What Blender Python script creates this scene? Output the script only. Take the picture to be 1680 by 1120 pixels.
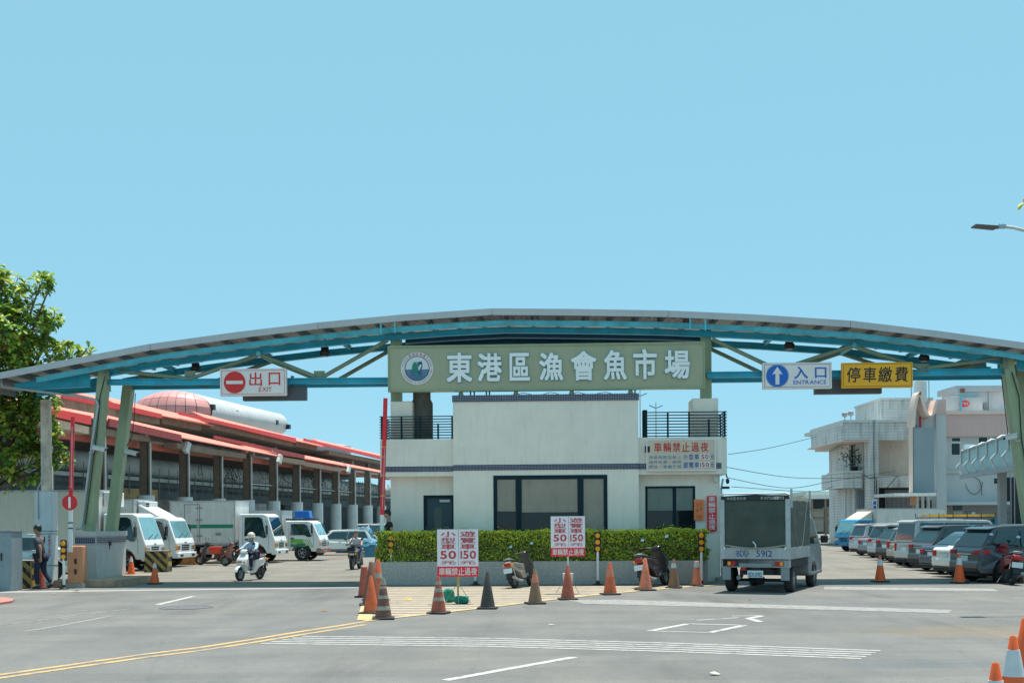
import bpy, math, random
import numpy as np
from mathutils import Vector, Matrix

SC = bpy.context.scene
for _o in list(bpy.data.objects):
    bpy.data.objects.remove(_o)
C = SC.collection
R = math.radians
PI = math.pi
rnd = random.Random(7)

# ------------------------------------------------------------------ camera
F = 1900.0          # focal length in photo pixels
EYE = 1.75
PX0, PY0 = 840.0, 854.0
ROLL = 0.0068
cam_d = bpy.data.cameras.new('camera')
cam_d.sensor_width = 36.0
cam_d.lens = F / 1680.0 * 36.0
cam_d.shift_y = (PY0 - 560.0) / 1680.0
cam_d.clip_start = 0.1
cam_d.clip_end = 6000
cam = bpy.data.objects.new('camera', cam_d)
C.objects.link(cam)
cam.matrix_world = Matrix.Translation((0, 0, EYE)) @ Matrix.Rotation(ROLL, 4, 'Y') @ Matrix.Rotation(R(90), 4, 'X')
SC.camera = cam

# ------------------------------------------------------------------ world, sun, exposure
SUN_EL, SUN_AZ = 76.0, 30.0      # elevation; azimuth clockwise from +Y (behind the market, a little right)
W = bpy.data.worlds.new('World')
SC.world = W
W.use_nodes = True
nt = W.node_tree
nt.nodes.clear()
sky = nt.nodes.new('ShaderNodeTexSky')
sky.sky_type = 'NISHITA'
sky.sun_disc = False
sky.sun_elevation = R(SUN_EL)
sky.sun_rotation = R(SUN_AZ)
sky.altitude = 0
sky.air_density = 0.7
sky.dust_density = 0.0
sky.ozone_density = 5.0
tint = nt.nodes.new('ShaderNodeMixRGB'); tint.blend_type = 'MULTIPLY'; tint.inputs[0].default_value = 1
tint.inputs[2].default_value = (0.11, 0.11, 0.11, 1)
bg = nt.nodes.new('ShaderNodeBackground'); bg.inputs[1].default_value = 0.12
# humid coastal air: an even pale cyan veil over the whole sky
veil = nt.nodes.new('ShaderNodeMixRGB'); veil.blend_type = 'ADD'; veil.inputs[0].default_value = 1
veil.inputs[2].default_value = (0.86, 1.83, 2.2, 1)
wo = nt.nodes.new('ShaderNodeOutputWorld')
nt.links.new(sky.outputs[0], tint.inputs[1]); nt.links.new(tint.outputs[0], veil.inputs[1]); nt.links.new(veil.outputs[0], bg.inputs[0]); nt.links.new(bg.outputs[0], wo.inputs[0])
sd = bpy.data.lights.new('sun', 'SUN'); sd.energy = 2.8; sd.angle = R(0.53); sd.color = (1.0, 0.93, 0.86)
sun = bpy.data.objects.new('sun', sd); C.objects.link(sun)
_s = Vector((math.sin(R(SUN_AZ)) * math.cos(R(SUN_EL)), math.cos(R(SUN_AZ)) * math.cos(R(SUN_EL)), math.sin(R(SUN_EL))))
sun.rotation_euler = _s.to_track_quat('Z', 'Y').to_euler()
SC.view_settings.view_transform = 'Standard'
SC.view_settings.look = 'None'
SC.view_settings.exposure = 1.36
SC.view_settings.gamma = 1.0
SC.view_settings.use_curve_mapping = False
SC.cycles.max_bounces = 8
SC.cycles.transparent_max_bounces = 16
SC.cycles.use_fast_gi = False

# ------------------------------------------------------------------ measuring helpers (photo pixel -> place)
def unroll(px, py):
    dx, dy = px - PX0, py - PY0
    return dx - ROLL * dy, dy + ROLL * dx

def ground(px, py, z=0.0):
    dx, dy = unroll(px, py)
    d = F * (EYE - z) / dy
    return Vector((dx / F * d, d, z))

def atd(px, py, d):
    dx, dy = unroll(px, py)
    return Vector((dx / F * d, d, EYE - dy / F * d))

class Frame:
    """a ground frame: a runs right, b runs away, turned clockwise by th"""
    def __init__(s, x, y, deg):
        s.x, s.y, s.th = x, y, R(deg)
        s.c, s.s = math.cos(s.th), math.sin(s.th)
    def w(s, a, b, z=0.0):
        return Vector((s.x + a * s.c + b * s.s, s.y - a * s.s + b * s.c, z))
    def az(s, px, py, b):
        dx, dy = unroll(px, py); k = dx / F
        a = (k * (s.y + b * s.c) - s.x - b * s.s) / (s.c + k * s.s)
        Y = s.y - a * s.s + b * s.c
        return a, EYE - dy / F * Y
    def bz(s, px, py, a):
        dx, dy = unroll(px, py); k = dx / F
        # x + a c + b s = k (y - a s + b c)
        b = (k * (s.y - a * s.s) - s.x - a * s.c) / (s.s - k * s.c)
        Y = s.y - a * s.s + b * s.c
        return b, EYE - dy / F * Y

# ------------------------------------------------------------------ materials
MATS = {}
def mat(name, rgb, rough=0.6, metal=0.0, var=0.12, vs=3.0, bump=0.0, bs=40.0, streak=0.0, dirt=None, spec=0.5, coat=0.0, emit=0.0, trans=0.0):
    if name in MATS: return MATS[name]
    m = bpy.data.materials.new(name); m.use_nodes = True
    n = m.node_tree; N = n.nodes; L = n.links
    p = N['Principled BSDF']
    p.inputs['Roughness'].default_value = rough
    p.inputs['Metallic'].default_value = metal
    p.inputs['Specular IOR Level'].default_value = spec
    p.inputs['Coat Weight'].default_value = coat
    if coat: p.inputs['Coat Roughness'].default_value = 0.06
    if trans: p.inputs['Transmission Weight'].default_value = trans
    tc = N.new('ShaderNodeTexCoord')
    col = None
    if var > 0:
        nz = N.new('ShaderNodeTexNoise'); nz.inputs['Scale'].default_value = vs; nz.inputs['Detail'].default_value = 6; nz.inputs['Roughness'].default_value = 0.65
        L.new(tc.outputs['Object'], nz.inputs['Vector'])
        cr = N.new('ShaderNodeValToRGB')
        cr.color_ramp.elements[0].position = 0.3; cr.color_ramp.elements[1].position = 0.7
        cr.color_ramp.elements[0].color = tuple(max(0, c * (1 - var)) for c in rgb) + (1,)
        cr.color_ramp.elements[1].color = tuple(min(1, c * (1 + var)) for c in rgb) + (1,)
        L.new(nz.outputs['Fac'], cr.inputs[0]); col = cr.outputs[0]
    else:
        rg = N.new('ShaderNodeRGB'); rg.outputs[0].default_value = tuple(rgb) + (1,); col = rg.outputs[0]
    if streak > 0 or dirt:
        mp = N.new('ShaderNodeMapping'); mp.inputs['Scale'].default_value = (5, 5, 0.7) if streak > 0 else (1.6, 1.6, 1.6)
        L.new(tc.outputs['Object'], mp.inputs['Vector'])
        n2 = N.new('ShaderNodeTexNoise'); n2.inputs['Scale'].default_value = 1.5; n2.inputs['Detail'].default_value = 8; n2.inputs['Roughness'].default_value = 0.7
        L.new(mp.outputs[0], n2.inputs['Vector'])
        c2 = N.new('ShaderNodeValToRGB'); c2.color_ramp.elements[0].position = 0.5; c2.color_ramp.elements[1].position = 0.72
        L.new(n2.outputs['Fac'], c2.inputs[0])
        ml = N.new('ShaderNodeMath'); ml.operation = 'MULTIPLY'; ml.inputs[1].default_value = streak if streak > 0 else 0.6
        L.new(c2.outputs[0], ml.inputs[0])
        mx = N.new('ShaderNodeMixRGB'); L.new(ml.outputs[0], mx.inputs[0]); L.new(col, mx.inputs[1])
        mx.inputs[2].default_value = tuple(dirt or (rgb[0] * .35, rgb[1] * .33, rgb[2] * .3)) + (1,)
        col = mx.outputs[0]
    L.new(col, p.inputs['Base Color'])
    if emit:
        L.new(col, p.inputs['Emission Color']); p.inputs['Emission Strength'].default_value = emit
    if bump > 0:
        nb = N.new('ShaderNodeTexNoise'); nb.inputs['Scale'].default_value = bs; nb.inputs['Detail'].default_value = 4
        L.new(tc.outputs['Object'], nb.inputs['Vector'])
        b = N.new('ShaderNodeBump'); b.inputs['Strength'].default_value = bump; b.inputs['Distance'].default_value = 0.02
        L.new(nb.outputs['Fac'], b.inputs['Height']); L.new(b.outputs[0], p.inputs['Normal'])
    MATS[name] = m
    return m

# ------------------------------------------------------------------ object helpers
def tag(o, label=None, cat=None, group=None, kind=None):
    if label: o['label'] = label
    if cat: o['category'] = cat
    if group: o['group'] = group
    if kind: o['kind'] = kind
    return o

def empty(name, loc=(0, 0, 0), rz=0.0, label=None, cat=None, group=None, kind=None):
    o = bpy.data.objects.new(name, None); C.objects.link(o)
    o.empty_display_size = 0.2
    o.location = loc; o.rotation_euler = (0, 0, rz)
    return tag(o, label, cat, group, kind)

def link(name, me, parent=None, loc=None, rot=None, **kw):
    o = bpy.data.objects.new(name, me); C.objects.link(o)
    if parent: o.parent = parent
    if loc is not None: o.location = loc
    if rot is not None: o.rotation_euler = rot
    tag(o, **kw)
    return o

def copy_tree(o, parent=None):
    c = o.copy(); C.objects.link(c)
    if parent: c.parent = parent
    for ch in list(o.children): copy_tree(ch, c)
    return c

class MB:
    def __init__(s): s.v = []; s.f = []; s.mi = []; s.cur = 0
    def add(s, vs, fs):
        n = len(s.v); s.v += [tuple(p) for p in vs]
        for f in fs: s.f.append(tuple(i + n for i in f)); s.mi.append(s.cur)
        return s
    def box(s, x0, x1, y0, y1, z0, z1, M=None):
        vs = [Vector(p) for p in ((x0, y0, z0), (x1, y0, z0), (x1, y1, z0), (x0, y1, z0), (x0, y0, z1), (x1, y0, z1), (x1, y1, z1), (x0, y1, z1))]
        if M is not None: vs = [M @ p for p in vs]
        return s.add(vs, [(0, 3, 2, 1), (4, 5, 6, 7), (0, 1, 5, 4), (1, 2, 6, 5), (2, 3, 7, 6), (3, 0, 4, 7)])
    def bar(s, p, q, w, h, up=(0, 0, 1)):
        p, q = Vector(p), Vector(q); d = (q - p)
        if d.length < 1e-6: return s
        d.normalize(); u = Vector(up)
        sd_ = d.cross(u)
        if sd_.length < 1e-3: sd_ = d.cross(Vector((0, 1, 0)))
        sd_.normalize(); u = sd_.cross(d)
        vs = []
        for e in (p, q):
            for a, b in ((-1, -1), (1, -1), (1, 1), (-1, 1)): vs.append(e + sd_ * (a * w / 2) + u * (b * h / 2))
        return s.add(vs, [(3, 2, 1, 0), (4, 5, 6, 7), (0, 1, 5, 4), (1, 2, 6, 5), (2, 3, 7, 6), (3, 0, 4, 7)])
    def ibeam(s, p, q, w, h, t=0.02, up=(0, 0, 1)):
        p, q = Vector(p), Vector(q); d = (q - p).normalized(); u = Vector(up)
        sd_ = d.cross(u)
        if sd_.length < 1e-3: sd_ = d.cross(Vector((0, 1, 0)))
        sd_.normalize(); u2 = sd_.cross(d)
        s.bar(p + u2 * (h / 2 - t / 2), q + u2 * (h / 2 - t / 2), w, t, up)
        s.bar(p - u2 * (h / 2 - t / 2), q - u2 * (h / 2 - t / 2), w, t, up)
        return s.bar(p, q, t, h - 2 * t, up)
    def cyl(s, p, q, r0, r1=None, n=12, caps=True):
        if r1 is None: r1 = r0
        p, q = Vector(p), Vector(q); d = (q - p).normalized()
        a = d.orthogonal().normalized(); b = d.cross(a)
        vs = []
        for e, r in ((p, r0), (q, r1)):
            for i in range(n):
                t = 2 * PI * i / n; vs.append(e + (a * math.cos(t) + b * math.sin(t)) * r)
        fs = [(i, (i + 1) % n, n + (i + 1) % n, n + i) for i in range(n)]
        if caps: fs += [tuple(range(n - 1, -1, -1)), tuple(range(n, 2 * n))]
        return s.add(vs, fs)
    def tube(s, pts, r, n=6):
        for a, b in zip(pts[:-1], pts[1:]): s.cyl(a, b, r, r, n)
        return s
    def lathe(s, prof, n=16, M=None, axis='z', caps=True):
        vs = []
        for r, z in prof:
            for i in range(n):
                t = 2 * PI * i / n
                if axis == 'z': p = Vector((r * math.cos(t), r * math.sin(t), z))
                elif axis == 'y': p = Vector((r * math.cos(t), z, r * math.sin(t)))
                else: p = Vector((z, r * math.cos(t), r * math.sin(t)))
                vs.append(M @ p if M is not None else p)
        fs = []
        for k in range(len(prof) - 1):
            for i in range(n):
                fs.append((k * n + i, k * n + (i + 1) % n, (k + 1) * n + (i + 1) % n, (k + 1) * n + i))
        if caps and prof[0][0] > 1e-4: fs.append(tuple(range(n - 1, -1, -1)))
        if caps and prof[-1][0] > 1e-4: fs.append(tuple(range((len(prof) - 1) * n, len(prof) * n)))
        return s.add(vs, fs)
    def prism(s, poly, t0, t1, fn):
        """poly of (u,v); fn(u,v,t) -> point"""
        n = len(poly)
        vs = [fn(u, v, t0) for u, v in poly] + [fn(u, v, t1) for u, v in poly]
        fs = [tuple(range(n)), tuple(range(2 * n - 1, n - 1, -1))] + [(i, i + n, (i + 1) % n + n, (i + 1) % n) for i in range(n)]
        return s.add(vs, fs)
    def xz(s, poly, y0, y1): return s.prism(poly, y0, y1, lambda u, v, t: (u, t, v))
    def xy(s, poly, z0, z1): return s.prism(poly, z0, z1, lambda u, v, t: (u, v, t))
    def quad(s, a, b, c, d): return s.add([a, b, c, d], [(0, 1, 2, 3)])
    def sphere(s, c, r, n=10, m=6, sc=(1, 1, 1)):
        prof = [(math.sin(PI * k / m), -math.cos(PI * k / m)) for k in range(m + 1)]
        vs = []
        for rr, z in prof:
            for i in range(n):
                t = 2 * PI * i / n
                vs.append((c[0] + r * sc[0] * rr * math.cos(t), c[1] + r * sc[1] * rr * math.sin(t), c[2] + r * sc[2] * z))
        fs = [(k * n + i, k * n + (i + 1) % n, (k + 1) * n + (i + 1) % n, (k + 1) * n + i) for k in range(m) for i in range(n)]
        return s.add(vs, fs)
    def mesh(s, mats, smooth=False, fix=True):
        me = bpy.data.meshes.new('m')
        me.from_pydata(s.v, [], s.f)
        if not isinstance(mats, (list, tuple)): mats = [mats]
        for m in mats: me.materials.append(m)
        if len(mats) > 1: me.polygons.foreach_set('material_index', s.mi)
        if fix:
            import bmesh
            bm = bmesh.new(); bm.from_mesh(me)
            bmesh.ops.remove_doubles(bm, verts=bm.verts, dist=1e-5) if smooth else None
            bmesh.ops.recalc_face_normals(bm, faces=bm.faces)
            bm.to_mesh(me); bm.free()
        if smooth: me.polygons.foreach_set('use_smooth', [True] * len(me.polygons))
        me.update()
        return me
    def build(s, name, mats, parent=None, smooth=False, bevel=0.0, loc=None, rot=None, seg=2, **kw):
        o = link(name, s.mesh(mats, smooth), parent, loc, rot, **kw)
        if bevel:
            b = o.modifiers.new('b', 'BEVEL'); b.width = bevel; b.segments = seg; b.limit_method = 'ANGLE'; b.angle_limit = R(35)
        if smooth and not bevel: autosmooth(o.data)
        return o

def autosmooth(me, ang=40):
    try: me.set_sharp_from_angle(angle=R(ang))
    except Exception: pass

# lettering: every character is a real mesh in the x-z plane, facing -y, unit em box
_glyph = {}
def glyph(ch, off=0.0, ext=0.0, res=3):
    k = (ch, off, ext, res)
    if k in _glyph: return _glyph[k]
    cu = bpy.data.curves.new('g', 'FONT'); cu.body = ch; cu.size = 1.0; cu.offset = off; cu.extrude = ext; cu.resolution_u = res
    ob = bpy.data.objects.new('g', cu); C.objects.link(ob)
    dg = bpy.context.evaluated_depsgraph_get()
    me = bpy.data.meshes.new_from_object(ob.evaluated_get(dg))
    bpy.data.objects.remove(ob); bpy.data.curves.remove(cu)
    n = len(me.vertices); co = np.zeros(n * 3, 'f'); me.vertices.foreach_get('co', co); co = co.reshape(-1, 3)
    fs = [tuple(p.vertices) for p in me.polygons]
    bpy.data.meshes.remove(me)
    if n:
        mn, mxx = co.min(0), co.max(0)
    else: mn = mxx = np.zeros(3)
    _glyph[k] = (co, fs, mn, mxx)
    return _glyph[k]

def put_glyph(mb, ch, x0, x1, z0, z1, y, off=0.0, ext=0.0, slant=0.0, fit=True, full=None):
    if off > 0:
        q = off * 0.55
        for i, (dx, dz) in enumerate(((-1, -1), (1, -1), (1, 1), (-1, 1)) if off < .024 else ((-1, -1), (0, -1), (1, -1), (-1, 0), (1, 0), (-1, 1), (0, 1), (1, 1))):
            w, h = x1 - x0, z1 - z0
            put_glyph(mb, ch, x0 + (q + dx * q) * w, x1 - (q - dx * q) * w, z0 + (q + dz * q) * h, z1 - (q - dz * q) * h, y - i * .0004, 0, ext, slant)
        return
    co, fs, mn, mx = glyph(ch, 0, ext)
    if not len(co): return
    if full: mn = np.array([full[0], full[2], 0]); mx = np.array([full[1], full[3], 0])
    w = max(mx[0] - mn[0], 1e-4); h = max(mx[1] - mn[1], 1e-4)
    X = x0 + (co[:, 0] - mn[0]) / w * (x1 - x0); Z = z0 + (co[:, 1] - mn[1]) / h * (z1 - z0)
    X = X + slant * (Z - z0)
    Y = y - co[:, 2]
    mb.add([(a, b, c) for a, b, c in zip(X.tolist(), Y.tolist(), Z.tolist())], fs)

CJK_BOX = (0.04, 0.96, -0.08, 0.84)
def put_text(mb, s, x0, x1, z0, z1, y, off=0.0, ext=0.0, slant=0.0, gap=0.12, cjk=False, vertical=False):
    """fit a line of characters into a rectangle; Latin by its own widths, CJK in square cells"""
    if cjk:
        n = len(s)
        for i, ch in enumerate(s):
            if vertical:
                h = (z1 - z0) / n; a0, a1, b1 = x0, x1, z1 - i * h; b0 = b1 - h * (1 - gap)
            else:
                w = (x1 - x0) / n; a0 = x0 + i * w + w * gap / 2; a1 = x0 + (i + 1) * w - w * gap / 2; b0, b1 = z0, z1
            if ch in ' ': continue
            if ch in '一，・-': put_glyph(mb, ch, a0 + (a1 - a0) * .2, a1 - (a1 - a0) * .2, b0 + (b1 - b0) * .4, b0 + (b1 - b0) * .55, y, off, ext); continue
            put_glyph(mb, ch, a0, a1, b0, b1, y, off, ext, slant)
        return
    ws = []
    for ch in s:
        if ch == ' ': ws.append(0.3); continue
        co, fs, mn, mx = glyph(ch, 0, 0); ws.append(mx[0] - mn[0])
    g = 0.09; tot = sum(ws) + g * (len(s) - 1); k = (x1 - x0) / tot; x = x0
    for ch, w in zip(s, ws):
        if ch == "'": put_glyph(mb, ch, x, x + w * k, z0 + (z1 - z0) * .65, z1, y, off, ext)
        elif ch == '-': put_glyph(mb, ch, x, x + w * k, z0 + (z1 - z0) * .42, z0 + (z1 - z0) * .55, y, off, ext)
        elif ch != ' ': put_glyph(mb, ch, x, x + w * k, z0, z1, y, off, ext, slant)
        x += (w + g) * k

# shared materials
M_STEEL_BLUE = mat('blue painted steel', (0.015, 0.40, 0.55), 0.45, var=0.25, vs=1.5, streak=0.5, dirt=(0.20, 0.20, 0.16))
M_STEEL_TEAL = mat('light teal painted steel', (0.10, 0.50, 0.60), 0.5, var=0.3, vs=1.5, streak=0.5, dirt=(0.25, 0.33, 0.30))
M_GREEN = mat('sage green painted steel', (0.31, 0.37, 0.22), 0.5, var=0.14, vs=1.2, streak=0.45, dirt=(0.22, 0.19, 0.12))
M_DGREEN = mat('dull green strut paint', (0.22, 0.27, 0.18), 0.55, var=0.2, vs=2)
M_FASCIA = mat('grey roof edge sheet', (0.50, 0.50, 0.51), 0.45, var=0.08, vs=0.8, streak=0.15)
M_ROOFU = mat('pale roof sheet', (0.40, 0.39, 0.37), 0.6, var=0.15, vs=2)
M_DARK = mat('dark rubber', (0.02, 0.022, 0.025), 0.7, var=0.2)
M_BLACK = mat('black plastic', (0.012, 0.013, 0.015), 0.4, var=0.1)
M_TYRE = mat('tyre rubber', (0.022, 0.023, 0.025), 0.85, var=0.3, vs=8)
M_GREY = mat('mid grey paint', (0.25, 0.27, 0.28), 0.5, var=0.1)
M_GALV = mat('galvanised metal', (0.42, 0.44, 0.45), 0.4, 0.5, var=0.15, vs=6)
M_WHITE = mat('white paint', (0.72, 0.74, 0.73), 0.4, var=0.05, vs=3, streak=0.12)
M_WHITE2 = mat('dirty white paint', (0.60, 0.62, 0.60), 0.5, var=0.1, vs=2, streak=0.4, dirt=(0.3, 0.28, 0.24))
M_RED = mat('red paint', (0.75, 0.02, 0.03), 0.45, var=0.1)
M_STUCCO = mat('pale ceramic chip render', (0.86, 0.78, 0.68), 0.75, var=0.07, vs=0.9, bump=0.35, bs=60, streak=0.4, dirt=(0.62, 0.56, 0.48))
M_TILE = mat('navy mosaic tile', (0.012, 0.02, 0.09), 0.2, var=0.4, vs=30)
M_GROUT = mat('pale grout', (0.45, 0.45, 0.43), 0.8, var=0.1)
M_FRAME = mat('dark blue green frame', (0.004, 0.022, 0.035), 0.55, var=0.2, spec=.2)
M_GLASS = mat('dark window glass', (0.008, 0.016, 0.02), 0.06, var=0.1, spec=.45)
M_ORANGE = mat('orange cone plastic', (0.80, 0.13, 0.03), 0.55, var=0.1, vs=8)
M_CONC = mat('weathered concrete', (0.33, 0.32, 0.29), 0.85, var=0.18, vs=3, bump=0.3, bs=30, streak=0.3)
M_TRUCKGLASS = mat('vehicle glass', (0.010, 0.035, 0.04), 0.05, var=0.05, spec=1.0)
M_SKYGLASS = mat('bright windscreen glass', (0.16, 0.36, 0.40), 0.06, var=0.15, vs=2, spec=1.0)
M_REDL = mat('red lamp lens', (0.45, 0.008, 0.015), 0.15, var=0.1)
M_AMBER = mat('amber lens', (0.95, 0.36, 0.01), 0.25, var=0.05)
M_PLATE = mat('white number plate', (0.62, 0.72, 0.75), 0.4, var=0.05)
M_PLATETXT = mat('dark plate lettering', (0.01, 0.05, 0.12), 0.5, var=0.0)
M_CHROME = mat('bright metal', (0.6, 0.62, 0.63), 0.22, 0.9, var=0.1)
# ------------------------------------------------------------------ ground
def asphalt(name, rgb, warm, scale=1.0):
    m = bpy.data.materials.new(name); m.use_nodes = True
    N = m.node_tree.nodes; L = m.node_tree.links; p = N['Principled BSDF']
    p.inputs['Roughness'].default_value = 0.85; p.inputs['Specular IOR Level'].default_value = 0.3
    tc = N.new('ShaderNodeTexCoord')
    def noise(sc, det, x=1, y=1):
        mp = N.new('ShaderNodeMapping'); mp.inputs['Scale'].default_value = (x, y, 1)
        L.new(tc.outputs['Object'], mp.inputs[0])
        n = N.new('ShaderNodeTexNoise'); n.inputs['Scale'].default_value = sc; n.inputs['Detail'].default_value = det; n.inputs['Roughness'].default_value = 0.6
        L.new(mp.outputs[0], n.inputs['Vector']); return n.outputs['Fac']
    def ramp(f, a, b, c0, c1):
        r = N.new('ShaderNodeValToRGB'); r.color_ramp.elements[0].position = a; r.color_ramp.elements[1].position = b
        r.color_ramp.elements[0].color = tuple(c0) + (1,); r.color_ramp.elements[1].color = tuple(c1) + (1,)
        L.new(f, r.inputs[0]); return r.outputs[0]
    def mul(a, b, f=1.0, t='MULTIPLY'):
        x = N.new('ShaderNodeMixRGB'); x.blend_type = t
        if isinstance(f, float): x.inputs[0].default_value = f
        else: L.new(f, x.inputs[0])
        L.new(a, x.inputs[1]); L.new(b, x.inputs[2]); return x.outputs[0]
    base = ramp(noise(0.12, 4), 0.35, 0.7, rgb, warm)
    base = mul(base, ramp(noise(0.9, 8, 1, .5), 0.3, 0.7, (.80, .815, .83), (1.12, 1.10, 1.07)))
    base = mul(base, ramp(noise(55, 3), 0.3, 0.7, (.72, .72, .72), (1.28, 1.28, 1.28)))
    base = mul(base, ramp(noise(0.5, 5, 1, .12), 0.56, 0.66, (1, 1, 1), (.80, .80, .80)))      # tyre tracks, stains
    # a sandy worn area and a few oil stains
    def spot(cx, cy, sx, sy, r0, r1, c):
        nonlocal base
        mp = N.new('ShaderNodeMapping'); mp.vector_type = 'POINT'; mp.inputs['Location'].default_value = (-cx / sx, -cy / sy, 0); mp.inputs['Scale'].default_value = (1 / sx, 1 / sy, 0)
        L.new(tc.outputs['Object'], mp.inputs[0]); ln = N.new('ShaderNodeVectorMath'); ln.operation = 'LENGTH'; L.new(mp.outputs[0], ln.inputs[0])
        ad = N.new('ShaderNodeMath'); ad.operation = 'ADD'; L.new(ln.outputs['Value'], ad.inputs[0]); L.new(noise(1.3, 8), ad.inputs[1])
        base = mul(base, ramp(ad.outputs[0], r0, r1, c, (1, 1, 1)))
    spot(7.2, 17.8, 4.5, 2.4, .75, 1.5, (1.10, .98, .84)); spot(4.8, 14.0, 3.0, .9, .8, 1.5, (.90, .95, 1.0))
    for cx, cy, s_, k_ in ((-1.5, 26, .9, .8), (2.5, 24, .6, .82), (-8, 24, 1.4, .86), (4, 29.5, 1.2, .85), (-3.5, 19, .7, .86), (1.0, 15.5, .8, .88), (-5, 37, 1.6, .8), (-9, 42, 2, .82), (12, 40, 1.6, .85)): spot(cx, cy, s_, s_ * 1.6, .6, 1.2, (k_,) * 3)
    base = mul(base, ramp(noise(.22, 3, .45, 3.2), .48, .54, (1, 1, 1), (.90, .905, .91)))
    base = mul(base, ramp(noise(9, 4), .3, .7, (.92, .92, .92), (1.08, 1.08, 1.08)))
    # bright grit and small litter
    vor = N.new('ShaderNodeTexVoronoi'); vor.inputs['Scale'].default_value = 9
    L.new(tc.outputs['Object'], vor.inputs['Vector'])
    base = mul(base, ramp(vor.outputs['Distance'], 0.03, 0.06, (1.35, 1.35, 1.3), (1, 1, 1)))
    # cracks
    v2 = N.new('ShaderNodeTexVoronoi'); v2.feature = 'DISTANCE_TO_EDGE'; v2.inputs['Scale'].default_value = 0.16
    nz = N.new('ShaderNodeTexNoise'); nz.inputs['Scale'].default_value = 1.2; nz.inputs['Detail'].default_value = 6
    L.new(tc.outputs['Object'], nz.inputs['Vector'])
    mv = N.new('ShaderNodeMixRGB'); mv.inputs[0].default_value = 0.12; L.new(tc.outputs['Object'], mv.inputs[1]); L.new(nz.outputs['Color'], mv.inputs[2])
    L.new(mv.outputs[0], v2.inputs['Vector'])
    base = mul(base, ramp(v2.outputs['Distance'], 0.0010, 0.003, (.92, .92, .92), (1, 1, 1)))
    L.new(base, p.inputs['Base Color'])
    b = N.new('ShaderNodeBump'); b.inputs['Strength'].default_value = 0.5; b.inputs['Distance'].default_value = 0.01
    L.new(noise(70, 3), b.inputs['Height']); L.new(b.outputs[0], p.inputs['Normal'])
    return m
A_ROAD = asphalt('road asphalt', (0.150, 0.155, 0.150), (0.175, 0.17, 0.155))
A_YARD = asphalt('yard concrete asphalt', (0.185, 0.175, 0.15), (0.22, 0.20, 0.165))
M_GROUND = mat('ground far', (0.24, 0.23, 0.20), 0.9, var=0.15, vs=0.2)
MB().quad((-900, -60, -0.03), (900, -60, -0.03), (900, 3000, -0.03), (-900, 3000, -0.03)).build('ground', M_GROUND, kind='structure')
road_y = 31.9
MB().box(-70, 70, -20, road_y, -0.25, 0.0).build('road', A_ROAD, kind='structure')
MB().box(-120, 120, road_y, 190, -0.25, 0.0).build('market_yard', A_YARD, kind='structure')

def G3(px, py, z=0.004): p = ground(px, py); return (p.x, p.y, z)
def paint(name, strips, m, z=0.004):
    b = MB()
    for q in strips:
        pts = [G3(x, y, z) for x, y in q]
        b.add(pts, [tuple(range(len(pts)))])
    o = b.build(name, m, kind='structure')
    # make the sheets face up
    me = o.data
    import bmesh
    bm = bmesh.new(); bm.from_mesh(me)
    for f in bm.faces:
        if f.normal.z < 0: f.normal_flip()
    bm.to_mesh(me); bm.free()
    return o
def worn(name, rgb, amt=0.35, under=(0.2, 0.2, 0.2), sc=2.5):
    m = bpy.data.materials.new(name); m.use_nodes = True
    N = m.node_tree.nodes; L = m.node_tree.links; p = N['Principled BSDF']; p.inputs['Roughness'].default_value = 0.8
    tc = N.new('ShaderNodeTexCoord'); n = N.new('ShaderNodeTexNoise'); n.inputs['Scale'].default_value = sc; n.inputs['Detail'].default_value = 10; n.inputs['Roughness'].default_value = 0.75
    L.new(tc.outputs['Object'], n.inputs['Vector'])
    r = N.new('ShaderNodeValToRGB'); r.color_ramp.elements[0].position = amt; r.color_ramp.elements[1].position = amt + 0.12
    r.color_ramp.elements[0].color = tuple(under) + (1,); r.color_ramp.elements[1].color = tuple(rgb) + (1,)
    L.new(n.outputs['Fac'], r.inputs[0]); L.new(r.outputs[0], p.inputs['Base Color'])
    return m
P_WHITE = worn('worn white road paint', (0.44, 0.44, 0.42), 0.38, (.21, .21, .205), 6)
P_FADE = worn('faded white road paint', (0.27, 0.27, 0.255), 0.42, (.18, .18, .175), 5)
P_YELL = worn('worn yellow road paint', (0.50, 0.33, 0.13), 0.40, (0.24, 0.21, 0.16), 1.8)
P_CREAM = worn('cream hatching paint', (0.42, 0.345, 0.24), 0.38, (0.25, 0.225, 0.18), 3)
P_DARKPATCH = worn('dark grey road paint', (0.16, 0.16, 0.155), 0.3, (0.2, 0.2, 0.19), 3)
P_RED = worn('faded red kerb paint', (0.45, 0.16, 0.13), 0.4, (0.25, 0.2, 0.18))

def ribbon(pts, w, z=0.004):
    """closed strips along ground points with half width w (metres)"""
    P = [ground(x, y) for x, y in pts]; out = []
    L_, R_ = [], []
    for i, p in enumerate(P):
        t = (P[min(i + 1, len(P) - 1)] - P[max(i - 1, 0)]).normalized(); n = Vector((-t.y, t.x, 0))
        L_.append(p + n * w); R_.append(p - n * w)
    return [[L_[i], L_[i + 1], R_[i + 1], R_[i]] for i in range(len(P) - 1)]
def paint_w(name, quads, m, z=0.004):
    b = MB()
    for q in quads:
        a = sum((q[i].x * q[(i + 1) % 4].y - q[(i + 1) % 4].x * q[i].y) for i in range(4))
        q = q if a > 0 else q[::-1]
        b.add([(p.x, p.y, z) for p in q], [(0, 1, 2, 3)])
    me = b.mesh(m, fix=False)
    return link(name, me, kind='structure')
line = [(-260, 1146), (-100, 1125), (0, 1109), (120, 1092), (240, 1075), (330, 1064), (420, 1050), (500, 1037), (560, 1028), (600, 1021.5)]
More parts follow.
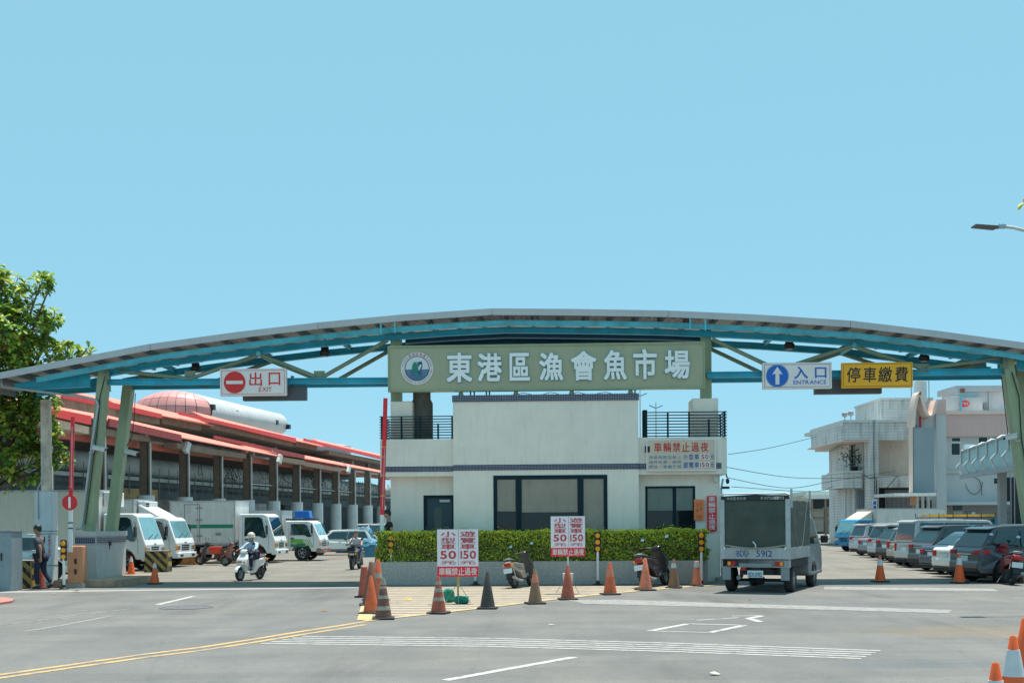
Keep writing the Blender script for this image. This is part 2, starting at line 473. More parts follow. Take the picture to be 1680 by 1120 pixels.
q1 = ribbon([(x, y - 2.6) for x, y in line], 0.06); q2 = ribbon([(x, y + 2.6) for x, y in line], 0.06)
paint_w('centre_line_marking', q1 + q2, P_YELL)
# hatched island
TRI = [(612, 960.5), (597, 1019), (700, 1007.5), (790, 997.5), (880, 986.5), (960, 977.5), (1040, 970), (1120, 963.5), (1186, 959)]
paint('island_base_marking', [TRI], worn('island ground', (0.20, 0.18, 0.15), 0.3, (0.17, 0.16, 0.14)), 0.003)
def edge_x(py):   # right boundary of the island at a pixel row
    e = TRI[1:]
    for (xa, ya), (xb, yb) in zip(e[:-1], e[1:]):
        if yb <= py <= ya: return xa + (xb - xa) * (ya - py) / (ya - yb)
    return 1186
st = []
py = 1014.0
while py > 962:
    d = F * EYE / (py - PY0); step = 0.62; hgt = 0.30
    d2 = d + hgt; py2 = PY0 + F * EYE / d2
    xl = 612 - (py - 960.5) * 0.26 + 4
    st.append([(xl, py), (edge_x(py) - 6, py), (edge_x(py2) - 6, py2), (xl, py2)])
    py = PY0 + F * EYE / (d + step)
paint('island_hatching_marking', st, P_CREAM, 0.006)
paint_w('island_border_marking', ribbon([(609, 962), (598, 1017)], 0.13) + ribbon([(598, 1018.5), (700, 1007), (790, 997), (880, 986), (960, 977), (1040, 969.5), (1120, 963), (1186, 958.8)], 0.09), worn('yellow edge paint', (0.50, 0.37, 0.17), 0.38, (0.3, 0.27, 0.2), 3), 0.009)
# rumble lines
rl = []
for k in range(5):
    a = [(496 - 17 * k, 1043.2 + 2.9 * k), (800, 1046.5 + 3.3 * k), (1100, 1054.5 + 3.4 * k), (1445 - 8 * k, 1067 + 3.2 * k)]
    rl += ribbon(a, 0.045)
paint_w('rumble_line_marking', rl, P_WHITE)
paint('stop_line_marking', [[(930, 984), (960, 990), (1250, 997), (1555, 1005.5), (1562, 1000), (1250, 991), (1010, 983)]], P_FADE)
paint('far_stop_line_marking', [[(1352, 962), (1352, 966.5), (1640, 969.5), (1628, 965)]], P_FADE)
paint('gate_edge_marking', [[(0, 969.5), (0, 972), (590, 964), (590, 962.5)]], worn('pale road seam', (0.30, 0.29, 0.27), 0.3))
paint_w('lane_dash_marking', ribbon([(730, 1115.5), (838, 1096), (942, 1077.5)], 0.065) + ribbon([(258, 991.5), (318, 977.5)], 0.07), P_WHITE)
ar = ribbon([(1066, 1034.5), (1129, 1022.8)], 0.06) + ribbon([(1129, 1022.8), (1222, 1025)], 0.05) + ribbon([(1222, 1025), (1165, 1037)], 0.06) + ribbon([(1165, 1037), (1066, 1034.5)], 0.035)
ar += ribbon([(1143, 1017), (1212, 1012.5)], 0.035) + ribbon([(1200, 1010), (1252, 1009.5)], 0.04) + ribbon([(1250, 1010), (1228, 1014), (1247, 1019.5)], 0.07)
paint_w('lane_symbol_marking', ar, P_WHITE)
fa = ribbon([(40, 1035.5), (110, 1024), (182, 1010)], 0.05) + ribbon([(3, 1024.5), (60, 1018), (130, 1008), (215, 998)], 0.035) + ribbon([(68, 1008.5), (150, 1000)], 0.03)
fa += ribbon([(58, 1021.5), (88, 1018.5)], 0.04) + ribbon([(98, 1015), (126, 1012)], 0.04) + ribbon([(10, 1018), (40, 1014.5)], 0.03) + ribbon([(150, 1006.5), (172, 1003.5)], 0.03)
paint_w('faded_arrow_marking', fa, P_FADE)
lot = []
for (x0, y0, x1, y1) in [(1500, 944, 1560, 954), (1440, 918, 1475, 922), (1462, 927, 1500, 935), (1490, 934, 1530, 944)]:
    lot += ribbon([(x0, y0), (x1, y1)], 0.05)
paint_w('parking_bay_marking', lot + ribbon([(300, 915), (460, 913.5), (560, 914.5)], 0.05)[:0], P_FADE)
paint_w('red_yard_marking', ribbon([(430, 914.2), (470, 912.8), (540, 913), (575, 917)], 0.06), P_RED)
paint_w('yard_line_marking', ribbon([(500, 932), (592, 926)], 0.05) + ribbon([(455, 944), (595, 939)], 0.04), P_FADE)
MB().xy([tuple(ground(x, y).xy) for x, y in [(-80, 994), (0, 991.5), (20, 988.5), (24, 985), (8, 982.5), (-80, 980)]], 0.0, 0.05).build('kerb', P_RED, kind='structure')
# service covers and bits of litter
mc = ground(305, 996)
cv = MB().lathe([(0.55, 0.0), (0.55, 0.006), (0.5, 0.006), (0.5, 0.003), (0.0, 0.003)], 24).build('manhole_cover', mat('iron cover', (0.11, 0.11, 0.11), 0.7, var=0.3, vs=8), loc=(mc.x, mc.y, 0.002), label='round dark iron manhole cover in the road left of the double yellow line', cat='manhole cover')
M_LIT = mat('pale litter', (0.6, 0.58, 0.52), 0.8, var=0.2)
def litter(px, py, s, m, lab, cat, name):
    p = ground(px, py); b = MB()
    pts = []
    n = 6
    for i in range(n):
        t = 2 * PI * i / n; r = s * rnd.uniform(.6, 1.1); pts.append((r * math.cos(t), r * math.sin(t) * .7, rnd.uniform(0.006, s * .5)))
    b.add(pts + [(0, 0, s * .45)], [(i, (i + 1) % n, n) for i in range(n)])
    link(name, b.mesh(m), loc=(p.x, p.y, 0.005), label=lab, cat=cat)
litter(1172, 1107, 0.09, M_LIT, 'torn scrap of white paper on the road in front of the lane dash', 'litter', 'paper_scrap')
litter(670, 985, 0.12, mat('yellow brown rubbish', (0.5, 0.33, 0.08), 0.7, var=0.6, vs=20), 'small crumpled yellow and brown wrapper lying on the hatched island', 'litter', 'crumpled_wrapper')
litter(533, 1002, 0.09, mat('brown leaf', (0.25, 0.15, 0.07), 0.8), 'small brown scrap on the road left of the hatched island', 'litter', 'brown_scrap')
litter(126, 971, 0.12, mat('brown leaf', (0.25, 0.15, 0.07), 0.8), 'dry brown leaves on the road before the left pedestal', 'litter', 'dry_leaf')
litter(88, 975, 0.08, mat('tan leaf', (0.4, 0.28, 0.13), 0.8), 'pale dry leaf on the road left of the left pedestal', 'litter', 'dry_leaf')
litter(905, 1026, 0.06, M_LIT, 'small white scrap on the open road above the rumble lines', 'litter', 'paper_scrap')
litter(1230, 985, 0.05, M_DARK, 'tiny dark scrap on the road behind the canvas truck', 'litter', 'dark_scrap')
# ------------------------------------------------------------------ gate frame
GF = Frame(1.0, 33.3, 2.5)
def GL(px, py, b): a, z = GF.az(px, py, b); return Vector((a, b, z))
RZ = -GF.th
gate = empty('entrance_gate', GF.w(0, 0), RZ, 'long arched blue steel entrance gate with a grey roof and leaning green legs', 'gate')
TOP = [(-110, 634), (-40, 619), (0, 611), (120, 588), (247, 564), (390, 544.5), (522, 529), (660, 516), (807, 506), (950, 507), (1096, 509.5), (1240, 516), (1395, 526), (1540, 543), (1680, 562), (1800, 585)]
def top_at(px):
    for (xa, ya), (xb, yb) in zip(TOP[:-1], TOP[1:]):
        if xa <= px <= xb: return ya + (yb - ya) * (px - xa) / (xb - xa)
FB = -0.7       # fascia plane
RB = 2.3        # back edge of roof
rt = [GL(x, y, FB) for x, y in TOP]
th = 0.185
# fascia, sheets between the kinks are separate parts
cuts = [0, 4, 6, 8, 10, 12, 15]
for i0, i1 in zip(cuts[:-1], cuts[1:]):
    b = MB()
    for i in range(i0, i1):
        p, q = rt[i], rt[i + 1]
        e = 0.008
        b.add([(p.x + (e if i == i0 else 0), FB - 0.03, p.z - th), (q.x - (e if i == i1 - 1 else 0), FB - 0.03, q.z - th), (q.x - (e if i == i1 - 1 else 0), FB - 0.03, q.z), (p.x + (e if i == i0 else 0), FB - 0.03, p.z),
               (p.x, FB, p.z - th), (q.x, FB, q.z - th), (q.x, FB, q.z), (p.x, FB, p.z)],
              [(0, 1, 2, 3), (5, 4, 7, 6), (0, 4, 5, 1), (3, 2, 6, 7)] + ([(0, 3, 7, 4)] if i == i0 else []) + ([(1, 5, 6, 2)] if i == i1 - 1 else []))
    b.build('roof_edge', M_FASCIA, gate)
# corrugated roof sheet: ribs run front to back
b = MB(); n = 0; vs = []; xs = []
x = rt[0].x; hi = 0
prof = []
k = 0
def rz(a):
    for p, q in zip(rt[:-1], rt[1:]):
        if p.x <= a <= q.x: return p.z + (q.z - p.z) * (a - p.x) / (q.x - p.x)
    return rt[-1].z
while x < rt[-1].x:
    prof.append((x, rz(x) - 0.03 - (0.035 if (k % 4) in (0, 3) else 0.0)))
    x += 0.06; k += 1
m_ = len(prof)
vs = [(x, FB, z) for x, z in prof] + [(x, RB, z) for x, z in prof]
b.add(vs, [(i, i + 1, m_ + i + 1, m_ + i) for i in range(m_ - 1)])
b.build('roof_sheet', M_ROOFU, gate)
# rafters running front to back, dark
b = MB(); a = rt[0].x + .2
while a < rt[-1].x - .1:
    b.box(a, a + 0.09, FB + 0.02, RB - 0.02, rz(a) - 0.19, rz(a + .09) - 0.075); a += 0.74
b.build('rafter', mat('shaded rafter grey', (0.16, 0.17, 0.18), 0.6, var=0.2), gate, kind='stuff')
def poly(pxs, off, b): return [GL(x, top_at(x) + off, b) for x in pxs]
def beams(name, pts, w, h, m, t=0.02):
    mb = MB()
    for p, q in zip(pts[:-1], pts[1:]): mb.ibeam(p, q + (q - p).normalized() * .01, w, h, t)
    return mb.build(name, m, gate)
XS = [172, 260, 350, 425, 520, 640, 740, 830, 900, 1000, 1080, 1160, 1250, 1400, 1500, 1600, 1655]
beams('eave_beam', poly([60] + XS + [1760], 23.5, FB + .25), 0.09, 0.15, M_STEEL_TEAL)
beams('top_chord', poly(XS, 35.5, 0), 0.16, 0.17, M_STEEL_BLUE)
beams('top_chord', [p + Vector((0, 1.45, -0.02)) for p in poly(XS, 37, 0)], 0.16, 0.19, M_STEEL_BLUE)
M_DBLUE = mat('deep blue painted steel', (0.006, 0.10, 0.19), .5, var=.25, vs=1.5, streak=.3)
XC = [662, 740, 830, 900, 1000, 1080, 1150]
beams('inner_beam', [p + Vector((0, .35, 0)) for p in poly(XC, 36.5, 0)], 0.2, 0.30, M_DBLUE)
beams('inner_beam', [p + Vector((0, 1.2, 0)) for p in poly(XC, 50, 0)], 0.2, 0.34, M_DBLUE)
# bottom chords
def bc(x0, y0, x1, y1, b, h=.17): beams('bottom_chord', [GL(x0, y0, b), GL(x1, y1, b)], 0.16, h, M_STEEL_BLUE)
bc(172, 627, 648, 624, 0); bc(1160, 615, 1650, 609.5, 0)
zr0 = GL(172, 627, 0).z
for x0, x1 in ((205, 655), (1160, 1660)):
    p = GL(x0, 636, 1.45); q = GL(x1, 624, 1.45); zz = zr0 + 0.02
    beams('bottom_chord', [Vector((p.x, 1.45, zz)), Vector((q.x, 1.45, zz))], 0.16, 0.15, M_STEEL_BLUE)
zc = GL(400, 625, 0).z
# diagonals (round tubes)
def diag(xa, ya, xb, yb):
    for bb in (0.0, 1.45):
        p = GL(xa, ya, 0); q = GL(xb, yb, 0)
        MB().cyl((p.x, bb, p.z), (q.x, bb, q.z), 0.062, n=10).build('diagonal_brace', M_DGREEN, gate, smooth=True)
for s in [(198, 609, 312, 621), (312, 621, 425, 582), (425, 581, 518, 618), (530, 618, 636, 558),
          (1168, 556, 1268, 603), (1268, 610, 1398, 567), (1398, 567, 1512, 604), (1520, 604, 1648, 586)]: diag(*s)
# cross ties between the two trusses
b = MB()
for x in (260, 425, 560, 760, 900, 1040, 1268, 1400, 1512, 1600):
    p = GL(x, top_at(x) + 34, 0); b.ibeam((p.x, 0.05, p.z), (p.x, 1.42, p.z), 0.1, 0.12, 0.015)
b.build('cross_tie', M_STEEL_BLUE, gate)
for x in (312, 524, 1268, 1515):
    p = GL(x, 623 if x < 800 else 612, 0)
    MB().box(p.x - .16, p.x + .16, -0.012, 0.012, p.z + .02, p.z + .26).build('gusset_plate', M_DGREEN, gate)
for x in (425, 1400):
    p = GL(x, top_at(x) + 40, 0)
    MB().cyl((p.x, -.12, p.z), (p.x, 1.55, p.z), .07, n=10).build('pin', M_STEEL_TEAL, gate, smooth=True)
# left cantilever tapering out
def taper(x0, y0a, y0b, x1, y1a, y1b, b):
    p, q, r, s = GL(x0, y0a, 0), GL(x1, y1a, 0), GL(x1, y1b, 0), GL(x0, y0b, 0)
    mb = MB().xz([(p.x, p.z), (s.x, s.z), (r.x, r.z), (q.x, q.z)], b - .008, b + .008)
    mb.bar((s.x, b, s.z), (r.x, b, r.z), .15, .02); mb.bar((p.x, b, p.z), (q.x, b, q.z), .15, .02)
    mb.build('cantilever', M_STEEL_BLUE, gate)
taper(24, 631, 640, 148, 606, 634, 0.0); taper(24, 631, 640, 150, 606, 632, 1.45)
taper(1668, 582, 606, 1790, 606, 616, 0.0); taper(1668, 582, 606, 1790, 606, 616, 1.45)
# legs
def leg(xt, yt, xb, yb, b, w, bf=None):
    bf = b if bf is None else bf
    p, q = GL(xt, yt, b), GL(xb, yb, bf)
    mb = MB(); mb.ibeam(q, p, 0.30, w, 0.02, up=(1, 0, 0)); 
    # boxed front plate
    mb.bar((q.x, bf - .15, q.z), (p.x, b - .15, p.z), w, 0.014, up=(0, 1, 0))
    mb.build('leg', M_GREEN, gate)
leg(173, 600, 146, 871, 0.0, 0.28)
leg(212, 628, 183, 871, 1.45, 0.28, 1.0)
leg(1651, 590, 1688, 860, 0.0, 0.28)
leg(1672, 600, 1706, 858, 1.45, 0.28, 1.0)
# haunch plates with bolts at the leg heads
for x, y in ((179, 614), (1646, 596)):
    p = GL(x, y, -.02)
    MB().box(p.x - .07, p.x + .07, -.19, -.17, p.z - .17, p.z + .2).build('bolted_plate', M_DGREEN, gate)
    bb = MB()
    for i in range(5):
        for s in (-.035, .035): bb.cyl((p.x + s, -.22, p.z - .13 + i * .065), (p.x + s, -.19, p.z - .13 + i * .065), .016, n=6)
    bb.build('bolt', M_GREY, gate, kind='stuff')
# pipe down the left leg and under the eave
pts = [GL(2, 622, -.35), GL(3, 634, -.35), GL(20, 636, -.3), GL(148, 653, -.22), GL(158, 656, -.22), GL(161, 664, -.22), GL(150, 735, -.22), GL(136, 848, -.22), GL(133, 866, -.3), GL(124, 868, -.5)]
MB().tube(pts, .035, 8).build('drain_pipe', M_GALV, gate, smooth=True)
MB().tube([GL(172, 618, -.18), GL(164, 650, -.2), GL(160, 700, -.2), GL(150, 780, -.2), GL(140, 860, -.2)], .014, 5).build('cable', M_BLACK, gate)
MB().tube([GL(222, 645, 1.2), GL(220, 690, 1.2), GL(216, 716, 1.2), GL(208, 732, 1.2)], .013, 5).build('cable', M_BLACK, gate)
MB().tube([GL(1643, 618, -.1), GL(1650, 680, -.15), GL(1656, 730, -.2)], .014, 5).build('cable', M_BLACK, gate)
MB().tube([GL(1660, 610, -.2), GL(1672, 650, -.2), GL(1676, 720, -.2), GL(1690, 800, -.2)], .018, 5).build('cable', M_BLACK, gate)
# centre posts behind the sign
for xa, y0, y1 in ((651, 545, 676), (1158, 540, 658)):
    p, q = GL(xa, y1, 0.25), GL(xa, y0, 0.25)
    mb = MB(); mb.ibeam((p.x, .25, p.z), (p.x, .25, q.z), .30, .30, .02, up=(1, 0, 0)); mb.box(p.x - .15, p.x + .15, .085, .099, p.z, q.z)
    mb.build('post', M_GREEN, gate)
    p2 = GL(xa, y1, 1.45); MB().ibeam((p2.x, 1.45, p.z), (p2.x, 1.45, q.z), .26, .26, .02, up=(1, 0, 0)).build('post', M_GREEN, gate)
    bb = MB()
    for i in range(14): bb.cyl((p.x + .1, .06, q.z - .5 - i * .075), (p.x + .1, .084, q.z - .5 - i * .075), .014, n=6)
    bb.build('bolt', M_GREY, gate, kind='stuff')
for x in (625, 648, 1132, 1157):
    p = GL(x, top_at(x) + 12, FB); MB().box(p.x - .02, p.x + .02, FB - .05, FB + .02, p.z - .30, p.z).build('bracket', M_STEEL_TEAL, gate)

# ---- pedestals
def mosaic(parent, x0, x1, z0, z1, y, nrow=3, M=None):
    """raised navy tiles on pale grout, facing -y"""
    MB().box(x0, x1, y, y + .02, z0, z1, M=M).build('grout_band', M_GROUT, parent)
    t = (z1 - z0) / nrow; n = max(1, int(round((x1 - x0) / t))); tw = (x1 - x0) / n
    b = MB()
    for i in range(n):
        for j in range(nrow):
            a0, a1 = x0 + i * tw + tw * .1, x0 + (i + 1) * tw - tw * .1; c0, c1 = z0 + j * t + t * .1, z0 + (j + 1) * t - t * .1
            b.add([(a0, y - .005, c0), (a1, y - .005, c0), (a1, y - .005, c1), (a0, y - .005, c1), (a0, y, c0), (a1, y, c0), (a1, y, c1), (a0, y, c1)],
                  [(0, 1, 2, 3), (0, 4, 5, 1), (1, 5, 6, 2), (2, 6, 7, 3), (3, 7, 4, 0)])
    if M is not None: b.v = [tuple(M @ Vector(p)) for p in b.v]
    b.build('mosaic_tile', M_TILE, parent, kind='stuff')
M_PED = mat('grey pebble dash', (0.50, 0.49, 0.47), 0.8, var=0.1, vs=2, bump=0.4, bs=70, streak=0.25, dirt=(0.24, 0.26, 0.27))
M_KERBC = mat('brown stained concrete', (0.42, 0.29, 0.20), 0.85, var=0.22, vs=3, bump=0.3, bs=25, streak=0.3)
def pedestal(px_l, px_r, pxb_l, pxb_r, ytop, ybot, b0, lab, nm='gate_pedestal', side=0):
    A, B_ = GL(px_l, ytop, b0), GL(px_r, ytop, b0); c = (A.x + B_.x) / 2
    e = empty(nm, GF.w(c, b0), RZ, lab, 'pedestal')
    w = (B_.x - A.x) / 2; zt = A.z; wb0 = GL(pxb_l, ybot, b0).x - c; wb1 = GL(pxb_r, ybot, b0).x - c; zb = .15
    zc_ = zt - .30
    dep = 2.35
    b = MB(); tp = [(-w, 0), (w, 0), (w, dep), (-w, dep)]; bt = [(wb0, .12), (wb1, .12), (wb1, dep - .1), (wb0, dep - .1)]
    b.box(-w, w, 0, dep, zt - .14, zt)
    b.box(-w + .03, w - .03, .03, dep - .03, zc_ - .08, zt - .14)
    b.add([(x, y, zc_ - .08) for x, y in [(-w + .03, .03), (w - .03, .03), (w - .03, dep - .03), (-w + .03, dep - .03)]] + [(x, y, zb) for x, y in bt], [(0, 3, 2, 1), (4, 5, 6, 7), (0, 1, 5, 4), (1, 2, 6, 5), (2, 3, 7, 6), (3, 0, 4, 7)])
    b.build('body', M_PED, e, bevel=.012)
    mosaic(e, -w + .04, w - .04, zc_ - .03, zt - .17, .015, 3)
    if side: mosaic(e, .08, dep - .08, zc_ - .03, zt - .17, 0, 3, M=Matrix.Translation((side * (w - .015), 0 if side > 0 else dep, 0)) @ Matrix.Rotation(side * PI / 2, 4, 'Z'))
    return e, c, w, zt
pe, pc, pw, pzt = pedestal(120, 158, 134, 157, 872, 950, -1.1, 'grey pebble dash pedestal with mosaic band under the left gate legs', side=1)
# kerb blocks around it
k0 = GL(87, 962, -1.95).x - pc; k1 = GL(190, 962, -1.95).x - pc
xs_ = [k0, k0 + .88, k0 + 1.75, k1]
for i in range(3): MB().box(xs_[i] + .01, xs_[i + 1] - .01, -.85, 2.5, 0, .20).build('kerb_block', M_KERBC, pe, bevel=.02)
MB().tube([(pw - .0, 1.0, 1.15), (pw - .06, 1.05, .9), (pw - .14, 1.05, .15)], .014, 5).build('cable', M_BLACK, pe)
MB().box(pw - .08, pw + .02, .98, 1.08, 1.12, 1.24).build('socket', M_BLACK, pe)
pe2, pc2, pw2, pzt2 = pedestal(1664, 1745, 1668, 1738, 861, 942, -1.1, 'grey pebble dash pedestal under the right gate legs behind the parked red scooter', side=-1)
MB().box(-pw2, pw2, -.6, 2.5, 0, .2).build('kerb_block', M_KERBC, pe2, bevel=.02)

# ---- ticket building
DB_ = -1.15
bld = empty('ticket_office', GF.w(0, .6 + DB_), RZ, 'two storey pale ticket office with navy mosaic bands behind the hedge', 'building')
BB = 0.6     # front face of centre block
def BL(px, py, b): v = GL(px, py, b + DB_); return v.x, v.z
x0, zt = BL(743, 659, BB); x1, _ = BL(1047, 659, BB); _, zb2 = BL(895, 767, BB); 
DEP = 4.2
wall_y0 = 0.0
wx0, _ = BL(804, 0, BB); wx1, _ = BL(991, 0, BB); _, wzt = BL(897, 779, BB)
b = MB()   # centre block: split round the window
zs1 = BL(900, 660, BB)[1] - .17; zs2 = BL(895, 773.5, BB)[1]
b.box(x0, wx0, 0, DEP, 0, zt); b.box(wx1, x1, 0, DEP, 0, zt); b.box(wx0, wx1, 0, DEP, wzt, zt); b.box(wx0, wx1, 0, DEP, 0, .75); b.box(wx0, wx1, .5, DEP, .75, wzt)
b.build('wall', M_STUCCO, bld)
za, zb_ = BL(895, 770.5, BB)[1], BL(895, 761, BB)[1]
mosaic(bld, x0 - .003, x1 + .003, za, zb_, -.012, 4)
mosaic(bld, x0 - .02, x1 + .02, zt - .01, zt + .18, -.03, 4)
MB().box(x0 - .02, x1 + .02, -.009, DEP, zt + .001, zt + .181).build('parapet', M_GROUT, bld)
# lead-grey drip line above window
fr = MB(); fz0 = .75; th_ = .07
def frame_rect(mb, a0, a1, z0, z1, y, t=.05, d=.08):
    mb.box(a0, a1, y, y + d, z0, z0 + t); mb.box(a0, a1, y, y + d, z1 - t, z1); mb.box(a0, a0 + t, y, y + d, z0 + t, z1 - t); mb.box(a1 - t, a1, y, y + d, z0 + t, z1 - t)
wn = MB(); frame_rect(wn, wx0, wx1, .75, wzt, -.02, .09, .12)
a1_ = BL(847, 0, BB)[0]; a2_ = BL(944, 0, BB)[0]
wn.box(a1_ - .10, a1_ + .04, -.02, .1, .84, wzt - .09); wn.box(a2_ - .02, a2_ + .12, -.02, .1, .84, wzt - .09)
wf = wn.build('window_frame', M_FRAME, bld, bevel=.008)
M_BLIND = mat('drawn beige blind behind glass', (0.30, 0.25, 0.19), 0.3, var=0.12, vs=2, streak=.3, spec=.8)
def pane(a0, a1, z0, z1, y, zsplit, parent):
    MB().box(a0, a1, y, y + .02, z0, z1).build('pane', M_GLASS, parent)
    if zsplit: MB().box(a0 + .02, a1 - .02, y - .012, y - .003, zsplit, z1 - .03).build('blind', M_BLIND, parent)
zsp = BL(870, 838, BB)[1]
pane(wx0 + .09, a1_ - .10, .84, wzt - .09, .05, BL(870, 838, BB)[1], wf); pane(a1_ + .04, a2_ - .02, .84, wzt - .09, .05, BL(870, 840, BB)[1], wf); pane(a2_ + .12, wx1 - .09, .84, wzt - .09, .05, .9, wf)
MB().box(a1_ + .9, a2_ - .3, .02, .03, 1.45, 1.52).build('counter_edge', mat('desk wood', (.35, .24, .12), .5), wf)
# wings
def wing(side):
    if side < 0: xa, xb = BL(635, 0, 1.0)[0], x0; pa = BL(617, 0, .75)[0]; par0, par1 = BL(700, 720, .75)[1], BL(700, 781, .75)[1]
    else: xa, xb = x1, BL(1176, 0, 1.0)[0]; pa = BL(1189, 0, .75)[0]; par0, par1 = BL(1100, 717, .75)[1], BL(1100, 778, .75)[1]
    y = .45
    w_ = MB()
    if side < 0:
        d0, d1 = BL(689, 0, 1.05)[0], x0; dzt = BL(700, 812, 1.05)[1]
        w_.box(xa, d0, y, DEP - .5, 0, par1 + .02); w_.box(d0, xb, y, DEP - .5, dzt, par1 + .02); w_.box(d0, xb, y + .25, DEP - .5, 0, dzt)
        w_.build('wall', M_STUCCO, bld)
        dm = MB(); frame_rect(dm, d0, d1 - .005, .12, dzt, y + .02, .08, .12); dr = dm.build('door_frame', M_FRAME, bld)
        MB().box(d0 + .08, d1 - .09, y + .1, y + .14, .2, dzt - .08).build('door_leaf', mat('dark teal door', (0.008, 0.05, 0.07), .35, var=.2), dr)
        MB().box(d0 + .30, d0 + .52, y + .09, y + .098, 1.15, dzt - .35).build('door_light', mat('door glass', (0.03, .06, .05), .1), dr)
        MB().box(d1 - .45, d1 - .15, y + .03, y + .09, dzt - .2, dzt - .13).build('closer', M_GALV, dr)
    else:
        g0, g1 = BL(1053, 0, 1.05)[0], BL(1135, 0, 1.05)[0]; gz = BL(1094, 797, 1.05)[1]
        w_.box(xa, g0, y, DEP - .5, 0, par1 + .02); w_.box(g1, xb, y, DEP - .5, 0, par1 + .02); w_.box(g0, g1, y, DEP - .5, gz, par1 + .02); w_.box(g0, g1, y, DEP - .5, 0, .8); w_.box(g0, g1, y + .5, DEP - .5, .8, gz)
        w_.build('wall', M_STUCCO, bld)
        fm = MB(); frame_rect(fm, g0, g1, .8, gz, y - .01, .055, .1); fr_ = fm.build('window_frame', M_FRAME, bld)
        MB().box(g0 + .055, g1 - .055, y + .04, y + .05, .85, gz - .055).build('pane', M_GLASS, fr_)
        MB().box(g0 + .07, g1 - .07, y + .025, y + .032, BL(1094, 837, 1.05)[1], gz - .06).build('blind', mat('grey green blind', (0.19, 0.22, 0.19), .3, var=.1, streak=.2), fr_)
        MB().box(BL(1098, 0, 1.05)[0], BL(1104, 0, 1.05)[0], y + .02, y + .034, .85, BL(0, 841, 1.05)[1] + .9).build('glazing_bar', M_FRAME, fr_)
    # parapet slab with chamfered outer corner
    ch = .18
    if side < 0: poly_ = [(pa, .15 + ch), (pa + ch, .15), (xb, .15), (xb, DEP - .3), (pa, DEP - .3)]
    else: poly_ = [(xa, .15), (pa - ch, .15), (pa, .15 + ch), (pa, DEP - .3), (xa, DEP - .3)]
    MB().xy(poly_, par1, par0).build('balcony', M_STUCCO, bld)
    zm0, zm1 = (BL(700, 773.5, .75)[1], BL(700, 764.5, .75)[1]) if side < 0 else (BL(1100, 769, .75)[1], BL(1100, 759.5, .75)[1])
    if side < 0: mosaic(bld, pa + ch, xb - .01, zm0, zm1, .14, 4)
    else: mosaic(bld, xa + .01, pa - ch, zm0, zm1, .14, 4)
    # railing
    e0, e1 = (pa + .06, xb - .02) if side < 0 else (xa + .2, pa - .06)
    zr1 = BL(700, 682, .75)[1] if side < 0 else BL(1120, 675, .75)[1]
    rb = MB()
    nb = 9
    corner = ((e0 if side < 0 else e1), .20)
    for i in range(nb):
        z = par0 + .04 + i * (zr1 - par0 - .05) / (nb - 1)
        rb.box(e0 - (.05 if side < 0 else 0), e1 + (.05 if side > 0 else 0), .19, .21, z - .014, z + .014)
        rb.box(corner[0] - .012, corner[0] + .012, .12, 3.6, z - .014, z + .014)
    rb.build('rail', M_FRAME, bld)
    for f in (.0, .28, .55, .80, 1.0):
        xx = e0 + .02 + (e1 - e0 - .04) * f
        MB().box(xx - .025, xx + .025, .15, .185, par0, zr1 if f in (0, .28, .55, 1.0) else zr1 - .22).build('rail_post', M_FRAME, bld)
    for yy in (1.2, 2.3, 3.5): MB().box(corner[0] - .02, corner[0] + .02, yy, yy + .04, par0, zr1).build('rail_post', M_FRAME, bld)
    return par0, par1, pa
lp0, lp1, lpa = wing(-1)
rp0, rp1, rpa = wing(1)
# piers carrying the gate posts
def pier(xa, xb, ytop, b, z0, m, nm='pier'):
    a0, a1 = BL(xa, 0, b)[0], BL(xb, 0, b)[0]; zz = BL((xa + xb) / 2, ytop, b)[1]
    return MB().box(a0, a1, b - BB, b - BB + 1.0, z0, zz).build(nm, m, bld, bevel=.03)
pier(636, 672, 658, .95, lp0 - .05, M_STUCCO); pier(1131, 1174, 653, .95, rp0 - .05, M_STUCCO); 
# stained water tank body behind the left railing
a0, zq = BL(692, 645, 1.6); _, zlo = BL(692, 722, 1.6)
M_TANK = mat('stained brown grey concrete', (0.13, 0.12, 0.10), 0.8, var=0.35, vs=2, streak=.6, dirt=(0.05, 0.045, 0.04))
tz = BL(692, 655, 1.6)[1]
MB().lathe([(0.62 * .52, lp0), (0.62 * .52, tz - .12), (.26, tz), (.26, zq + .4)], 20, M=Matrix.Translation((a0, 1.0, 0))).build('chimney_stack', M_TANK, bld, smooth=True)
# things on the roof under the sign
for x in (757, 847, 938, 1034):
    a, z = BL(x, 658, .95)
    mb = MB(); mb.box(a - .07, a + .07, .2, .34, zt + .18, zt + .20); mb.box(a - .045, a + .045, .22, .32, zt + .20, GL(897, 641, -.42).z)
    mb.add([(a - .09, .21, zt + .19), (a + .09, .21, zt + .19), (a + .045, .21, zt + .32), (a - .045, .21, zt + .32)], [(0, 1, 2, 3)])
    mb.build('sign_support', M_GREEN, bld)
mb = MB()
for x in (772, 778, 798, 803, 1042): a, _ = BL(x, 650, 1.1); mb.box(a - .02, a + .02, .5, .54, zt + .18, zt + .62)
mb.build('roof_post', mat('slate steel', (.08, .10, .14), .5), bld, kind='stuff')
pts = [(-.2 + x0 + 2 + i * .16, .4, zt + .22 + .05 * math.sin(i * 1.3) + .02 * rnd.random()) for i in range(20)]
MB().tube(pts, .012, 4).build('cable', M_BLACK, bld)
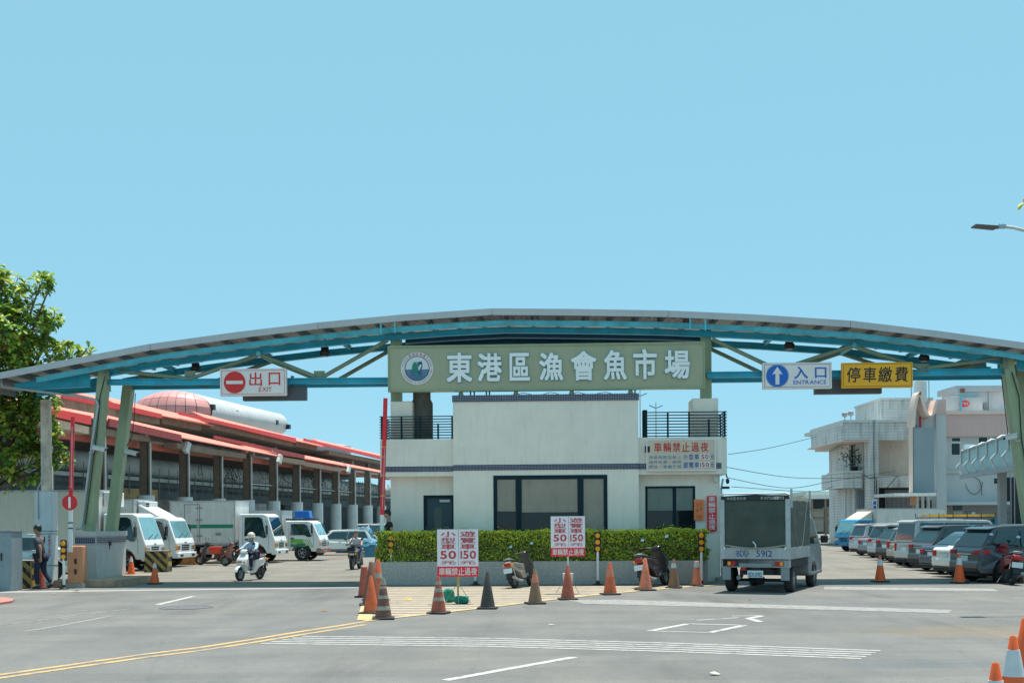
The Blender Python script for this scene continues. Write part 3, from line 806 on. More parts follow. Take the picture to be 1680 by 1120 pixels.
# electrical boxes, downpipes and lamps on the right corner
MB().box(BL(1053, 0, .75)[0], BL(1061, 0, .75)[0], .08, .2, *sorted((BL(0, 752, .75)[1], BL(0, 742, .75)[1]))).build('wall_box', M_BLACK, bld)
a, _ = BL(1169, 0, 1.0); MB().box(a - .06, a + .06, .33, .45, BL(1169, 790, 1.0)[1], BL(1169, 780, 1.0)[1]).build('wall_box', M_WHITE2, bld)
a, _ = BL(1178, 0, 1.0)
MB().tube([(a, .42, 0.1), (a, .42, BL(1178, 800, 1.0)[1]), (a + .05, .42, BL(1178, 785, 1.)[1])], .03, 8).build('downpipe', M_GALV, bld, smooth=True)
mb = MB(); z_ = BL(1180, 789, 1.)[1]
mb.tube([(a, .4, z_ + .25), (a + .12, .36, z_ + .22), (a + .16, .36, z_ + .1)], .02, 6); mb.sphere((a + .17, .35, z_), .055, 8, 6, (1, 1, 1.5)); mb.box(a + .02, a + .22, .3, .4, z_ - .22, z_ - .15)
mb.build('wall_lamp', M_BLACK, bld)
MB().box(BL(1048, 0, .75)[0] + .05, BL(1057, 0, .75)[0] + .02, .35, .7, rp0, BL(1054, 672, .9)[1]).build('roof_gate', M_FRAME, bld)
MB().box(BL(1180, 0, 1.0)[0] - .2, BL(1195, 0, 1.0)[0] + .1, .2, 2.5, 0, .12).build('step', M_CONC, bld)

# ---- big sign
SB = -.42
s0, s1 = GL(637, 569, SB), GL(1155.5, 560, SB); sz0 = (GL(637, 642, SB).z + GL(1155, 637, SB).z) / 2; sz1 = (s0.z + s1.z) / 2
sc_ = (s0.x + s1.x) / 2
sign = empty('main_sign', GF.w(sc_, SB, sz0), RZ, 'long sage green sign board with raised white characters and round fish emblem', 'sign')
hw = (s1.x - s0.x) / 2; hh = sz1 - sz0
MB().box(-hw, hw, 0, .32, 0, hh).build('board', mat('sage sign board', (0.38, 0.385, 0.255), .5, var=.10, vs=.7, streak=.35, dirt=(.27, .33, .23)), sign, bevel=.01)
mb = MB(); mb.box(-hw - .015, hw + .015, -.03, .02, hh - .05, hh + .01); mb.box(-hw - .015, hw + .015, -.03, .02, -.01, .035); mb.box(-hw - .015, -hw + .03, -.03, .02, .035, hh - .05); mb.box(hw - .03, hw + .015, -.03, .02, .035, hh - .05)
mb.build('frame', M_GREEN, sign)
M_LET = mat('white raised letters', (0.88, 0.88, 0.87), .4, var=.05)
M_LETE = mat('turquoise letter edge', (0.05, 0.40, 0.46), .4, var=.1)
for ch, xa, xb, ya, yb in zip('東港區漁會魚市場', (733, 783.5, 836, 884.5, 936.5, 990.5, 1038.5, 1090), (775, 823.5, 869.5, 924, 978.5, 1028, 1077.5, 1131.5), (579, 580, 579.5, 579, 576.5, 575, 573, 575), (627, 625.5, 624.5, 624, 624, 623, 622, 621)):
    a0, z1_ = GL(xa, ya, SB).x - sc_, GL(xa, ya, SB).z - sz0; a1, z0_ = GL(xb, yb, SB).x - sc_, GL(xb, yb, SB).z - sz0
    b = MB(); put_glyph(b, ch, a0, a1, z0_, z1_, -.05, off=.044, ext=.012)
    o = b.build('character', M_LET, sign)
    b = MB(); put_glyph(b, ch, a0 - .012, a1 + .012, z0_ - .012, z1_ + .012, -.008, off=.072, ext=.015)
    b.build('character_edge', M_LETE, o)
# emblem
ec = GL(684.5, 604.5, SB); ex, ez = ec.x - sc_, ec.z - sz0; er = .465
em = MB().lathe([(er, 0), (er, -.03), (0, -.03)], 48, M=Matrix.Translation((ex, 0, ez)), axis='y').build('emblem', mat('white enamel', (.68, .70, .70), .35, var=.03), sign)
def ring(r0, r1, y, m, nm, n=48):
    b = MB(); vs = []
    for r in (r0, r1):
        for i in range(n): vs.append((ex + r * math.cos(2 * PI * i / n), y, ez + r * math.sin(2 * PI * i / n)))
    b.add(vs, [(i, (i + 1) % n, n + (i + 1) % n, n + i) for i in range(n)])
    for i in range(n): pass
    return b.build(nm, m, em)
M_NAVY = mat('navy print', (.01, .05, .16), .4, var=0)
ring(.335, .355, -.034, M_NAVY, 'emblem_ring')
hp = [(ex + .335 * math.cos(t), ez + .335 * math.sin(t)) for t in [PI + .08 + (PI - .16) * i / 24 for i in range(25)]]
MB().xz(hp, -.0335, -.031).build('emblem_sea', mat('sea blue print', (.07, .16, .26), .4, var=.15, vs=12), em)
b = MB()
for k in range(6):
    zz = ez - .03 - k * .045; r = math.sqrt(max(0, .32 ** 2 - (zz - ez) ** 2))
    for s in (-1, 1): b.box(ex + s * .16 if s > 0 else ex - r, ex + r if s > 0 else ex - .2, -.036, -.034, zz - .004, zz + .004)
b.build('emblem_wave', mat('pale wave print', (.3, .4, .5), .4, var=0), em, kind='stuff')
def E(u, v): return (ex + (u - 465) / 300 * er, ez - (v - 470) / 300 * er)
fish = [(520, 345), (488, 350), (470, 362), (450, 345), (440, 358), (392, 357), (400, 385), (372, 398), (386, 415), (368, 435), (384, 450), (360, 470), (380, 482), (362, 505), (388, 512), (392, 530), (430, 540), (470, 570), (495, 600), (512, 630), (520, 600), (498, 560), (478, 500), (470, 450), (480, 400)]
MB().xz([E(*p) for p in fish], -.040, -.031).build('emblem_fish', mat('teal print', (.005, .22, .17), .4, var=0), em)
tail = [(550, 340), (560, 380), (563, 440), (550, 480), (530, 500), (515, 530), (530, 565), (545, 575), (520, 590), (497, 555), (478, 490), (478, 430), (500, 370), (520, 345)]
MB().xz([E(*p) for p in tail], -.038, -.031).build('emblem_fish', M_NAVY, em)
MB().xz([E(*p) for p in [(535, 395), (548, 400), (545, 440), (520, 480), (500, 520), (487, 480), (492, 440), (512, 405)]], -.042, -.031).build('emblem_belly', mat('white enamel', (.68, .70, .70)), em)
MB().xz([E(*p) for p in [(452, 370), (464, 364), (472, 374), (464, 386), (454, 384)]], -.044, -.031).build('emblem_eye', mat('white enamel', (.68, .70, .70)), em)
b = MB()
def arc_text(s, a0, a1, r, h, flip=False, cjk=False):
    for i, ch in enumerate(s):
        t = a0 + (a1 - a0) * (i + .5) / len(s)
        if ch == ' ': continue
        co, fs, mn, mx = glyph(ch, 0, 0, 2)
        w = (mx[0] - mn[0]); hh_ = max(mx[1] - mn[1], .3); k = h / (.73 if not cjk else .9)
        cx, cz = (mn[0] + mx[0]) / 2, (mn[1] + mx[1]) / 2
        rot = (t - PI / 2) if not flip else (t + PI / 2)
        c, s_ = math.cos(rot), math.sin(rot); ox, oz = ex + r * math.cos(t), ez + r * math.sin(t)
        if ch == "'": ox += -.0 ; 
        vs = []
        for p in co:
            u, v = (p[0] - cx) * k, (p[1] - cz) * k
            vs.append((ox + u * c - v * s_, -.035, oz + u * s_ + v * c))
        b.add(vs, fs)
arc_text('東港區漁會', R(128), R(52), .41, .085, cjk=True)
arc_text('TUNG', R(174), R(130), .41, .06); arc_text('KANG', R(50), R(6), .41, .06)
arc_text("FISHERMEN'S ASSOCIATION", R(184), R(356), .41, .055, flip=True)
b.build('emblem_lettering', mat('red print', (.55, .03, .04), .4, var=0), em, kind='stuff')

# ---- hanging lane signs
def lane_sign(px0, px1, py0, py1, face, label, nm):
    A, B_ = GL(px0, py0, -.28), GL(px1, py1, -.28); c = (A.x + B_.x) / 2; e = empty(nm, GF.w(c, -.28, B_.z), RZ, label, 'sign')
    w, h = (B_.x - A.x) / 2, A.z - B_.z
    MB().box(-w, w, 0, .14, 0, h).build('board', face, e, bevel=.02)
    return e, w, h
def border(e, w, h, ins, t, m):
    b = MB(); y = -.003
    b.box(-w + ins, w - ins, y, y + .002, ins, ins + t); b.box(-w + ins, w - ins, y, y + .002, h - ins - t, h - ins); b.box(-w + ins, -w + ins + t, y, y + .002, ins + t, h - ins - t); b.box(w - ins - t, w - ins, y, y + .002, ins + t, h - ins - t)
    b.build('border', m, e)
M_SW = mat('white sign face', (.86, .78, .75), .4, var=.06, vs=1.5, streak=.1)
M_SRED = mat('sign red', (.72, .025, .02), .4, var=.05); M_SBLUE = mat('sign blue', (.01, .13, .55), .4, var=.05); M_SOR = mat('sign amber', (.98, .44, .01), .45, var=.06, vs=1.5)
M_INK = mat('sign black', (.02, .018, .015), .5, var=0)
e, w, h = lane_sign(360.5, 470, 605, 648.5, M_SW, 'white lane sign with a red no entry disc and red exit lettering', 'exit_sign')
border(e, w, h, .05, .012, M_SRED)
u = w / 54.75
def SX(px, c=415.25): return (px - c) * u
def disc(e, cx, cz, r, m, y=-.012, nm='disc'): return MB().lathe([(r, 0), (r, y), (0, y)], 36, M=Matrix.Translation((cx, 0, cz)), axis='y').build(nm, m, e)
disc(e, SX(385), h * .5, h * .40, M_SRED); MB().box(SX(385) - h * .31, SX(385) + h * .31, -.02, -.012, h * .44, h * .56).build('bar', M_SW, e)
b = MB(); put_glyph(b, '出', SX(409), SX(430), h * .36, h * .86, -.006, off=.02); put_glyph(b, '口', SX(441), SX(460), h * .38, h * .84, -.006, off=.02); b.build('characters', M_SRED, e, kind='stuff')
b = MB(); put_text(b, 'EXIT', SX(425), SX(446), h * .15, h * .31, -.006, off=.01); b.build('lettering', M_SRED, e)
e, w, h = lane_sign(1251, 1365, 595, 637, M_SW, 'white lane sign with a blue up arrow disc and blue entrance lettering', 'entrance_sign')
border(e, w, h, .05, .012, mat('grey border', (.12, .13, .15)))
disc(e, SX(1276.5, 1308), h * .5, h * .43, mat('blue disc rim', (.25, .35, .5)), -.01); disc(e, SX(1276.5, 1308), h * .5, h * .40, M_SBLUE, -.014)
ax = SX(1276.5, 1308); MB().xz([(ax - .055, h * .17), (ax + .055, h * .17), (ax + .055, h * .58), (ax + .15, h * .55), (ax, h * .84), (ax - .15, h * .55), (ax - .055, h * .58)], -.022, -.014).build('arrow', M_SW, e)
b = MB(); put_glyph(b, '入', SX(1303, 1308), SX(1325, 1308), h * .38, h * .84, -.006, off=.025); put_glyph(b, '口', SX(1336, 1308), SX(1354, 1308), h * .40, h * .80, -.006, off=.03); b.build('characters', M_SBLUE, e, kind='stuff')
b = MB(); put_text(b, 'ENTRANCE', SX(1302, 1308), SX(1354, 1308), h * .17, h * .32, -.006, off=.015); b.build('lettering', M_SBLUE, e)
e, w, h = lane_sign(1381, 1498, 595, 635, M_SOR, 'amber lane sign with black brush characters for the parking fee', 'parking_fee_sign')
border(e, w, h, .04, .01, M_INK)
b = MB()
u = w / 58.5
for ch, xa, xb in zip('停車繳費', (1388.6, 1416, 1440.6, 1468), (1411, 1437, 1463, 1489)): put_glyph(b, ch, SX(xa, 1439.5), SX(xb, 1439.5), h * .22, h * .82, -.006, off=.02, slant=.05)
b.build('characters', M_INK, e)
for (xa, xb, ya, yb), lab in (((398, 502, 642, 656), 'dark grey lane light box hanging behind the exit sign'), ((1337, 1447, 632, 645), 'dark grey lane light box hanging behind the amber sign')):
    A, B_ = GL(xa, ya, .1), GL(xb, yb, .1)
    e = empty('lane_light_box', GF.w((A.x + B_.x) / 2, .1, B_.z), RZ, lab, 'light box')
    w = (B_.x - A.x) / 2; h = .42
    mb = MB(); mb.box(-w, w, 0, .22, 0, h); mb.build('housing', mat('dark box grey', (.09, .10, .11), .5), e, bevel=.01)
    mb = MB(); mb.box(-w * .6, -w * .5, .08, .12, h, h + .3); mb.box(w * .5, w * .6, .08, .12, h, h + .3); mb.build('bracket', M_GREY, e)
for x, y, lab in ((321, 603, 'black dome lamp under the gate left of the exit sign'), (533, 577, 'black dome lamp under the gate between exit sign and main sign'), (1295, 565, 'black lamp under the gate above the entrance sign'), (1516, 585, 'black lamp under the gate right of the amber sign')):
    p = GL(x, y, .7); e = empty('gate_lamp', GF.w(p.x, .7, p.z), RZ, lab, 'lamp', 'black lamps under the gate roof')
    MB().lathe([(.10, -.14), (.15, -.12), (.16, .0), (.12, .04), (.12, .14), (.05, .15)], 10).build('housing', M_BLACK, e)
    MB().lathe([(.0, -.15), (.09, -.145), (.10, -.139)], 10).build('lens', M_GALV, e)
    MB().box(-.02, .02, -.02, .02, .15, .4).build('hanger', M_BLACK, e)
# cctv cameras
def cctv(px, py, b, rz, lab, pit=.2):
    p = GL(px, py, b); e = empty('security_camera', GF.w(p.x, b, p.z), RZ + rz, lab, 'camera')
    e.rotation_euler = (0, pit, RZ + rz)
    MB().box(-.05, .32, -.07, .07, -.05, .07).build('housing', M_WHITE2, e, bevel=.02)
    MB().box(-.07, .36, -.085, .085, .075, .09).build('sunshield', M_WHITE, e); MB().cyl((.32, 0, .01), (.335, 0, .01), .04).build('lens', M_BLACK, e)
    MB().tube([(0, 0, -.05), (-.02, 0, -.13), (-.15, .02, -.15)], .02, 6).build('bracket', M_GALV, e)
cctv(155, 735, -.3, 0, 'white security camera on the front left gate leg'); cctv(207, 741, 1.1, .0, 'larger white security camera on the rear left gate leg', .25)
cctv(1664, 716, -.3, 3.4, 'white security camera on the right gate leg')
# ------------------------------------------------------------------ market hall on the left
MF = Frame(*ground(303.6, 912).xy, 8.47)
SP = 4.46
M_COLW = mat('blue white painted column foot', (0.50, 0.56, 0.57), .6, var=.12, vs=2, streak=.35, dirt=(.22, .17, .11))
M_COLB = mat('brown stained steel column', (0.17, 0.135, 0.105), .7, var=.3, vs=2, streak=.4, dirt=(.22, .19, .15))
M_RFASC = mat('bright red fascia', (0.90, 0.05, 0.04), .45, var=.08, vs=1)
M_RROOF = mat('salmon red roof sheet', (0.85, 0.22, 0.15), .6, var=.10, vs=.6, streak=.12)
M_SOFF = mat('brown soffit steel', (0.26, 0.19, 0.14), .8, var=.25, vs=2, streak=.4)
M_REDSHADE = mat('maroon steel', (0.36, 0.05, 0.05), .6, var=.15)  # lower red fascia, its shade below the upper roof put into the colour
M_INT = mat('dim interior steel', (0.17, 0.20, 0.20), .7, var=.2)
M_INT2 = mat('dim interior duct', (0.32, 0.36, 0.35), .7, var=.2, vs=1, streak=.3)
hall = empty('market_hall', MF.w(0, 0), -MF.th, 'long open fish market hall with stepped red roofs on brown columns', 'building')
def MBZ(px, py, a): return MF.bz(px, py, a)
COLZ = 3.12
TOPZ = 5.7
for i in range(-4, 14):
    b_ = i * SP
    MB().lathe([(.42, 0), (.42, COLZ), (.0, COLZ)], 18).build('column_foot', M_COLW, hall, smooth=True, loc=(0, b_, 0))
    o = MB(); o.ibeam((0, 0, COLZ), (0, 0, TOPZ + .25), .34, .46, .03, up=(1, 0, 0)); o.box(-.17, .17, -.235, -.22, COLZ, TOPZ)
    o.build('column', M_COLB, hall, loc=(0, b_, 0))
    MB().cyl((.30, -.1, 2.9), (.30, -.1, TOPZ), .045, n=8).build('downpipe', M_WHITE2, hall, loc=(0, b_, 0))
# second row of columns and the back wall, tanks and rails in the gloom
for i in range(-3, 13, 2):
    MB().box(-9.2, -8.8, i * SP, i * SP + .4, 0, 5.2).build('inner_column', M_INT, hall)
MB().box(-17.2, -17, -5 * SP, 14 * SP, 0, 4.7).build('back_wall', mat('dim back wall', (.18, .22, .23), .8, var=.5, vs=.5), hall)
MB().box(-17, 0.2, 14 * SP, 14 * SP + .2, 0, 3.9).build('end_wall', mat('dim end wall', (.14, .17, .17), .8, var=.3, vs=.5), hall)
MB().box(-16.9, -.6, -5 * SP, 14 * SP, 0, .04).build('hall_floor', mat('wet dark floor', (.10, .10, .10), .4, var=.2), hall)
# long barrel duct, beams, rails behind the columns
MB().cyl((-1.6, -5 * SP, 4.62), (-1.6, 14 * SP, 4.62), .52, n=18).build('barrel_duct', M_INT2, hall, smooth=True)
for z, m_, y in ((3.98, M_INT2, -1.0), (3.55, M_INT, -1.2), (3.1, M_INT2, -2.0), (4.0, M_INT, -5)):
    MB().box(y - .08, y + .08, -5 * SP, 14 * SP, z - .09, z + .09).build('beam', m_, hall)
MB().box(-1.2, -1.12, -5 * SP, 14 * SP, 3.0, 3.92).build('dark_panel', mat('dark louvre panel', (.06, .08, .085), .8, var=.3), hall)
b = MB()
for i in range(-8, 56): b.box(-.9, -.87, i * 1.1, i * 1.1 + .03, 3.2, 4.6)
b.build('hanger_rod', M_INT, hall, kind='stuff')
for i in (2, 4, 5, 6): MB().bar((.05, i * SP + .2, 4.1), (.05, (i + 1) * SP - .2, 4.1), .05, .05).build('rail', M_GALV, hall)
b = MB()
for k in range(46):
    y = rnd.uniform(0, 11) * SP; z = 5.1
    pts = [(-.5 + rnd.uniform(-.3, .3), y + .25 * t, z - 1.0 * math.sin(PI * t / 4) * rnd.uniform(.5, 1)) for t in range(5)]
    b.tube(pts, .018, 3)
b.build('wire', M_BLACK, hall, kind='stuff')
# hanging market board
b0_, zq = MBZ(196, 795, -1.6)
MB().box(-1.0, -.93, b0_ - 2.6, b0_ + 2.8, MBZ(200, 817, -1.0)[1], MBZ(200, 800, -1.0)[1]).build('hanging_board', mat('faded amber board', (.32, .20, .07), .6, var=.3, vs=4), hall)

def strip(name, pl, pr, a, dep, m, lean=0.0):
    """board seen from the lane: pl=(px, ytop, ybot) and pr likewise, near face at lateral a, top edge leaning back"""
    bl, zt0 = MBZ(pl[0], pl[1], a - lean); _, zb0 = MBZ(pl[0], pl[2], a); bl0 = MBZ(pl[0], pl[2], a)[0]
    br, zt1 = MBZ(pr[0], pr[1], a - lean); br0, zb1 = MBZ(pr[0], pr[2], a)
    t = 0.06
    if lean:
        vs = [(a, bl0, zb0), (a, br0, zb1), (a - lean, br0, zt1), (a - lean, bl0, zt0), (a, bl0, zb0 - t), (a, br0, zb1 - t), (a - lean, br0, zt1 - t), (a - lean, bl0, zt0 - t)]
    else:
        vs = [(a, bl0, zb0), (a, br0, zb1), (a, br0, zt1), (a, bl0, zt0), (a - dep, bl0, zb0), (a - dep, br0, zb1), (a - dep, br0, zt1), (a - dep, bl0, zt0)]
    return MB().add(vs, [(0, 1, 2, 3), (7, 6, 5, 4), (0, 4, 5, 1), (1, 5, 6, 2), (2, 6, 7, 3), (3, 7, 4, 0)]).build(name, m, hall)
UA, LA = -2.4, 0.9
# upper roof
strip('roof_fascia', (104, 641, 653), (266, 679, 686), UA, .12, M_RFASC)
strip('roof_fascia', (296, 675.5, 680), (486, 718.5, 726), UA, .12, M_RFASC)
strip('roof_fascia', (500, 719, 723), (700, 765, 771), UA, .12, M_RFASC)
strip('roof_sheet', (200, 656, 668), (351, 691, 697.5), UA - .02, 0, M_RROOF, 1.2)
strip('roof_sheet', (345, 681, 689), (536, 729.5, 734), UA - .02, 0, M_RROOF, 1.2)
strip('roof_sheet', (535, 724, 731), (730, 770, 776), UA - .02, 0, M_RROOF, 1.2)
strip('roof_sheet', (-60, 610, 625), (212, 660, 668), UA - .6, 0, M_RROOF, 1.2)
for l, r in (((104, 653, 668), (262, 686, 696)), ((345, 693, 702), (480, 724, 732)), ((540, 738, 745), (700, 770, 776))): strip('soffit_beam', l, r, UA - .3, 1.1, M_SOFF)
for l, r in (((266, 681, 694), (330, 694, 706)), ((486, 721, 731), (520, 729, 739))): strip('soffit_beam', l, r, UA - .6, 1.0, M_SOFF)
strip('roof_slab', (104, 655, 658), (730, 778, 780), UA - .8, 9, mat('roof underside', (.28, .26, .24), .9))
# lower roof
strip('roof_fascia', (60, 664, 676), (150, 682, 696), LA + .1, .12, M_RFASC)
strip('roof_sheet', (30, 655, 665), (210, 688, 694), LA - .3, 0, M_RROOF, .9)
strip('shaded_fascia', (180, 686, 699), (298, 713, 724), LA - .1, .1, M_REDSHADE)
strip('roof_sheet', (205, 686, 699), (460, 744.5, 748), LA - .12, 0, M_RROOF, 1.0)
strip('shaded_fascia', (352, 714, 719), (500, 746, 752.5), LA - 1.2, .1, M_REDSHADE)
strip('roof_sheet', (405, 727, 734), (640, 774, 777), LA - 1.3, 0, M_RROOF, .8)
strip('shaded_fascia', (500, 754, 757), (640, 780, 784), LA - 2.2, .1, M_REDSHADE)
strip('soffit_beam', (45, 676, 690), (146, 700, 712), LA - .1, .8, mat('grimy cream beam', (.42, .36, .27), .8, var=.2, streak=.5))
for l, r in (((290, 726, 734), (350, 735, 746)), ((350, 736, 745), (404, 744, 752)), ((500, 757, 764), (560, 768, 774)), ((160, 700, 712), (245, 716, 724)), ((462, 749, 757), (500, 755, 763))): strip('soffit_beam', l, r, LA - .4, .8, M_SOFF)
strip('edge_beam', (60, 701, 714), (640, 780, 787), -.55, .2, mat('shaded salmon beam', (.60, .17, .13), .6, var=.15, streak=.3))  # roof salmon with the shade under the eaves mixed into its colour
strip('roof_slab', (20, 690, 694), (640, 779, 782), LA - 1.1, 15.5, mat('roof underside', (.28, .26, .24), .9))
# stub posts between the two roofs
for px in (240, 404, 415, 452, 578, 604):
    b0 = MBZ(px, 700, UA - .5)[0]
    MB().box(UA - .75, UA - .45, b0 - .2, b0 + .2, 5.5, MBZ(px, 0, UA)[1] * 0 + 7.15).build('stub_post', M_COLB if px not in (404, 578) else mat('pink stub', (.35, .16, .14)), hall)
# flood lamps under the eave
for px, py in ((303, 733), (456, 752), (570, 769)):
    b0, z = MBZ(px, py, .5)
    e = empty('flood_lamp', MF.w(.5, b0, z), -MF.th, {303: 'nearest white flood lamp under the lower market eave', 456: 'middle white flood lamp under the lower market eave', 570: 'farthest white flood lamp under the lower market eave'}[px], 'lamp', 'flood lamps under the market eave')
    mb = MB(); mb.add([(0, -.3, -.2), (0, .1, -.35), (0, .45, .2), (0, .05, .3), (.18, -.3, -.2), (.18, .1, -.35), (.18, .45, .2), (.18, .05, .3)], [(0, 1, 2, 3), (7, 6, 5, 4), (0, 4, 5, 1), (1, 5, 6, 2), (2, 6, 7, 3), (3, 7, 4, 0)])
    mb.build('housing', M_WHITE2, e); MB().bar((0, 0, .1), (-.4, 0, .55), .05, .05).build('arm', M_GALV, e)
# ---- big tuna shaped hall roof behind
tf = MF
fish_ = empty('tapered_tube_roof', MF.w(-8, 18), -MF.th, 'huge tapering grey tube with a pink panelled nose above the market roof', 'building')
M_PINK = mat('pink panel', (.62, .27, .25), .5, var=.1, vs=.5); M_TUBE = mat('pale grey panel', (.48, .50, .50), .5, var=.07, vs=.4, streak=.15)
def fl(px, py, b):  # local coords on the plane b (hall frame) relative to the fish root
    a, z = MF.az(px, py, b); return a + 8, z
nb_, fb_ = 22.0, 45.0
na, nz_ = fl(284, 676, nb_); nr = (fl(348, 676, nb_)[0] - fl(220, 676, nb_)[0]) / 2; nh = nz_ - fl(284, 641, nb_)[1] ; nh = abs(nh)
fa_, fz = fl(458, 697, fb_); fr2 = abs(fl(477, 697, fb_)[0] - fa_); fh = abs(fl(458, 679, fb_)[1] - fz)
st_ = []
NS = 22
for k in range(NS + 1):
    t = k / NS; s = t
    ra = nr + (fr2 - nr) * s; rh = nh + (fh - nh) * s
    if k == NS: ra *= .75; rh *= .75
    st_.append((na + (fa_ - na) * s, nb_ - 18 + (fb_ - nb_) * s, nz_ + (fz - nz_) * s, ra, rh))
st_.append((fa_, fb_ - 18 + .8, fz, .05, .05))
n = 28
for k in range(len(st_) - 1):
    b = MB(); vs = []
    for e_, (ca, cb, cz, ra, rh) in enumerate(st_[k:k + 2]):
        for i in range(n):
            t = 2 * PI * i / n; vs.append((ca + ra * math.cos(t), cb - (.02 if e_ else 0), cz + rh * math.sin(t)))
    b.add(vs, [(i, (i + 1) % n, n + (i + 1) % n, n + i) for i in range(n)])
    b.build('tube_panel', M_TUBE, fish_, smooth=True)
b = MB(); vs = []
ca, cb, cz, ra, rh = st_[0]
def cap(u, v, out=0.0):
    uu, vv = u * math.sqrt(1 - v * v / 2), v * math.sqrt(1 - u * u / 2); r2 = min(1, uu * uu + vv * vv)
    return (ca + ra * uu * (1 + .0 * r2), cb - 1.9 * math.sqrt(max(0, 1 - r2)) - out, cz + rh * vv)
nu, nv = 9, 5
back = MB()
for i in range(nu):
    for j in range(nv):
        g = .006
        u0, u1 = -1 + 2 * i / nu, -1 + 2 * (i + 1) / nu; v0, v1 = -1 + 2 * j / nv, -1 + 2 * (j + 1) / nv
        um, vm = (u0 + u1) / 2, (v0 + v1) / 2
        p = [cap(u0 + g, v0 + g * 1.6), cap(um, v0 + g * 1.6), cap(u1 - g, v0 + g * 1.6), cap(u1 - g, vm), cap(u1 - g, v1 - g * 1.6), cap(um, v1 - g * 1.6), cap(u0 + g, v1 - g * 1.6), cap(u0 + g, vm), cap(um, vm)]
        MB().add(p, [(0, 1, 8, 7), (1, 2, 3, 8), (8, 3, 4, 5), (7, 8, 5, 6)]).build('nose_panel', M_PINK, fish_, smooth=True)
        q = [cap(u0, v0, -.05), cap(u1, v0, -.05), cap(u1, v1, -.05), cap(u0, v1, -.05)]
        back.add(q, [(0, 1, 2, 3)])
back.build('nose_backing', mat('seam brown', (.10, .05, .05)), fish_)
for px, py in ((353, 671), (390, 680), (425, 688), (455, 695), (475, 702)):
    t = (px - 345) / 130; bb_ = nb_ + (fb_ - nb_) * max(0, t); a_, z_ = fl(px, py, bb_)
    MB().box(a_ - .1, a_ + .55, bb_ - 18 - 1.6, bb_ - 18 - 1.2, z_ - .2, z_ + .2).build('spot_lamp', M_BLACK, fish_)
# grey roofs seen between the red ones
for l, r, lab in (((330, 712), (410, 722), 'grey'), ):
    b0, z0_ = MBZ(330, 709, -9); b1, z1_ = MBZ(440, 733, -9)
    MB().box(-12, -9, b0, b1 + 10, 5, z0_ - .4).build('rear_roof', M_TUBE, hall)
b0, zt_ = MBZ(560, 727, -7)
MB().lathe([(2.0, 6), (2.0, zt_ - .1), (1.4, zt_ + .1), (0, zt_ + .15)], 20).build('roof_drum', mat('grey purple drum', (.28, .28, .31), .6), hall, loc=(-9, b0 + 3, 0), smooth=True)
# ------------------------------------------------------------------ buildings on the right
RF = Frame(*ground(1500, 905).xy, 0.0)
M_TILEW = None
def brickmat(name, c1, c2, mortar, sc, w=.5, h=.25, streak=.25, rough=.55):
    m = bpy.data.materials.new(name); m.use_nodes = True
    N = m.node_tree.nodes; L = m.node_tree.links; p = N['Principled BSDF']; p.inputs['Roughness'].default_value = rough
    tc = N.new('ShaderNodeTexCoord'); mp = N.new('ShaderNodeMapping'); mp.inputs['Rotation'].default_value = (R(90), 0, 0)
    # use x+y as the running coordinate so every upright face gets courses
    sx = N.new('ShaderNodeSeparateXYZ'); L.new(tc.outputs['Object'], sx.inputs[0])
    ad = N.new('ShaderNodeMath'); L.new(sx.outputs[0], ad.inputs[0]); L.new(sx.outputs[1], ad.inputs[1])
    cb = N.new('ShaderNodeCombineXYZ'); L.new(ad.outputs[0], cb.inputs[0]); L.new(sx.outputs[2], cb.inputs[1])
    b = N.new('ShaderNodeTexBrick'); b.inputs['Scale'].default_value = sc; b.inputs['Color1'].default_value = c1 + (1,); b.inputs['Color2'].default_value = c2 + (1,); b.inputs['Mortar'].default_value = mortar + (1,)
    b.inputs['Mortar Size'].default_value = .025; b.offset = 0.0; b.inputs['Brick Width'].default_value = w; b.inputs['Row Height'].default_value = h
    L.new(cb.outputs[0], b.inputs['Vector'])
    mp2 = N.new('ShaderNodeMapping'); mp2.inputs['Scale'].default_value = (2, 2, .3); L.new(tc.outputs['Object'], mp2.inputs[0])
    nz = N.new('ShaderNodeTexNoise'); nz.inputs['Scale'].default_value = 1.5; nz.inputs['Detail'].default_value = 8; L.new(mp2.outputs[0], nz.inputs['Vector'])
    r = N.new('ShaderNodeValToRGB'); r.color_ramp.elements[0].position = .5; r.color_ramp.elements[1].position = .75; r.color_ramp.elements[0].color = (1, 1, 1, 1); r.color_ramp.elements[1].color = (1 - streak * 2,) * 3 + (1,)
    L.new(nz.outputs['Fac'], r.inputs[0])
    x = N.new('ShaderNodeMixRGB'); x.blend_type = 'MULTIPLY'; x.inputs[0].default_value = 1; L.new(b.outputs['Color'], x.inputs[1]); L.new(r.outputs[0], x.inputs[2])
    L.new(x.outputs[0], p.inputs['Base Color'])
    return m
M_TILEW = brickmat('white wall tile', (.66, .66, .64), (.60, .61, .59), (.34, .36, .37), 2.4, 1.9, .45, .25)
M_GREYW = mat('blue grey wall paint', (.50, .52, .53), .8, var=.06, vs=.6, streak=.15)
M_GREYW2 = mat('darker blue grey wall paint', (.25, .31, .34), .8, var=.05, vs=.6, streak=.1)
M_PINKW = mat('dusty pink wall render', (.62, .43, .40), .8, var=.06, vs=.8, streak=.15, bump=.2)
M_PEACH = mat('pale peach concrete', (.74, .58, .50), .75, var=.06, vs=.8)
M_TAUPE = mat('taupe wall', (.30, .28, .26), .8, var=.08)
D1 = 68.0   # pink building front
D2 = 76.0   # tiled building front
def q(px, py, d): p = atd(px, py, d); return p.x, p.z
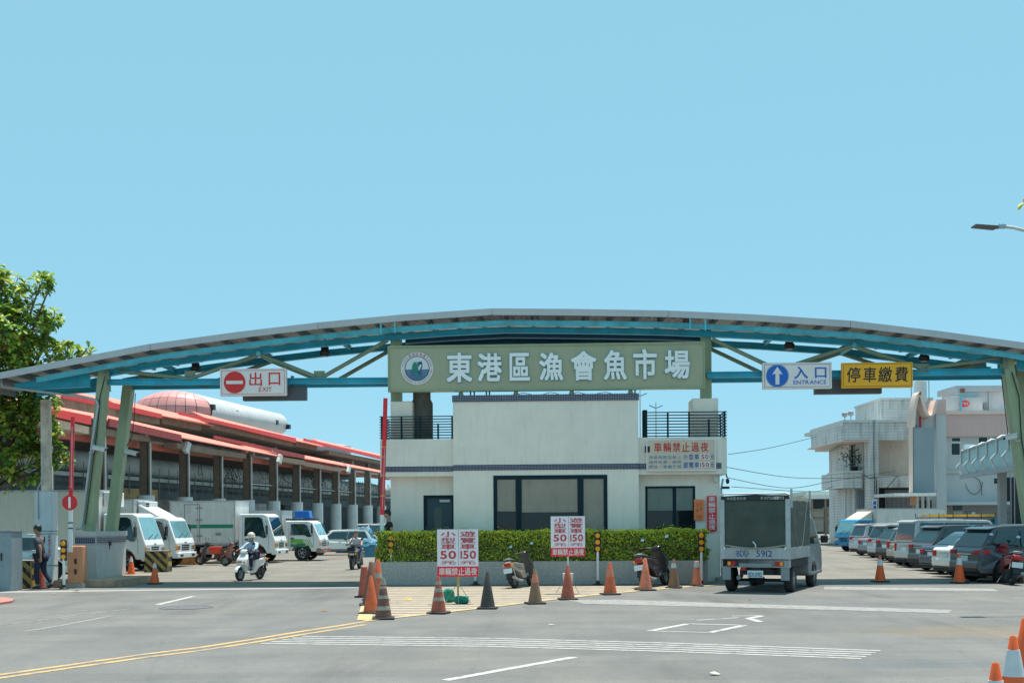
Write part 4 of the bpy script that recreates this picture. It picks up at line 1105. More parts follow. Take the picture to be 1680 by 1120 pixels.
def rb(mb, px0, py0, px1, py1, d, dep, m=None):
    x0, z1 = q(px0, py0, d); x1, z0 = q(px1, py1, d); return mb.box(x0, x1, d, d + dep, min(z0, z1), max(z0, z1))
# ---- pink building
px0_ = q(1552, 700, D1)[0]
pb = empty('pink_office_building', (px0_, D1, 0), 0, 'grey office with dusty pink parapet and wave shaped peach roofline', 'building')
O = Vector((px0_, D1, 0))
def part(name, m, px0, py0, px1, py1, d, dep, bevel=0, parent=pb, o=O):
    x0, z1 = q(px0, py0, d); x1, z0 = q(px1, py1, d)
    return MB().box(x0 - o.x, x1 - o.x, d - o.y, d + dep - o.y, min(z0, z1), max(z0, z1)).build(name, m, parent, bevel=bevel)
def toz0(name, m, px0, py0, px1, d, dep, parent=pb, o=O):
    x0, z1 = q(px0, py0, d); x1, _ = q(px1, py0, d)
    return MB().box(x0 - o.x, x1 - o.x, d - o.y, d + dep - o.y, 0, z1).build(name, m, parent)
toz0('wall', M_GREYW, 1552, 714, 1900, D1, 4)
part('parapet', M_PINKW, 1552, 677, 1900, 713.5, D1 - .25, 4.2)
part('parapet_cap', M_PEACH, 1552, 674, 1900, 677, D1 - .35, 4.4)
toz0('corner_pier', M_GREYW, 1536, 679, 1552, D1 - 1.2, 2)
part('pier_top', M_PINKW, 1533, 655, 1552.2, 678.8, D1 - 1.25, 1.6)
part('recess_wall', M_TAUPE, 1554, 828, 1657, 870, D1 - .06, .05)
part('ledge', M_GREYW, 1553, 823, 1657, 827.5, D1 - .7, .7)
part('ledge', M_GREYW, 1552, 772, 1640, 775.5, D1 - .12, .1)
for x0, x1, y0, y1 in ((1559.5, 1575.5, 726, 747), (1604, 1620.5, 716, 729.5), (1626, 1642.5, 716, 729.5), (1560, 1576, 717, 725)):
    wfr = part('window_frame', M_WHITE, x0, y0, x1, y1, D1 - .03, .04)
    xa, z1 = q(x0 + 1.3, y0 + 1.3, D1); xb, z0 = q(x1 - 1.3, y1 - 1.3, D1)
    MB().box(xa - O.x, xb - O.x, -.05, -.032, z0, z1).build('pane', M_GLASS, wfr)
wfr = part('window_frame', M_WHITE, 1630, 783, 1641, 794, D1 - .03, .04)
part('pane', M_GLASS, 1631, 784, 1640, 793, D1 - .05, .02)
part('door_leaf', mat('cream door', (.45, .42, .36), .5), 1564, 838, 1579, 880, D1 - .10, .04)
part('transom_window', M_GLASS, 1564, 828, 1578.5, 836.5, D1 - .10, .03)
dl = part('door_leaf', mat('grey violet door', (.20, .20, .25), .4), 1584.5, 837, 1608, 880, D1 - .10, .04)
part('door_notice', M_WHITE, 1594, 839.5, 1600, 843.5, D1 - .12, .015)
# the wave: a curved band in the facade plane, projecting forward
def smooth_curve(P, n=8):
    out = []
    for i in range(len(P) - 1):
        p0, p1, p2, p3 = P[max(i - 1, 0)], P[i], P[i + 1], P[min(i + 2, len(P) - 1)]
        for k in range(n):
            t = k / n
            out.append(tuple(.5 * (2 * p1[j] + (p2[j] - p0[j]) * t + (2 * p0[j] - 5 * p1[j] + 4 * p2[j] - p3[j]) * t * t + (3 * p1[j] - p0[j] - 3 * p2[j] + p3[j]) * t ** 3) for j in (0, 1)))
    return out + [P[-1]]
DW = D1 - 2.0
wp = smooth_curve([(1497, 700), (1497.5, 683), (1500, 664), (1504, 649), (1508.5, 642.5), (1512.5, 644), (1516, 656), (1520, 670), (1524, 679), (1527, 681), (1530, 676), (1533, 664), (1536, 655)])
mb = MB()
for (xa, ya), (xb, yb) in zip(wp[:-1], wp[1:]):
    A, B_ = q(xa, ya, DW), q(xb, yb, DW)
    p = [(A[0] - O.x, A[1]), (B_[0] - O.x, B_[1])]
    dx, dz = p[1][0] - p[0][0], p[1][1] - p[0][1]; l = math.hypot(dx, dz); nx, nz2 = dz / l * .16, -dx / l * .16
    y0, y1 = DW - O.y, DW - O.y + .9
    vs = [(p[0][0], y0, p[0][1]), (p[1][0], y0, p[1][1]), (p[1][0] + nx, y0, p[1][1] + nz2), (p[0][0] + nx, y0, p[0][1] + nz2)]
    vs += [(x, y1, z) for x, y, z in vs]
    mb.add(vs, [(0, 1, 2, 3), (7, 6, 5, 4), (0, 4, 5, 1), (1, 5, 6, 2), (2, 6, 7, 3), (3, 7, 4, 0)])
mb.build('wave_parapet', M_PEACH, pb)
# wall under the wave
wq = [q(x, y, DW + 1.0) for x, y in wp]; wq = [(x - O.x, z - .12) for x, z in wq]
zb_ = q(1500, 702, DW + 1)[1]
MB().xz([(wq[0][0], zb_)] + wq + [(wq[-1][0], zb_)], DW + 1.0 - O.y, DW + 1.3 - O.y).build('wave_wall', M_GREYW, pb)
part('entrance_screen', M_GREYW2, 1498.5, 701.5, 1533, 808, DW + .2, .5)
part('side_fin', M_PEACH, 1496.5, 700, 1498.3, 808, DW + .1, .6)
part('entrance_canopy', M_WHITE2, 1467, 808.5, 1536, 813, DW - 1.2, 3.6)
part('red_panel', M_RED, 1509, 682, 1511.5, 701, DW + .9, .08); part('blue_panel', mat('blue glimpse', (.05, .15, .35)), 1500, 696, 1504, 701, DW + .9, .08)
part('entrance_wall', M_TAUPE, 1500, 813.5, 1536, 870, D1 + .5, .3)
for x in (1504, 1513, 1522, 1530): part('entrance_post', M_WHITE2, x, 814, x + 3.5, 868, DW + 1.2, .2)
for x in (1508.5, 1518, 1526.5): part('glass_door', M_GLASS, x, 820, x + 3.6, 868, DW + 1.6, .05)
part('notice_board', mat('orange brown cabinet', (.45, .22, .12), .5), 1496, 812, 1504, 828, DW - .4, .3)
# roof top cabin, tank, railing, red oval mark
x_, z_ = q(1552, 674, D1)
part('rooftop_room', mat('pale roof room', (.6, .61, .62), .8), 1572, 640, 1900, 674, D1 + .9, 2.6)
part('rooftop_room', mat('pale roof sheet wall', (.6, .63, .63), .7), 1552, 652, 1612, 674, D1 + .5, .3)
part('room_roof', M_GREYW, 1568, 632.5, 1900, 640, D1 + .7, 3)
part('pier_top', M_GREYW, 1622, 642, 1628, 674, D1 + .8, .09)
part('sky_blue_pipe', mat('sky blue pipe', (.15, .5, .65), .4), 1576, 648, 1578, 673, D1 + .3, .1)
part('sky_blue_rail', mat('sky blue pipe', (.15, .5, .65), .4), 1557, 646.5, 1606, 648, D1 + .3, .1)
cx, cz = q(1582.5, 662, D1 + .42); mb = MB(); mb.lathe([(.24, 0), (.24, -.04), (0, -.04)], 20, M=Matrix.Translation((cx - O.x, D1 + .42 - O.y, cz)) @ Matrix.Diagonal((1.2, 1, .75, 1)), axis='y'); mb.build('oval_mark', M_RED, pb)
mb = MB(); put_text(mb, 'TBS', cx - O.x - .2, cx - O.x + .2, cz - .08, cz + .08, D1 + .36 - O.y, off=.02); mb.build('mark_lettering', M_WHITE, pb)
part('roof_box', mat('rust box', (.25, .1, .06)), 1578, 637, 1583, 643, D1 + .45, .3)
x, z = q(1617, 666, D1 + .85); MB().lathe([(.0, 0), (.18, -.02), (.18, -.1)], 12, M=Matrix.Translation((x - O.x, D1 + .89 - O.y, z)), axis='y').build('vent_cap', M_GREY, pb)
# cables looping on the wall
for P in ([(1584, 793), (1588, 803), (1596, 810), (1604, 808), (1610, 800), (1612, 790)], [(1590, 775), (1600, 783), (1608, 790), (1611, 812)], [(1640, 790), (1644, 805), (1643, 815), (1650, 822), (1647, 835), (1655, 842)]):
    MB().tube([Vector((q(x, y, D1 - .1)[0] - O.x, -.1, q(x, y, D1 - .1)[1])) for x, y in smooth_curve(P, 4)], .018, 4).build('cable', M_BLACK, pb)
part('service_bay', M_DARK, 1642, 783, 1700, 875, D1 - .05, .05)
for x in (1650, 1658, 1664): part('service_pipe', M_GALV, x, 776, x + 1.5, 866, D1 - .35, .12)
part('blue_drum', mat('blue green drum', (.02, .18, .25), .4), 1632, 850, 1640, 868, D1 - 1.0, .5)
# ---- covered walkway with pipes (right)
DC = 46.0
wk = empty('covered_walkway', atd(1640, 780, DC).xy.to_3d(), 0, 'pale turquoise sided raised walkway with curled white pipes at the right', 'walkway')
WO = Vector((atd(1640, 780, DC).x, DC, 0))
A = [(atd(1578, 742, 58), atd(1578, 778, 58)), (atd(1700, 700, 40), atd(1700, 756, 40))]
mb = MB(); t = Vector((2.5, 0.3, 0)) 
(a1, a0), (b1, b0) = A; a1.y = a0.y; b1.y = b0.y; a0.x = a1.x; b0.x = b1.x
vs = [a0, b0, b1, a1]; vs = [v - WO for v in vs]; vs += [v + t for v in vs]
mb.add(vs, [(0, 1, 2, 3), (7, 6, 5, 4), (0, 4, 5, 1), (1, 5, 6, 2), (2, 6, 7, 3), (3, 7, 4, 0)]); mb.build('side_sheet', mat('pale turquoise sheet', (.26, .44, .47), .5, var=.15, vs=1, streak=.45, dirt=(.55, .48, .34)), wk)
for i in range(8):
    f = i / 7.0; p0 = a0.lerp(b0, f) - WO; p1 = a1.lerp(b1, f) - WO
    o = Vector((-.05, -.03, 0)); 
    MB().tube([p0 + Vector((.3, 0, -.15)), p0 + o + Vector((0, 0, -.05)), p0 + o + Vector((-.25, 0, .35)), p0.lerp(p1, .55) + o, p1 + o + Vector((0, 0, .05)), p1 + o + Vector((.3, .2, .2)), p1 + Vector((.7, .4, .2))], .045, 6).build('curled_pipe', M_WHITE2, wk, smooth=True)
mb = MB(); mb.bar(a0 - WO + Vector((-.05, 0, -.12)), b0 - WO + Vector((-.05, 0, -.12)), .12, .2); mb.build('bottom_rail', M_GREY, wk)
mb = MB(); mb.bar(a1 - WO + Vector((-.02, 0, .03)), b1 - WO + Vector((-.02, 0, .03)), .1, .08); mb.build('top_rail', M_GREY, wk)
for f in (.35, .9):
    p0 = a0.lerp(b0, f) - WO; MB().box(p0.x + .8, p0.x + 1.1, p0.y, p0.y + .3, 0, p0.z).build('support_post', M_GREY, wk)
p = a1 - WO; mb = MB(); mb.box(p.x + .1, p.x + .5, p.y - .2, p.y + .1, p.z + .15, p.z + .4); mb.build('flood_lamp', M_WHITE, wk)
# ---- tiled building
D2O = Vector((q(1383, 700, D2)[0], D2, 0))
tb = empty('white_tiled_building', D2O, 0, 'stained white tiled two storey building with an angled balcony and overhanging canopy', 'building')
def tp(name, m, *a, **k): return part(name, m, *a, parent=tb, o=D2O, **k)
tp('upper_fascia', M_TILEW, 1383, 692, 1500, 721, D2 - 1.5, 8)
tp('fascia_cap', M_WHITE2, 1383, 688.5, 1500, 692, D2 - 1.6, 8.2)
toz0('column', M_TILEW, 1427, 690, 1441, D2 - 1.62, 1.2, parent=tb, o=D2O)
toz0('wall', mat('beige render', (.60, .53, .45), .8, var=.08, streak=.3), 1441, 721, 1500, D2 + .2, 8, parent=tb, o=D2O)
toz0('wall', M_TILEW, 1414, 721, 1428, D2 + .8, 6, parent=tb, o=D2O)
tp('balcony_wall', M_TILEW, 1441, 780, 1500, 799, D2 - 1.3, 1.2)
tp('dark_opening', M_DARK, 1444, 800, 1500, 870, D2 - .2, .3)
b = MB()
for i in range(22): x0, z1 = q(1452 + i * 2.1, 803, D2 - .5); b.box(x0 - D2O.x, x0 + .04 - D2O.x, -.55, -.5, 0, z1)
b.build('window_grille', M_GREY, tb, kind='stuff')
# angled canopy: side face receding to the far left
def wedge(name, m, pts_px, dn, df, x_in, thick_px=None):
    (xn, yn0, yn1), (xf, yf0, yf1) = pts_px
    n0, n1 = atd(xn, yn0, dn) - D2O, atd(xn, yn1, dn) - D2O; f0, f1 = atd(xf, yf0, df) - D2O, atd(xf, yf1, df) - D2O
    n1.x = n0.x; f1.x = f0.x; n0.y = n1.y = dn - D2O.y; f0.y = f1.y = df - D2O.y
    if x_in is None: x_in = n0.x + .01
    i0 = Vector((x_in, df - D2O.y, f1.z)); i1 = Vector((x_in, dn - D2O.y, n1.z))
    vs = [n1, f1, i0, i1, n0, f0, Vector((x_in, i0.y, f0.z)), Vector((x_in, i1.y, n0.z))]
    return MB().add(vs, [(0, 1, 2, 3), (7, 6, 5, 4), (0, 4, 5, 1), (1, 5, 6, 2), (2, 6, 7, 3), (3, 7, 4, 0)]).build(name, m, tb)
xin = q(1384, 0, D2)[0] - D2O.x
wedge('canopy', M_TILEW, ((1383, 697, 722), (1358, 716, 741)), D2 - 1.49, D2 + 8, xin + .0)
wedge('canopy_cap', M_WHITE2, ((1383, 689, 696.8), (1355.5, 711, 716)), D2 - 1.59, D2 + 8.3, None)
tp('canopy_soffit', M_PEACH, 1383.2, 721.2, 1427, 723, D2 - 1.5, 9)
b = MB()
for k in range(7):
    f = (k + .7) / 8; p = atd(1383, 712, D2 - 1.5).lerp(atd(1358, 730, D2 + 8), f) - D2O; p.x -= .03
    b.box(p.x - .02, p.x + .02, p.y - .22, p.y + .22, p.z - .28, p.z + .28)
b.build('lettering', M_GREYW2, tb, kind='stuff')
# room behind: tiled shaft with slots and the small balcony
toz0('shaft', M_TILEW, 1393, 723, 1414, D2 + 2.4, 5, parent=tb, o=D2O)
for x in (1397, 1402.5, 1408): tp('slot_window', M_GLASS, x, 730, x + 2.5, 775, D2 + 2.36, .05)
tp('balcony', M_TILEW, 1383, 775, 1415, 800, D2 - .3, 3.5)
tp('balcony_cap', M_WHITE2, 1382, 772, 1416, 775, D2 - .4, 3.7)
wedge('balcony_side', M_TILEW, ((1383, 775, 800), (1369, 779, 803)), D2 - .29, D2 + 5, None)
for x in (1386, 1396): toz0('balcony_post', M_WHITE2, x, 800, x + 3, D2 + 1.4, .3, parent=tb, o=D2O)
toz0('lower_wall', M_TILEW, 1402, 800, 1427, D2 + .6, 5, parent=tb, o=D2O)
for x in (1405, 1411, 1417, 1422): tp('pipe_run', M_GREYW2, x, 803, x + 1.8, 866, D2 + .3, .2)
p = atd(1433, 845, D2 - 2.0) - D2O
tp('standing_signboard', M_WHITE, 1431, 818, 1439, 868, D2 - 2.4, .12)
b = MB()
for i in range(6): x0, z1 = q(1433, 822 + i * 7.5, D2 - 2.42); b.box(x0 - D2O.x, x0 + .16 - D2O.x, -2.44, -2.41, z1 - .2, z1)
b.build('sign_characters', M_SBLUE, tb, kind='stuff')
tp('roof_wall', M_TILEW, 1445, 655, 1530, 689, D2 + 5, 6); tp('roof_wall_cap', M_WHITE2, 1444, 652.5, 1531, 655, D2 + 4.9, 6.2)
cxx = q(1510, 640, D2 + 4)[0] - D2O.x
MB().lathe([(.42, q(0, 655, D2 + 4)[1] - 2.5), (.42, q(0, 636, D2 + 4)[1]), (.3, q(0, 630, D2 + 4)[1]), (0, q(0, 628.5, D2 + 4)[1])], 16, M=Matrix.Translation((cxx, 4, 0))).build('water_tank', M_WHITE2, tb)
for x, y in ((1386, 685), (1396, 683), (1357, 705)):
    p = atd(x, y, D2 if x > 1370 else D2 + 8) - D2O; mb = MB(); mb.cyl((p.x, p.y, p.z - .2), (p.x, p.y, p.z + .1), .03); mb.sphere((p.x, p.y, p.z + .2), .2, 8, 6); mb.build('roof_lamp', M_GREY, tb)
for x in (1495, 1524): 
    p = atd(x, 640, D2 + 3) - D2O; MB().cyl((p.x, p.y, p.z - 2), (p.x, p.y, p.z + 1.0), .03, n=6).build('aerial', M_GREY, tb)
for P in ([(1434, 690), (1434, 770), (1437, 860)], [(1418, 778), (1428, 785), (1436, 782), (1438, 800), (1436, 850)], [(1472, 781), (1462, 792), (1450, 806)]):
    MB().tube([Vector((q(x, y, D2 - 1.8)[0] - D2O.x, -1.8, q(x, y, D2 - 1.8)[1])) for x, y in smooth_curve(P, 4)], .03, 4).build('cable', M_BLACK, tb)
p = atd(1403, 752, D2 + 1) - D2O
plant = empty('potted_bush', D2O + Vector((p.x, -.0 + 1.2, q(1400, 775, D2 + 1)[1])), 0, 'dark leafy bush in a pot on the tiled building balcony', 'plant')
mb = MB(); mb.lathe([(.2, 0), (.28, .4), (.0, .4)], 10); mb.build('pot', M_BLACK, plant)
mb = MB()
for k in range(220):
    v = Vector((rnd.gauss(0, .45), rnd.gauss(0, .3), .95 + rnd.gauss(0, .35))); s = .1; n_ = Vector((rnd.uniform(-1, 1), rnd.uniform(-1, 1), rnd.uniform(-1, 1))).normalized(); t_ = n_.orthogonal().normalized() * s; u_ = n_.cross(t_)
    mb.add([v - t_, v + u_ * .5, v + t_, v - u_ * .5], [(0, 1, 2, 3)])
mb.build('foliage', mat('dark leaf', (.03, .07, .03), .6, var=.3, vs=6), plant, kind='stuff')
MB().tube([(0, 0, .3), (.05, 0, .7), (.0, 0, 1.1)], .03, 5).build('stem', M_SOFF, plant)
# ---- far shed with crates
sh = atd(1385, 868, 100); shed = empty('far_shed', (sh.x, 100, 0), 0, 'low open shed with a pale roof at the far end of the yard', 'building')
SO = Vector((sh.x, 100, 0))
def sp(name, m, *a): return part(name, m, *a, parent=shed, o=SO)
sp('roof', mat('pale green roof', (.55, .62, .55), .6, var=.1), 1322, 806, 1392, 811.5, 98, 14); sp('roof_edge', M_WHITE, 1320, 812, 1392, 817.5, 97.7, .3)
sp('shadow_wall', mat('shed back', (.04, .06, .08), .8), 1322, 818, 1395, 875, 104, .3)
for x in (1332, 1354): toz0('post', M_SOFF, x, 818, x + 2, 98, .3, parent=shed, o=SO)
M_CRATE = mat('beige stacked crates', (.40, .39, .34), .8, var=.12, streak=.2)
for (x0, y0, x1, y1), lab in (((1331, 834, 1352, 848), 'upper beige container in the shed left of the post'), ((1331, 848.5, 1352, 872), 'lower beige container in the shed left of the post'), ((1357, 831, 1378, 843), 'topmost beige container in the shed right of the post'), ((1357, 843.5, 1378, 856), 'middle beige container in the shed right of the post'), ((1357, 856.5, 1380, 873), 'bottom beige container in the shed right of the post')):
    a, z1 = q(x0, y0, 100); b_, z0 = q(x1, y1, 100); z0 = max(z0, 0.0)
    e = empty('storage_crate', (a, 100, z0), 0, lab, 'crate', 'beige containers stacked in the far shed')
    w, h = b_ - a, z1 - z0
    MB().box(.02, w - .02, 0, 1.5, 0, h - .03).build('body', M_CRATE, e, bevel=.04)
    mb = MB(); mb.box(0, w, -.04, 1.52, h - .18, h - .01); mb.build('rim', M_CONC, e)
# overhead wires on the right
for i, P in enumerate((((1192, 766), (1300, 783), (1420, 783), (1497, 779)), ((1192, 783), (1290, 800), (1370, 788), (1470, 772)), ((1200, 798), (1330, 806), (1368, 797)), ((1195, 745), (1260, 735), (1340, 716)))):
    pts = smooth_curve([(x, y) for x, y in P], 8); w_ = [atd(x, y, 52 + (D2 - 54) * k / len(pts)) for k, (x, y) in enumerate(pts)]
    mb = MB(); mb.tube([p - w_[0] for p in w_], .018, 4)
    mb.build('overhead_wire', M_BLACK, loc=w_[0], label=['upper sagging black wire right of the ticket office', 'middle black wire rising to the tiled building', 'lowest short black wire above the canvas truck', 'faint topmost wire between office and tiled building'][i], cat='wire', group='overhead wires right of the office')
# boundary wall / kerb behind the car row
MB().box(0, 60, 0, .3, 0, 1.1).build('low_wall', M_GREYW, loc=(atd(1500, 870, 66).x, 66, 0), label='low grey wall behind the parked cars', cat='wall')
# masts of boats behind the office
for x, y0, y1, w_, lab in ((1076, 660, 690, .05, 'thin pale mast behind the ticket office roof, left of the right pier'), (1050, 640, 665, .05, 'slender white mast with blades seen under the sign')):
    p = atd(x, y0, 60); e = empty('boat_mast', (p.x, 60, 0), 0, lab, 'mast')
    MB().cyl((0, 0, 0), (0, 0, p.z), w_, w_ * .6, 8).build('pole', M_WHITE2, e)
    mb = MB()
    for k in range(3):
        t = k * 2.1 + .5; mb.bar((0, 0, p.z - .3), (.4 * math.cos(t), 0, p.z - .3 + .3 * math.sin(t)), .03, .05)
    mb.build('blade', mat('blue blade', (.1, .3, .5)), e)
# ------------------------------------------------------------------ vehicles
def paintm(name, rgb, rough=.28): return mat(name, rgb, rough, .0, var=.06, vs=1.2, coat=.6)
def arch_pts(cx, cz, r, n=8):
    """bottom edge going from +x to -x over a wheel arch"""
    z0 = .26
    t0 = math.asin(min(1, (cz - z0) / r)) if cz > z0 else 0
    return [(cx + r * math.cos(t), cz + r * math.sin(t)) for t in [-t0 + (PI + 2 * t0) * k / n for k in range(n + 1)]]
def wheel(parent, x, y, r, w, side, rimm=None, spokes=5, rim=.66, name='wheel'):
    e = bpy.data.objects.new(name, None); C.objects.link(e); e.parent = parent; e.location = (x, y, r)
    s = 1 if side > 0 else -1
    MB().lathe([(r * .6, -w / 2), (r * .93, -w / 2), (r, -w / 2 + .03), (r, w / 2 - .03), (r * .93, w / 2), (r * .6, w / 2)], 24, axis='y', caps=False).build('tyre', M_TYRE, e, smooth=True)
    m = rimm or M_CHROME
    b = MB(); y0 = s * (w / 2 - .02); R_ = r * rim
    b.lathe([(R_, y0 - s * .06), (R_, y0 + s * .01), (R_ * .9, y0 + s * .01), (R_ * .86, y0 - s * .05)], 20, axis='y', caps=False)
    for k in range(spokes):
        t = 2 * PI * k / spokes + .3; b.bar((.03 * math.cos(t), y0 - s * .01, .03 * math.sin(t)), (R_ * .92 * math.cos(t), y0 - s * .01, R_ * .92 * math.sin(t)), .03, r * .14, up=(0, 1, 0))
    b.cyl((0, y0 - s * .04, 0), (0, y0 + s * .012, 0), r * .17, n=12)
    b.build('rim', m, e)
    MB().cyl((0, y0 - s * .09, 0), (0, y0 - s * .07, 0), R_ * .97, n=16).build('brake_disc', M_DARK, e)
    return e
KINDS = {
 'suv':   dict(L=4.6, W=1.84, H=1.66, belt=1.02, up=(-2.16, -1.72, .55, 1.25), hood=.98, wr=.34, ro=.95, fo=.92, rr='slope'),
 'van':   dict(L=4.75, W=1.80, H=1.86, belt=1.02, up=(-2.33, -2.18, 1.05, 1.75), hood=.95, wr=.33, ro=.85, fo=.8, rr='flat'),
 'mpv':   dict(L=4.7, W=1.78, H=1.66, belt=.98, up=(-2.28, -2.02, .75, 1.6), hood=.9, wr=.32, ro=.9, fo=.85, rr='slope'),
 'sedan': dict(L=4.5, W=1.72, H=1.45, belt=.92, up=(-1.68, -1.02, .35, 1.05), hood=.86, wr=.31, ro=1.0, fo=.9, rr='notch'),
 'hatch': dict(L=4.2, W=1.75, H=1.56, belt=.95, up=(-2.02, -1.7, .5, 1.25), hood=.9, wr=.32, ro=.8, fo=.85, rr='slope'),
}
def car(label, kind, pm, loc, ang, group='cars parked in the right row', dark_bumper=False, rails=False, name='parked_car', lights=None, spoiler=True):
    K = KINDS[kind]; L_, W_, H = K['L'], K['W'], K['H']; bt = K['belt']; hl = L_ / 2; hw_ = W_ / 2
    e = empty(name, loc, ang, label, 'car', group)
    xr, xf = -hl + K['ro'] - .12, hl - K['fo']; r = K['wr']; ar = r + .055
    x0, x1, x2, x3 = K['up']
    deck = bt + (.05 if kind == 'sedan' else 0)
    lower = [(-hl + .10, .27), (-hl, .40), (-hl + .0, .58), (-hl + .05, .66), (-hl + .06, deck - .08), (-hl + .14, deck)]
    if kind == 'sedan': lower += [(x0, deck + .01)]
    lower += [(x3, bt), (hl - .75, K['hood'] - .02), (hl - .22, K['hood'] - .16), (hl - .04, .58), (hl, .42), (hl - .08, .24)]
    lower += arch_pts(xf, r, ar) + arch_pts(xr, r, ar)
    b = MB(); n0 = len(b.v)
    # four layers across for rounded flanks
    lay = [(-hw_ * .955, .975), (-hw_, 1.0), (hw_, 1.0), (hw_ * .955, .975)]
    zc = .62
    def taper(x, y): return y * (1 - .20 * max(0, (abs(x) - hl + .55) / .55) ** 2)
    n = len(lower)
    ys = [-hw_, hw_]
    vs = []
    for y in ys:
        for x, z in lower:
            ins = .05 * max(0, (z - .75) / .3) + .035 * max(0, (.45 - z) / .2)
            vs.append((x, taper(x, y - math.copysign(ins, y)), z))
    b.add(vs, [tuple(range(n)), tuple(range(2 * n - 1, n - 1, -1))] + [(i, i + n, (i + 1) % n + n, (i + 1) % n) for i in range(n)])
    b.build('body', pm, e, bevel=.035, seg=2)
    # cabin
    wb, wt = hw_ - .055, hw_ - .22
    up = [(x0, deck - .01), (x1, H - .05), (x1 + .18, H), ((x1 + x2) / 2, H + .025), (x2 - .15, H - .005), (x2, H - .05), (x3, bt - .01)]
    n = len(up); vs = []
    for s in (-1, 1):
        for x, z in up:
            f = (z - bt) / (H - bt); vs.append((x, s * (wb + (wt - wb) * f) * (.91 if x in (x0, x1) else 1), z))
    MB().add(vs, [tuple(range(n)), tuple(range(2 * n - 1, n - 1, -1))] + [(i, i + n, (i + 1) % n + n, (i + 1) % n) for i in range(n)]).build('cabin', pm, e, bevel=.03)
    def yz(z): return wb + (wt - wb) * (z - bt) / (H - bt) + .0
    z0, z1 = bt + .05, H - .11
    def xl(z): return x0 + (x1 - x0) * (z - deck) / (H - .05 - deck)
    def xr_(z): return x3 + (x2 - x3) * (z - bt) / (H - .05 - bt)
    L0, L1 = xl(z0) + .20, xl(z1) + .16; R0, R1 = xr_(z0) - .16, xr_(z1) - .10
    cutsx = [0, .34, .68, 1] if kind in ('suv', 'van', 'mpv') else [0, .5, 1]
    for s in (-1, 1):
        for c0, c1 in zip(cutsx[:-1], cutsx[1:]):
            g = .025
            p = [(L0 + (R0 - L0) * c0 + g, z0), (L0 + (R0 - L0) * c1 - g, z0), (L1 + (R1 - L1) * c1 - g, z1), (L1 + (R1 - L1) * c0 + g, z1)]
            q9 = lambda x: 1 - .09 * min(1, max(0, (x1 + .18 - x) / .18)) if x < x1 + .18 else 1
            vs = [(x, s * (yz(z) * q9(x) + .006), z) for x, z in p] + [(x, s * (yz(z) * q9(x) - .03), z) for x, z in p]
            MB().add(vs, [(0, 1, 2, 3), (7, 6, 5, 4), (0, 4, 5, 1), (1, 5, 6, 2), (2, 6, 7, 3), (3, 7, 4, 0)]).build('side_window', M_TRUCKGLASS, e)
        MB().box(xr_(z0) - .12, xr_(z0) + .02, *sorted((s * (hw_ + .0), s * (hw_ + .16))), bt + .02, bt + .18).build('mirror', pm, e, bevel=.03)
        wheel(e, xr, s * (hw_ - .12), r, .21, s); wheel(e, xf, s * (hw_ - .12), r, .21, s)
        b = MB()
        for xx in (L0 + (R0 - L0) * .5, ): b.box(xx - .006, xx + .006, *sorted((s * (hw_ - .015), s * (hw_ + .003))), .42, bt - .04)
        b.box(-hl + K['ro'] + .5, hl - K['fo'] - .5, *sorted((s * (hw_ - .02), s * (hw_ + .012))), .30, .37)
        b.build('door_trim', M_BLACK, e)
        for xx in (L0 + (R0 - L0) * .25, L0 + (R0 - L0) * .62): MB().box(xx, xx + .16, *sorted((s * (hw_ - .05), s * (hw_ + .01))), bt - .13, bt - .10).build('door_handle', pm, e)
    def backquad(name, zz0, zz1, y0, y1, out, m, front=False, th_=.02):
        fx = xr_ if front else xl; sgn = 1 if front else -1
        vs = [(fx(zz0) + sgn * out, -y0, zz0), (fx(zz0) + sgn * out, y0, zz0), (fx(zz1) + sgn * out, y1, zz1), (fx(zz1) + sgn * out, -y1, zz1)]
        vs += [(x - sgn * th_, y, z) for x, y, z in vs]
        return MB().add(vs, [(0, 1, 2, 3), (7, 6, 5, 4), (0, 4, 5, 1), (1, 5, 6, 2), (2, 6, 7, 3), (3, 7, 4, 0)]).build(name, m, e)
    backquad('rear_window', deck + .06, H - .13, wb * .91 - .08, wt * .91 - .03, .008, M_TRUCKGLASS)
    backquad('windscreen', bt + .04, H - .11, wb - .08, wt - .04, .008, M_TRUCKGLASS, True)
    if spoiler and kind != 'sedan': MB().add([(x1 - .14, -wt + .05, H - .075), (x1 - .14, wt - .05, H - .075), (x1 + .15, wt - .03, H - .02), (x1 + .15, -wt + .03, H - .02), (x1 - .13, -wt + .05, H - .045), (x1 - .13, wt - .05, H - .045), (x1 + .15, wt - .03, H + .01), (x1 + .15, -wt + .03, H + .01)], [(0, 1, 2, 3), (7, 6, 5, 4), (0, 4, 5, 1), (1, 5, 6, 2), (2, 6, 7, 3), (3, 7, 4, 0)]).build('spoiler', pm, e)
    # rear lamps
    lt = lights or {'suv': (.30, .86, .98), 'van': (.13, .62, .95), 'mpv': (.30, .84, .98), 'sedan': (.26, .70, .86), 'hatch': (.16, .70, .98)}[kind]
    for s in (-1, 1):
        h8 = hw_ * .80
        MB().xy([(-hl + .02, s * (h8 - .02)), (-hl + .36, s * (hw_ * .945)), (-hl + .36, s * .5), (-hl + .03, s * (h8 - lt[0]))], lt[1], lt[2]).build('tail_lamp', M_REDL, e, bevel=.02)
        MB().box(hl - .42, hl - .14, *sorted((s * (hw_ - .12), s * (hw_ - .42))), .62, .74).build('headlamp', M_CHROME, e, bevel=.03)
    zpl = .72 if kind in ('suv', 'mpv', 'van') else .64
    if kind == 'sedan': zpl = .68
    MB().box(-hl + .03, -hl + .06, -.19, .19, zpl - .08, zpl + .08).build('number_plate', M_PLATE, e)
